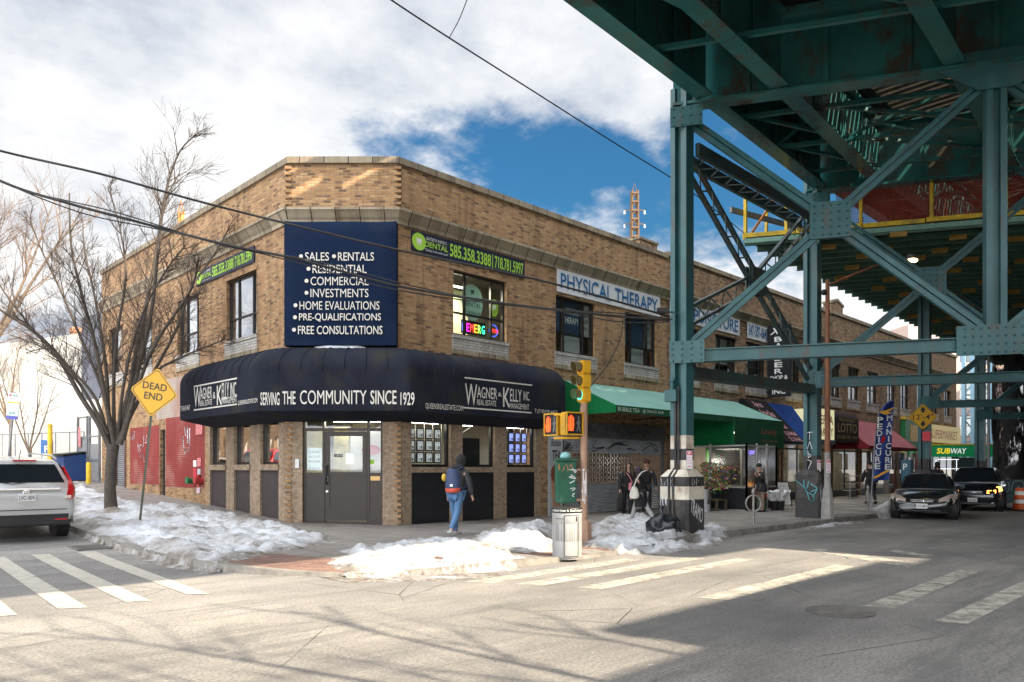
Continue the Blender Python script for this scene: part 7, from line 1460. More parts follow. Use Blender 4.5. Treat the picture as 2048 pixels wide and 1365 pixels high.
mb = MB(); o = M @ V((-.19, -.161, zy(945))); scribble(mb, o, M.to_3x3() @ V((1, 0, 0)), Z3, wiggle(41, 7), .3, .18, .016); mb.build('orange_graffiti', mat('orange_graffiti_paint', (.5, .2, .1), .6, var=0), cb2, fix=False); mb = MB(); o = M @ V((.02, -.161, zy(990))); scribble(mb, o, M.to_3x3() @ V((1, 0, 0)), Z3, [[(x_, y_) for y_, x_ in s] for s in wiggle(43, 10)], .16, .6, .014); mb.build('white_graffiti', M_GRW, cb2, fix=False)
mb = MB(); mb.beam(V((c.x, c.y, zy(940))), V((sp.x, sp.y, zy(940))), .05, .05); mb.beam(V((c.x, c.y, zy(1000))), V((sp.x, sp.y, zy(1000))), .05, .05); mb.build('bracket', M_TANP, cb2)
mb = MB(); [mb.tube([V((sp.x, sp.y, zy(y)-.012)), V((sp.x, sp.y, zy(y)+.012))], .081, 14) for y in (940, 965, 1000)]; mb.build('band', MATS['brushed_steel'], sg); mb = MB(); scribble(mb, sp+FWD*-.082+RGT*-.05+Z3*(zy(1010)-sp.z), RGT, Z3, wiggle(47, 8), .1, .75, .014); mb.build('sticker', M_GRW, sg, fix=False)
# litter bin
bp_ = Gs(1134, 1117, .04); bn_ = thing('litter_bin', 'grey steel litter bin with a black lettered top ring by the crosswalk', 'bin', bp_, .0)
M_BIN = mat('bin_grey_paint', (.3, .3, .3), .5, .1, .1, 4, dirt=(.3, .28, .25)); mb = MB(); mb.lathe([(.23, 0), (.235, .03), (.255, .04), (.258, .3), (.255, .31), (.255, .62), (.258, .63), (.258, .8), (.25, .81)], 36); mb.build('drum', M_BIN, bn_, smooth=40, local=True)
mb = MB(); mb.lathe([(.262, .8), (.27, .815), (.27, .87), (.262, .885), (.19, .9), (.17, .89), (.17, .8)], 36); mb.build('top_ring', M_BLKS, bn_, smooth=40, local=True)
t_ = NT('perforated_steel'); vo = t_.n('TexVoronoi'); vo.inputs['Scale'].default_value = 70; vo.inputs['Randomness'].default_value = 0; t_.k(t_.tc.outputs['Object'], vo.inputs['Vector']); t_.color(t_.mix(t_.rng(vo.outputs['Distance'], .35, .4), (.06, .06, .06), (.33, .33, .33))); t_.b.inputs['Roughness'].default_value = .5
mb = MB(); mb.lathe([(.2565, .315), (.2585, .32), (.2585, .61), (.2565, .615)], 36); mb.build('mesh_band', t_.m, bn_, smooth=40, local=True)
def onring(mb, s, ang0, ang1, r, z, h):
    vs, fs = text_geo(s, .02); x0 = min(v.x for v in vs); x1 = max(v.x for v in vs); y0 = min(v.y for v in vs); y1 = max(v.y for v in vs)
    mb.add([V((r*math.cos(a), r*math.sin(a), z+(v.y-y0)/(y1-y0)*h)) for v in vs for a in [ang0+(ang1-ang0)*(v.x-x0)/(x1-x0)]], fs)
va = math.atan2(-FWD.y, -FWD.x); mb = MB(); onring(mb, "It. Don't litter It. Don't litter It.", va-1.2, va+1.2, .273, .825, .04); mb.build('lettering', M_TOOTH, bn_, local=True, fix=False)
mb = MB()
for a0 in (-.25, .75): mb.tube([V((.2595*math.cos(va+a0), .2595*math.sin(va+a0), z)) for z in (.06, .76)], .006, 4)
for z in (.06, .76): mb.tube([V((.2595*math.cos(va+a), .2595*math.sin(va+a), z)) for a in [-.25+.1*i for i in range(11)]], .006, 4)
mb.tube([V((.2595*math.cos(va+.6), .2595*math.sin(va+.6), z)) for z in (.66, .74)], .012, 6); mb.build('door_seam', M_BLKS, bn_, local=True); mb = MB(); onring(mb, 'litter a clean place', va-.9, va-.2, .26, .69, .025); mb.build('print', M_BLKS, bn_, local=True, fix=False)
# yellow warning signs
def diamond(t, c, rt, up, h, words, arrows=False):
    n = rt.cross(up); mb = MB(); P = lambda x, y, d=0: c+rt*x*h+up*y*h+n*d
    def rnd(s, d): 
        out = []
        for a, b in ((1, 0), (0, 1), (-1, 0), (0, -1)):
            e = .06; out += [P(s*(a*(1-e)+b*e), s*(b*(1-e)-a*e), d), P(s*(a*(1-e)-b*e), s*(b*(1-e)+a*e), d)]
        return out
    mb.prism(rnd(1, 0), n*-.006); mb.build('panel', M_SIGNY, t)
    mb = MB(); A, B_ = rnd(.94, .002), rnd(.905, .002); [mb.face([A[i], A[(i+1) % 8], B_[(i+1) % 8], B_[i]]) for i in range(8)]
    for s, x0, x1, y0, y1 in words: text(mb, s, P(x0, y0), rt, up, (x1-x0)*h, (y1-y0)*h, bold=.025)
    if arrows:
        for s in (1, -1): mb.face([P(0, s*.78, .003), P(.22, s*.5, .003), P(-.22, s*.5, .003)]); mb.face([P(-.1, s*.5, .003), P(.1, s*.5, .003), P(.1, s*.32, .003), P(-.1, s*.32, .003)])
    mb.build('lettering', M_BLKS, t, fix=False)
sb = Gs(277, 1050); Yd = (sb-CAM).dot(FWD); de = thing('warning_sign', 'yellow diamond DEAD END sign on a leaning perforated post in the snow', 'sign', sb); c = at(308, 785, Yd-.03)
mb = MB(); a, b = sb-Z3*.3, at(311, 760, Yd); d = (b-a); r = RGT*.028; mb.loft([[p+q for q in (-r-FWD*.02, -r*.4+FWD*.02, r*.4+FWD*.02, r-FWD*.02, r*.5-FWD*.014, -r*.5-FWD*.014)] for p in (a, b)]); mb.build('post', mat('green_grey_post', (.1, .105, .075), .6, .3, .2), de)
mb = MB(); [mb.cbox(a+d*((i+.5)/44)-FWD*.017, .012, .012, .014) for i in range(44)]; mb.build('post_holes', M_BLKS, de)['kind'] = 'stuff'
rt = (RGT*1+FWD*-.06).normalized(); up = (Z3+RGT*.03).normalized(); rt = (rt-up*rt.dot(up)).normalized(); rt, up = (rt*math.cos(.13)-up*math.sin(.13)).normalized(), (up*math.cos(.13)+rt*math.sin(.13)).normalized()
diamond(de, c, rt, up, 50*Yd/1490, (('DEAD', -.5, .5, .1, .38), ('END', -.38, .38, -.3, -.02)))
p3 = BENT[3]+V((-.28, -.05, 0)); Yc = (p3-CAM).dot(FWD); cs = thing('warning_sign', 'yellow diamond clearance sign reading 12\'-4" fixed to a green column', 'sign', at(1846, 860, Yc)); diamond(cs, at(1846, 834, Yc), V((0, -1, 0)).lerp(RGT, .6).normalized(), Z3, 26.5*Yc/1490, (('12\'-4"', -.68, .68, -.2, .2),), True)
mb = MB(); mb.cbox(at(1853, 873, Yc-.05), .03, .3, .38); mb.build('red_plate', mat('sign_red', (.55, .03, .05), .5), cs)
# red and white notices
def notice(lab, px, y0, y1, Y, w, fac):
    c = at(px, (y0+y1)/2, Y); t = thing('parking_notice', lab, 'notice', c); h = (y1-y0)*Y/1490; rt = V(fac).normalized(); n = rt.cross(Z3); o = c-rt*w/2-Z3*h/2
    mb = MB(); mb.prism([o, o+rt*w, o+rt*w+Z3*h, o+Z3*h], n*-.005); mb.build('panel', mat('notice_white', (.66, .66, .7), .5, var=.03), t); mb = MB(); mb.face([o+rt*w*.06+Z3*h*.76+n*.003, o+rt*w*.94+Z3*h*.76+n*.003, o+rt*w*.94+Z3*h*.97+n*.003, o+rt*w*.06+Z3*h*.97+n*.003]); text(mb, 'NO', o+rt*w*.15+Z3*h*.58, rt, Z3, w*.7, h*.09, bold=.03); text(mb, '7AM-7PM', o+rt*w*.1+Z3*h*.42, rt, Z3, w*.8, h*.08); text(mb, 'MON-FRI', o+rt*w*.1+Z3*h*.28, rt, Z3, w*.8, h*.08); mb.face([o+rt*w*.15+Z3*h*.1+n*.003, o+rt*w*.85+Z3*h*.1+n*.003, o+rt*w*.85+Z3*h*.15+n*.003, o+rt*w*.15+Z3*h*.15+n*.003]); mb.build('red_print', MATS['sign_red'], t, fix=False); mb = MB(); text(mb, 'P', o+rt*w*.3+Z3*h*.79+n*.002, rt, Z3, w*.4, h*.15, bold=.04); mb.build('symbol', M_TOOTH, t, fix=False)
c1 = BENT[1]; notice('red and white parking notice strip on the striped column', 1379, 902, 938, (c1-CAM).dot(FWD)-.33, .13, (RGT*1).xy.to_3d()); c2_ = BENT[2]; Y2 = (c2_-CAM).dot(FWD); notice('red and white notice on the dark column with cyan graffiti', 1638, 920, 947, Y2-.3, .11, RGT); notice('red and white notice facing sideways on the brown lamp pole', 1657, 919, 946, Y2-.75, .13, RGT)
# street lamp with its arm over the road
lb = Gs(1655, 1037); Yl = (lb-CAM).dot(FWD); lm = thing('street_lamp', 'tall brown street lamp pole with a lit lamp under the work platform', 'street lamp', lb); L_ = lambda px, y, d=0: at(px, y, Yl+d)
mb = MB(); mb.tube([lb+Z3*.9, V((lb.x, lb.y, zy(0)*0+L_(1655, 905).z))], [.1, .085], 14); mb.build('lower_pole', mat('grey_pole_paint', (.3, .29, .27), .7, 0, .2), lm, smooth=60); mb = MB(); mb.loft([[lb+V((s*math.cos(a*.7854), s*math.sin(a*.7854), z)) for a in range(8)] for s, z in ((.2, -.05), (.18, .5), (.12, .9), (.1, .95))]); mb.build('base', MATS['grey_pole_paint'], lm)
mb = MB(); mb.tube([V((lb.x, lb.y, L_(1655, 905).z)), V((lb.x, lb.y, L_(1655, 560).z))], [.085, .06], 14); mb.build('upper_pole', mat('rust_brown_pole', (.24, .1, .05), .7, 0, .2, 3), lm, smooth=60); mb = MB(); mb.tube([L_(1655, 572), L_(1700, 552, .2), L_(1762, 527, .6), L_(1815, 519, .9)], .035, 8); mb.build('arm', MATS['rust_brown_pole'], lm, smooth=60)
h = L_(1826, 519, .95); mb = MB(); mb.ball(h+Z3*.05, .42, .16, .09, 14); mb.build('lamp_head', M_GALV, lm, smooth=50); mb = MB(); mb.ball(h-Z3*.02, .24, .12, .06, 12); mb.build('lamp_lens', mat('lit_warm_lamp', (1, .72, .25), .4, var=0, emit=6), lm, smooth=50); mb = MB(); mb.ball(L_(1648, 585), .09); mb.build('photocell', M_BLKS, lm, smooth=50)
# parking meter hoops
M_MET = mat('weathered_steel', (.28, .27, .25), .5, .6, .2)
for px, y0, y1, lab in ((1507, 1048, 980, 'steel parking meter hoop on the pavement before the flower shop'), (1736, 1024, 973, 'steel parking meter hoop beside the feather flag pole')):
    c = Gs(px, y0); Y = (c-CAM).dot(FWD); h = (y0-y1)*Y/1490; t = thing('parking_meter', lab, 'parking meter', c); mb = MB(); mb.tube([V((0, 0, 0)), V((0, 0, h*.94))], .035, 10); mb.lathe([(.09, 0), (.09, .015)], 12); mb.build('post', M_MET, t, smooth=60, local=True); mb = MB(); mb.tube([RGT*(.2*math.sin(a))*(1 if px < 1600 else .3)+Z3*(h*.6+h*.24*math.cos(a)) for a in [i*math.pi/12 for i in range(25)]], .025, 8, cap=False); mb.build('hoop', M_MET, t, smooth=60, local=True); mb = MB(); mb.ball(V((0, 0, h*.95)), .055, .055, .09); mb.build('cap', M_MET, t, smooth=60, local=True)
# garbage bag
gbp = Gs(1328, 1072); mb = MB(); vs = []; fs = []; nu, nv = 40, 20
for j in range(nv+1):
    for i in range(nu):
        a = 2*math.pi*i/nu; e = -math.pi/2+math.pi*j/nv; d = V((math.cos(e)*math.cos(a), math.cos(e)*math.sin(a), math.sin(e))); f = 1+.16*noise.noise(d*2.2+V((3, 1, 0)))+.1*abs(noise.noise(V((d.x*5, d.y*5, d.z*2))))+.05*noise.noise(d*11); p = V((d.x*.42*f, d.y*.36*f, max(-.02, .2+d.z*.3*f))); vs.append(p)
for j in range(nv):
    for i in range(nu): fs.append((j*nu+i, j*nu+(i+1) % nu, (j+1)*nu+(i+1) % nu, (j+1)*nu+i))
gb_ = thing('garbage_bag', 'lumpy black garbage bag leaning on the striped column base', 'garbage bag', gbp); mb.add(vs, fs); mb.build('bag', mat('black_polythene', (.012, .015, .018), .25, 0, .2, 6, .6, 9), gb_, smooth=70, local=True); mb = MB(); mb.tube([V((-.05, 0, .45)), V((-.1, .02, .55)), V((-.02, .05, .62)), V((.05, .05, .6))], [.06, .04, .06, .02], 8); mb.build('knot', MATS['black_polythene'], gb_, smooth=70, local=True)
# road ironwork
c = G(1680, 1224); c.z = .004; mh = thing('manhole_cover', 'round iron manhole cover in the shaded road', 'manhole cover', c); mb = MB(); mb.lathe([(.36, 0), (.36, .006), (.31, .008), (.3, .004), (.01, .004)], 36); [mb.box(-.27+.075*i, -.235+.075*i, -.2, .2, .004, .009) for i in range(8)]; mb.build('cover', mat('dark_cast_iron', (.15, .14, .13), .7, .2, .3), mh, smooth=30, local=True)
c = Gs(178, 1096, .0); dg_ = thing('drain_grate', 'slotted storm drain grate in the icy gutter', 'drain', c); mb = MB(); [mb.box(-.25, .25, -.4+.1*i, -.35+.1*i, .0, .02) for i in range(9)]; mb.build('bars', MATS['dark_cast_iron'], dg_, local=True); mb = MB(); [mb.box(*q) for q in ((-.3, -.25, -.45, .5, 0, .025), (.25, .3, -.45, .5, 0, .025))]; mb.build('frame', MATS['dark_cast_iron'], dg_, local=True)
# flower shop front
vc = Gs(1493, 1022); vr = RX(1553, 1000, -vc.y); vs_ = thing('shop_vestibule', 'plastic-glazed flower shop vestibule with pale frame under the green awning', 'vestibule', V((vc.x, vc.y, .13))); M_ALU = mat('pale_aluminium', (.4, .4, .38), .4, .5, .1); M_PLAS = glass_mat('wrinkled_clear_plastic', (.7, .72, .75), 1.6, .12); x0, x1, y0 = vc.x, vr.x, vc.y
for (a, b_, n) in (((x0, -.05), (x0, y0), 2), ((x0, y0), (x1, y0), 3), ((x1, y0), (x1, -.05), 2)):
    A_, B2 = V((*a, 0)), V((*b_, 0)); mb = MB()
    for i in range(n+1): p = A_.lerp(B2, i/n); mb.beam(p+Z3*.1, p+Z3*2.5, .06, .06)
    for z in (.14, .95, 2.42): mb.beam(A_+Z3*z, B2+Z3*z, .045, .05)
    mb.build('frame', M_ALU, vs_); mb = MB(); mb.face([A_+Z3*.97, B2+Z3*.97, B2+Z3*2.4, A_+Z3*2.4]); mb.build('plastic_pane', M_PLAS, vs_, fix=False); d = (B2-A_).normalized().cross(Z3)*.02; mb = MB(); mb.prism([A_+Z3*.16-d, B2+Z3*.16-d, B2+Z3*.92-d, A_+Z3*.92-d], d*2*.9); mb.build('dado_panel', M_BLACKP if a[0] == b_[0] else mat('dark_brick_dado', (.05, .025, .02), .8), vs_)
mb = MB(); rt = X3; text(mb, 'open', (x0+.15, y0-.02, 2.05), rt, Z3, .4, .2, bold=.03, shear=.3); mb.build('neon_script', mat('violet_neon', (.25, .2, .9), .5, var=0, emit=.7), vs_, fix=False)
def face_pts(c, rt, w, z0, z1): return [c-rt*w/2+Z3*z0, c+rt*w/2+Z3*z0, c+rt*w/2+Z3*z1, c-rt*w/2+Z3*z1]
pl = RX(1413, 900, .06); pr_ = RX(1448, 900, .06); t = thing('poster', 'bright green flower shop poster with bouquets in the window', 'poster', V((pl.x, -.06, .5))); mb = MB(); mb.box(pl.x, pr_.x, -.07, -.03, .55, 2.45); mb.build('panel', mat('vivid_green_print', (.06, .3, .03), .5, var=.3, vs=2), t); rr = random.Random(2); bq = []
for k, c in enumerate(((.45, .02, .02), (.5, .3, .05), (.45, .08, .2), (.6, .5, .4))):
    mb = MB()
    for i in range(6): u = rr.uniform(.15, .85); z = rr.uniform(.7, 2.2); q = V((pl.x+(pr_.x-pl.x)*u, -.072, z)); r = rr.uniform(.06, .16); mb.face([q+X3*r*math.cos(a*.6283)+Z3*r*math.sin(a*.6283)-Y3*.001*k for a in range(10)])
    mb.build('bouquet_print', mat('bouquet_print_%d' % k, c, .6, var=.3, vs=8), t, fix=False)
M_LEAF = mat('leaf_green', (.03, .12, .03), .7, 0, .4, 20)
def bouquet(t, c, w, h, colours, n, seed, local_z=0):
    rr = random.Random(seed); lf = MB()
    for i in range(n): q = c+V((rr.gauss(0, w*.4), rr.gauss(0, w*.4), rr.uniform(0, h))); d = V((rr.uniform(-1, 1), rr.uniform(-1, 1), rr.uniform(.2, 1))).normalized()*.09; s_ = d.orthogonal().normalized()*.022; lf.face([q, q+d*.5+s_, q+d, q+d*.5-s_])
    lf.build('leaves', M_LEAF, t, fix=False)
    for k, cc in enumerate(colours):
        mb = MB()
        for i in range(max(3, n//(3*len(colours)))): q = c+V((rr.gauss(0, w*.45), rr.gauss(0, w*.45), rr.uniform(h*.2, h*1.1))); mb.ball(q, rr.uniform(.025, .05), None, .03, 6)
        mb.build('blossoms', mat('blossom_%d%d%d' % tuple(int(x*99) for x in cc), cc, .6, var=.3, vs=30), t, fix=False, smooth=60)
FC_ = [(.3, .05, .4), (.6, .3, .02), (.55, .05, .15), (.6, .55, .5), (.5, .45, .05)]
c = Gs(1425, 1022); c = at(1425, 1022, 26.2); c.z = .13; fs_ = thing('flower_stand', 'low wooden stand loaded with wrapped bouquets outside the flower shop', 'flower stand', c); mb = MB(); mb.box(c.x-.2, c.x+.5, c.y-.3, c.y+.5, .48, .54); mb.build('shelf', M_TIE, fs_); mb = MB(); [mb.box(c.x+a, c.x+a+.08, c.y+b, c.y+b+.08, .13, .48) for a in (-.2, .42) for b in (-.3, .42)]; mb.build('legs', M_TIE, fs_)
for k in range(12): q = V((c.x+.1+.4*math.sin(k*2.4), c.y+.1+.4*math.cos(k*1.7), .6+.085*k)); bouquet(fs_, q, .5, .3, FC_[k % 3:k % 3+3], 80, 60+k)
c = at(1408, 1012, 25.5); c.z = .13; t = thing('plastic_bucket', 'pale grey bucket at the left end of the flower stand', 'bucket', c); mb = MB(); mb.lathe([(.13, .25), (.17, .75), (.18, .76)], 18, c); mb.lathe([(.2, 0), (.2, .25)], 12, c); mb.build('bucket', mat('pale_grey_plastic', (.4, .4, .42), .5), t)
c = Gs(1524, 1023); t = thing('flower_bucket', 'green bucket of bright red flowers in front of the vestibule', 'flower bucket', c); mb = MB(); mb.lathe([(.13, 0), (.17, .42)], 16, c); mb.build('bucket', mat('dark_green_plastic', (.015, .07, .045), .5), t); bouquet(t, c+Z3*.45, .25, .28, [(.55, .02, .02), (.65, .04, .03)], 90, 5)
for px, lab in ((1549, 'black pot with white-wrapped bouquets left of the menu board'), (1561, 'black pot with dark striped wrapping paper touching the menu board')):
    c = Gs(px, 1021); t = thing('flower_pot', lab, 'flower pot', c); mb = MB(); mb.lathe([(.12, 0), (.15, .33)], 14, c); mb.build('pot', M_BLACKP, t); mb = MB(); rr = random.Random(px)
    for i in range(7): a = i*.9; q = c+V((.1*math.cos(a), .1*math.sin(a), .25)); e = q+V((.22*math.cos(a), .22*math.sin(a), .35+.1*rr.random())); s_ = V((-math.sin(a), math.cos(a), 0))*.13; mb.face([q, e+s_, e+Z3*.06, e-s_])
    mb.build('wrapping', M_WHITE, t, fix=False); bouquet(t, c+Z3*.42, .2, .2, [(.3, .15, .4), (.6, .6, .6)], 20, px)
c = Gs(1569, 1013); t = thing('menu_board', 'white A-frame menu board on the pavement by the barber shop', 'A-frame board', c); rt = (RGT*.96+FWD*.28).normalized(); bk = rt.cross(Z3)*-1; w = .66; H_ = .95
mb = MB(); f = lambda u, v, d=0: c+rt*(u*w)+Z3*(v*H_)+bk*(.0+.22*v+d); mb.prism([f(-.5, .08), f(.5, .08), f(.5, 1), f(-.5, 1)], bk*.02); mb.build('panel', M_WHITE, t)
mb = MB(); [mb.beam(f(s*.5, 0), f(s*.5, 1.02), .03, .04) for s in (-1, 1)]; [mb.beam(f(s*.5, 1.02), c+rt*(s*.5*w)+bk*.5, .03, .04) for s in (-1, 1)]; mb.beam(f(-.5, 1.0), f(.5, 1.0), .03, .03); mb.build('frame', M_FRAME, t); mb = MB(); nn = rt.cross(Z3); [text(mb, s, f(-.42, .8-.13*i)+nn*.01, rt, Z3, w*(.8-.1*(i % 3)), .05) for i, s in enumerate(('Haircuts Special', 'Men  $20', 'Kids  $15', 'Shave  $12', 'Color  $40', 'Walk in'))]; mb.build('lettering', mat('pen_print', (.1, .03, .05), .6, var=0), t, fix=False)
# feather flag
c = Gs(1741, 1019); Yf = (c-CAM).dot(FWD); t = thing('feather_flag', 'blue feather flag reading PEDICURE MANICURE planted on the pavement', 'flag', c); F_ = lambda px, y, d=0: at(px, y, Yf+d); mb = MB(); mb.tube([c, F_(1745, 960), F_(1750, 880), F_(1757, 830), F_(1770, 806), F_(1786, 801)], [.025, .02, .018, .015, .01, .008], 8); mb.build('pole', M_GALV, t, smooth=60)
ed = [(962, 1746, 1777), (940, 1747, 1780), (900, 1749, 1783), (870, 1751, 1784), (845, 1754, 1786), (825, 1759, 1787), (812, 1766, 1787), (803, 1778, 1787)]; mb = MB(); rows = [[F_(a+(b-a)*k/5, y-1.5*k/5, .09*math.sin(k*1.3+y*.05)) for k in range(6)] for y, a, b in ed]; mb.loft(rows, closed=False); mb.build('cloth', mat('royal_blue_cloth', (.012, .04, .2), .7, 0, .1, 2), t, smooth=60, fix=False)
g = MB()
for i, (a, b) in enumerate(zip('PEDICURE', 'MANICURE')): y = 846+i*13.2; text(g, a, F_(1755-i*.8+(4 if a == 'I' else 0), y, -.12), RGT, Z3, (2.5 if a == 'I' else 11)*Yf/1490, 11.5*Yf/1490, bold=.03); text(g, b, F_(1774-i*.6+(4 if b == 'I' else 0), y-4+i*.8, -.12), RGT, Z3, (2.5 if b == 'I' else 10.5)*Yf/1490, 11.5*Yf/1490, bold=.03)
g.build('lettering', M_TOOTH, t, fix=False)
g = MB(); [g.face([F_(x, y, -.11) for x, y in p_]) for p_ in ([(1760, 823), (1772, 821), (1787, 815), (1787, 818), (1776, 825), (1787, 826), (1770, 830), (1760, 826)], [(1747, 954), (1757, 950), (1764, 945), (1777, 940), (1779, 943), (1766, 949), (1758, 954), (1748, 958)])]; g.build('orange_swoosh', mat('orange_print', (.7, .36, .03), .6, var=0), t, fix=False); g = MB(); g.face([F_(x, y, -.125) for x, y in ((1761, 886), (1764, 876), (1769, 870), (1771, 878), (1768, 884))]); g.build('red_petal', MATS['bright_red_paint'], t, fix=False)
# clothes and racks under the red awning
M_CL = [mat('hung_cloth_%d' % k, c, .85, var=.3, vs=5) for k, c in enumerate(((.12, .09, .08), (.2, .18, .17), (.05, .05, .07), (.16, .06, .05), (.3, .27, .24)))]
for k in range(14):
    x = 28.0+k*.45; t = tag(MB().loft([[V((x+a*w, -1.5-.5*(k % 2)+b*.06, z)) for a, b in ((-1, -1), (1, -1), (1, 1), (-1, 1))] for w, z in ((.04, 2.5), (.16, 2.42), (.15, 2.0), (.19, 1.55))]).build('garment', M_CL[k % 5], bevel=.02, smooth=60), 'garment on a hanger in the row of clothes under the red awning', 'garment', 'clothes hung under the red awning')
for k in range(5): 
    x = 30.4+k*.8; t = tag(MB().loft([[V((x+a*w, -1.6+b*.14, z)) for a, b in ((-1, -1), (1, -1), (1, 1), (-1, 1))] for w, z in ((.1, 1.35), (.2, 1.28), (.22, .8), (.2, .3))]).build('garment', M_CL[(k*2+1) % 5], bevel=.03, smooth=60), 'coat on the low rail before the red awning shop', 'garment', 'coats on the low rail')
t = thing('wire_rack', 'white wire display rack of shoes beside the feather flag', 'display rack', RX(1712, 1000, 1.2)); q0, q1 = RX(1700, 1000, 1.3), RX(1722, 1000, 1.3); mb = MB()
for z in (.2, .55, .9, 1.25): mb.beam((q0.x, -1.3, z), (q1.x, -1.3, z), .03, .03); mb.box(q0.x, q1.x, -1.3, -.95, z-.02, z-.01)
for x in (q0.x, q1.x): mb.beam((x, -1.3, .13), (x, -1.3, 1.35), .03, .03)
mb.build('frame', M_ALU, t); mb = MB(); [mb.ball((q0.x+.15+.25*i, -1.15, z), .1, .12, .05, 8) for z in (.25, .6, .95) for i in range(max(1, int((q1.x-q0.x)/.28)))]; mb.build('shoes', M_CL[0], t)
c = at(1815, 1000, 33); c.z = .13; t = thing('parking_kiosk', 'blue parking pay kiosk with a white P behind the saloon car', 'kiosk', c); mb = MB(); mb.box(c.x-.2, c.x+.2, c.y-.2, c.y+.2, .13, 2.0); mb.build('cabinet', mat('kiosk_teal', (.03, .12, .18), .5), t, bevel=.03); mb = MB(); text(mb, 'P', (c.x-.203, c.y+.12, 1.55), (0, -1, 0), Z3, .18, .28, bold=.04); mb.build('lettering', M_TOOTH, t, fix=False)
# drum, barrier
c = Gs(2044, 1021, 0); t = thing('traffic_drum', 'orange and white striped traffic drum at the right edge', 'traffic drum', c); mb = MB(); M_ORG = mat('traffic_orange', (.62, .1, .015), .5, 0, .08)
pr = [(.36, 0), (.36, .07), (.29, .08), (.285, .26), (.28, .27), (.275, .42), (.265, .43), (.255, .58), (.25, .59), (.24, .74), (.235, .75), (.2, .86), (.05, .88)]
for i in range(len(pr)-1): mb.mi = 1 if i in (4, 8) else 0; mb.add([V((r*math.cos(a*.2618), r*math.sin(a*.2618), z)) for r, z in pr[i:i+2] for a in range(24)], [(k, (k+1) % 24, 24+(k+1) % 24, 24+k) for k in range(24)])
mb.build('body', [M_ORG, M_WHITE], t, smooth=40, local=True); mb = MB(); mb.lathe([(.4, 0), (.4, .05)], 20); mb.build('base', M_RUB, t, local=True)
b0, b1 = at(1988, 1003, 36), at(2160, 1003, 33); b0.z = b1.z = 0; t = thing('road_barrier', 'dark concrete road barrier with pale graffiti closing the street', 'barrier', b0.lerp(b1, .3)); d = (b1-b0).normalized(); n = d.cross(Z3); mb = MB(); mb.loft([[p+n*a+Z3*z for a, z in ((.3, 0), (.3, .15), (.14, .4), (.1, 1.1), (-.1, 1.1), (-.14, .4), (-.3, .15), (-.3, 0))] for p in (b0, b1)]); mb.build('block', mat('dark_teal_concrete', (.03, .05, .055), .8, 0, .3, 3), t); mb = MB(); scribble(mb, b0+d*.2+n*.13+Z3*.45, d, Z3, [curve_pts([(.0+.2*i, .1), (.03+.2*i, .9), (.15+.2*i, .95), (.16+.2*i, .2), (.05+.2*i, .1), (.1+.2*i, .6)], 5) for i in range(5)], 3.2, .58, .03, lift=.03); mb.build('graffiti', mat('pale_graffiti_paint', (.25, .33, .34), .6, var=0), t, fix=False)
# fire connection and wall plates on the painted wall
t = thing('fire_connection', 'red and green fire hose connection pipes on the brick wall', 'fire connection', FL @ V((-5.6, -.1, 1.1)))
for px, m in ((383, mat('green_valve', (.01, .16, .06), .5)), (399, mat('red_valve', (.4, .03, .03), .5))): c = LX(px, 963, .1); mb = MB(); mb.tube([c+V((.1, 0, 0)), c, c+V((-.12, 0, .03))], .09, 10); mb.tube([c+V((-.1, 0, .03)), c+V((-.16, 0, .03))], .11, 10); mb.build('inlet', m, t, smooth=50)
mb = MB(); c = LX(397, 972, .06); mb.tube([c, c+Z3*.35], .05, 8); mb.build('pipe', MATS['red_valve'], t)
for k, (x0, y0, x1, y1, m, lab) in enumerate(((387, 921, 393, 934, M_WHITE, 'white small plate, upper left of the fire connection'), (395, 916, 402, 933, MATS['red_white_notice'], 'red printed plate, upper right above the fire connection'), (387, 937, 393, 954, MATS['sign_red'], 'solid red plate just above the green valve'), (395, 938, 401, 950, M_PALE, 'grey plate just above the red valve'), (394, 976, 400, 987, mat('pink_plate', (.6, .45, .5), .6), 'pinkish plate below the fire connection'), (392, 838, 405, 870, MATS['red_white_notice'], 'tall red and white notice under the awning\'s left end'))):
    a, b = LX(x0, y1, .02), LX(x1, y0, .02); mb = MB(); mb.box(-2.0, -1.975, min(a.y, b.y), max(a.y, b.y), a.z, b.z); tag(mb.build('wall_plate', m), lab, 'plate', 'plates by the fire connection')
t = thing('wall_graffiti', 'white graffiti tags sprayed on the red painted brick', 'graffiti', FL @ V((-8, 0, 1.5))); mb = MB()
for x0, y0, x1, y1, sd, n in ((262, 892, 270, 858, 51, 5), (274, 905, 300, 868, 52, 9), (280, 925, 300, 905, 53, 6), (366, 900, 382, 852, 54, 7), (370, 915, 382, 895, 55, 4)):
    a, b = LX(x0, y0, .0), LX(x1, y1, .0); scribble(mb, a, (0, -1, 0), Z3, wiggle(sd, n), abs(b.y-a.y), b.z-a.z, .035, lift=.006)
mb.build('tags', M_GRW, t, fix=False)
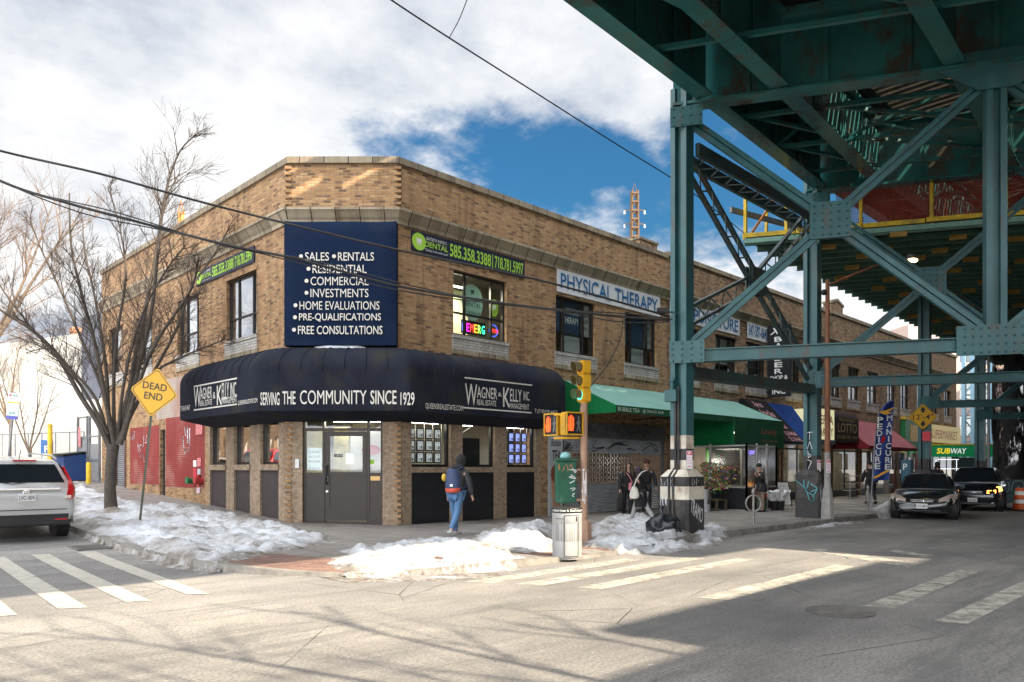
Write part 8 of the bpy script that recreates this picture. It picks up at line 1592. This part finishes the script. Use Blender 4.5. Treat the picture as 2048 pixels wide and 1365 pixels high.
# ------------------------------------------------------------------ overhead cables
M_CAB = mat('black_cable', (.018, .017, .016), .7, 0, .2, 5)
def cable(lab, pix, A, Bp, r, n=8, extra=None):
    """pix: picture points the wire passes; plan line A -> Bp fixes its distance"""
    dv_ = Bp-A; P = []
    for px, py in pix:
        ray = FWD+RGT*((px-1024)/1490); den = ray.x*dv_.y-ray.y*dv_.x; rel = A-CAM; Y = (rel.x*dv_.y-rel.y*dv_.x)/den; P.append(tuple(at(px, py, Y)))
    pts = [V(p) for p in curve_pts(P, 6)]; t = thing('overhead_cable', lab, 'cable', pts[-1]); mb = MB(); mb.tube(pts, r, 6); mb.build('wire', M_CAB, t, smooth=60); return t, pts
K1 = V((3.4, -6.15, 0)); K0 = to_ab((-200-1024)/1490*15, 15)
cable('upper thick cable running from the left across the corner to the steel column', [(-200, 245), (0, 302), (200, 348), (390, 401), (580, 449), (800, 501), (1046, 553), (1180, 588), (1340, 634)], K0, K1, .024)
t, pts = cable('lower sagging bundle of cables crossing in front of the navy sign', [(-200, 260), (0, 362), (130, 405), (260, 440), (440, 487), (600, 520), (790, 571), (1000, 606), (1130, 622), (1235, 633), (1340, 641)], K0, K1, .028)
for k in range(2):
    mb = MB(); P = [p+V((.05*math.sin(i*.5+k*2), .05*math.cos(i*.45+k), .05*math.sin(i*.32+k*3)+(.03 if k else -.06))) for i, p in enumerate(pts)]; mb.tube(P, .013, 6); mb.build('strand', M_CAB, t, smooth=60)
cable('slack thin wire dropping from the cable bundle to the traffic signal', [(1246, 640), (1240, 680), (1215, 730), (1180, 775), (1168, 800)], V((2.2, -5.6, 0)), sp, .012)
cable('thin span wire high across the sky from the top edge to the work platform', [(700, -60), (782, 0), (898, 76), (1070, 185), (1235, 290), (1345, 358), (1420, 412), (1490, 468)], to_ab(-2.4, 11), to_ab(7.25, 23.2), .014)
cable('short guy wire dropping from the top edge to the span wire', [(950, -40), (934, 0), (918, 40), (899, 75)], to_ab(-.75, 12.4), to_ab(-1.2, 13.98), .008)
c = at(1308, 620, 17.4); fl = thing('floodlight', 'small grey floodlight bracketed to the steel column at cable height', 'floodlight', c); c = at(1326, 622, 16.9); mb = MB(); mb.loft([[c+RGT*a+Z3*b+FWD*d for a, b, d in ((-.16*s, -.05, -.1), (.12, -.07, -.1), (.12, .05, -.1), (-.16*s, .06, -.1))] for s in (1,)]+[[c+RGT*a+Z3*b+FWD*.12 for a, b in ((-.12, -.04), (.1, -.05), (.1, .05), (-.12, .05))]]); mb.build('head', M_BLKS, fl, bevel=.02); mb = MB(); mb.tube([c, K1+Z3*(c.z-.02)], .02, 6); mb.build('bracket', M_ST, fl)
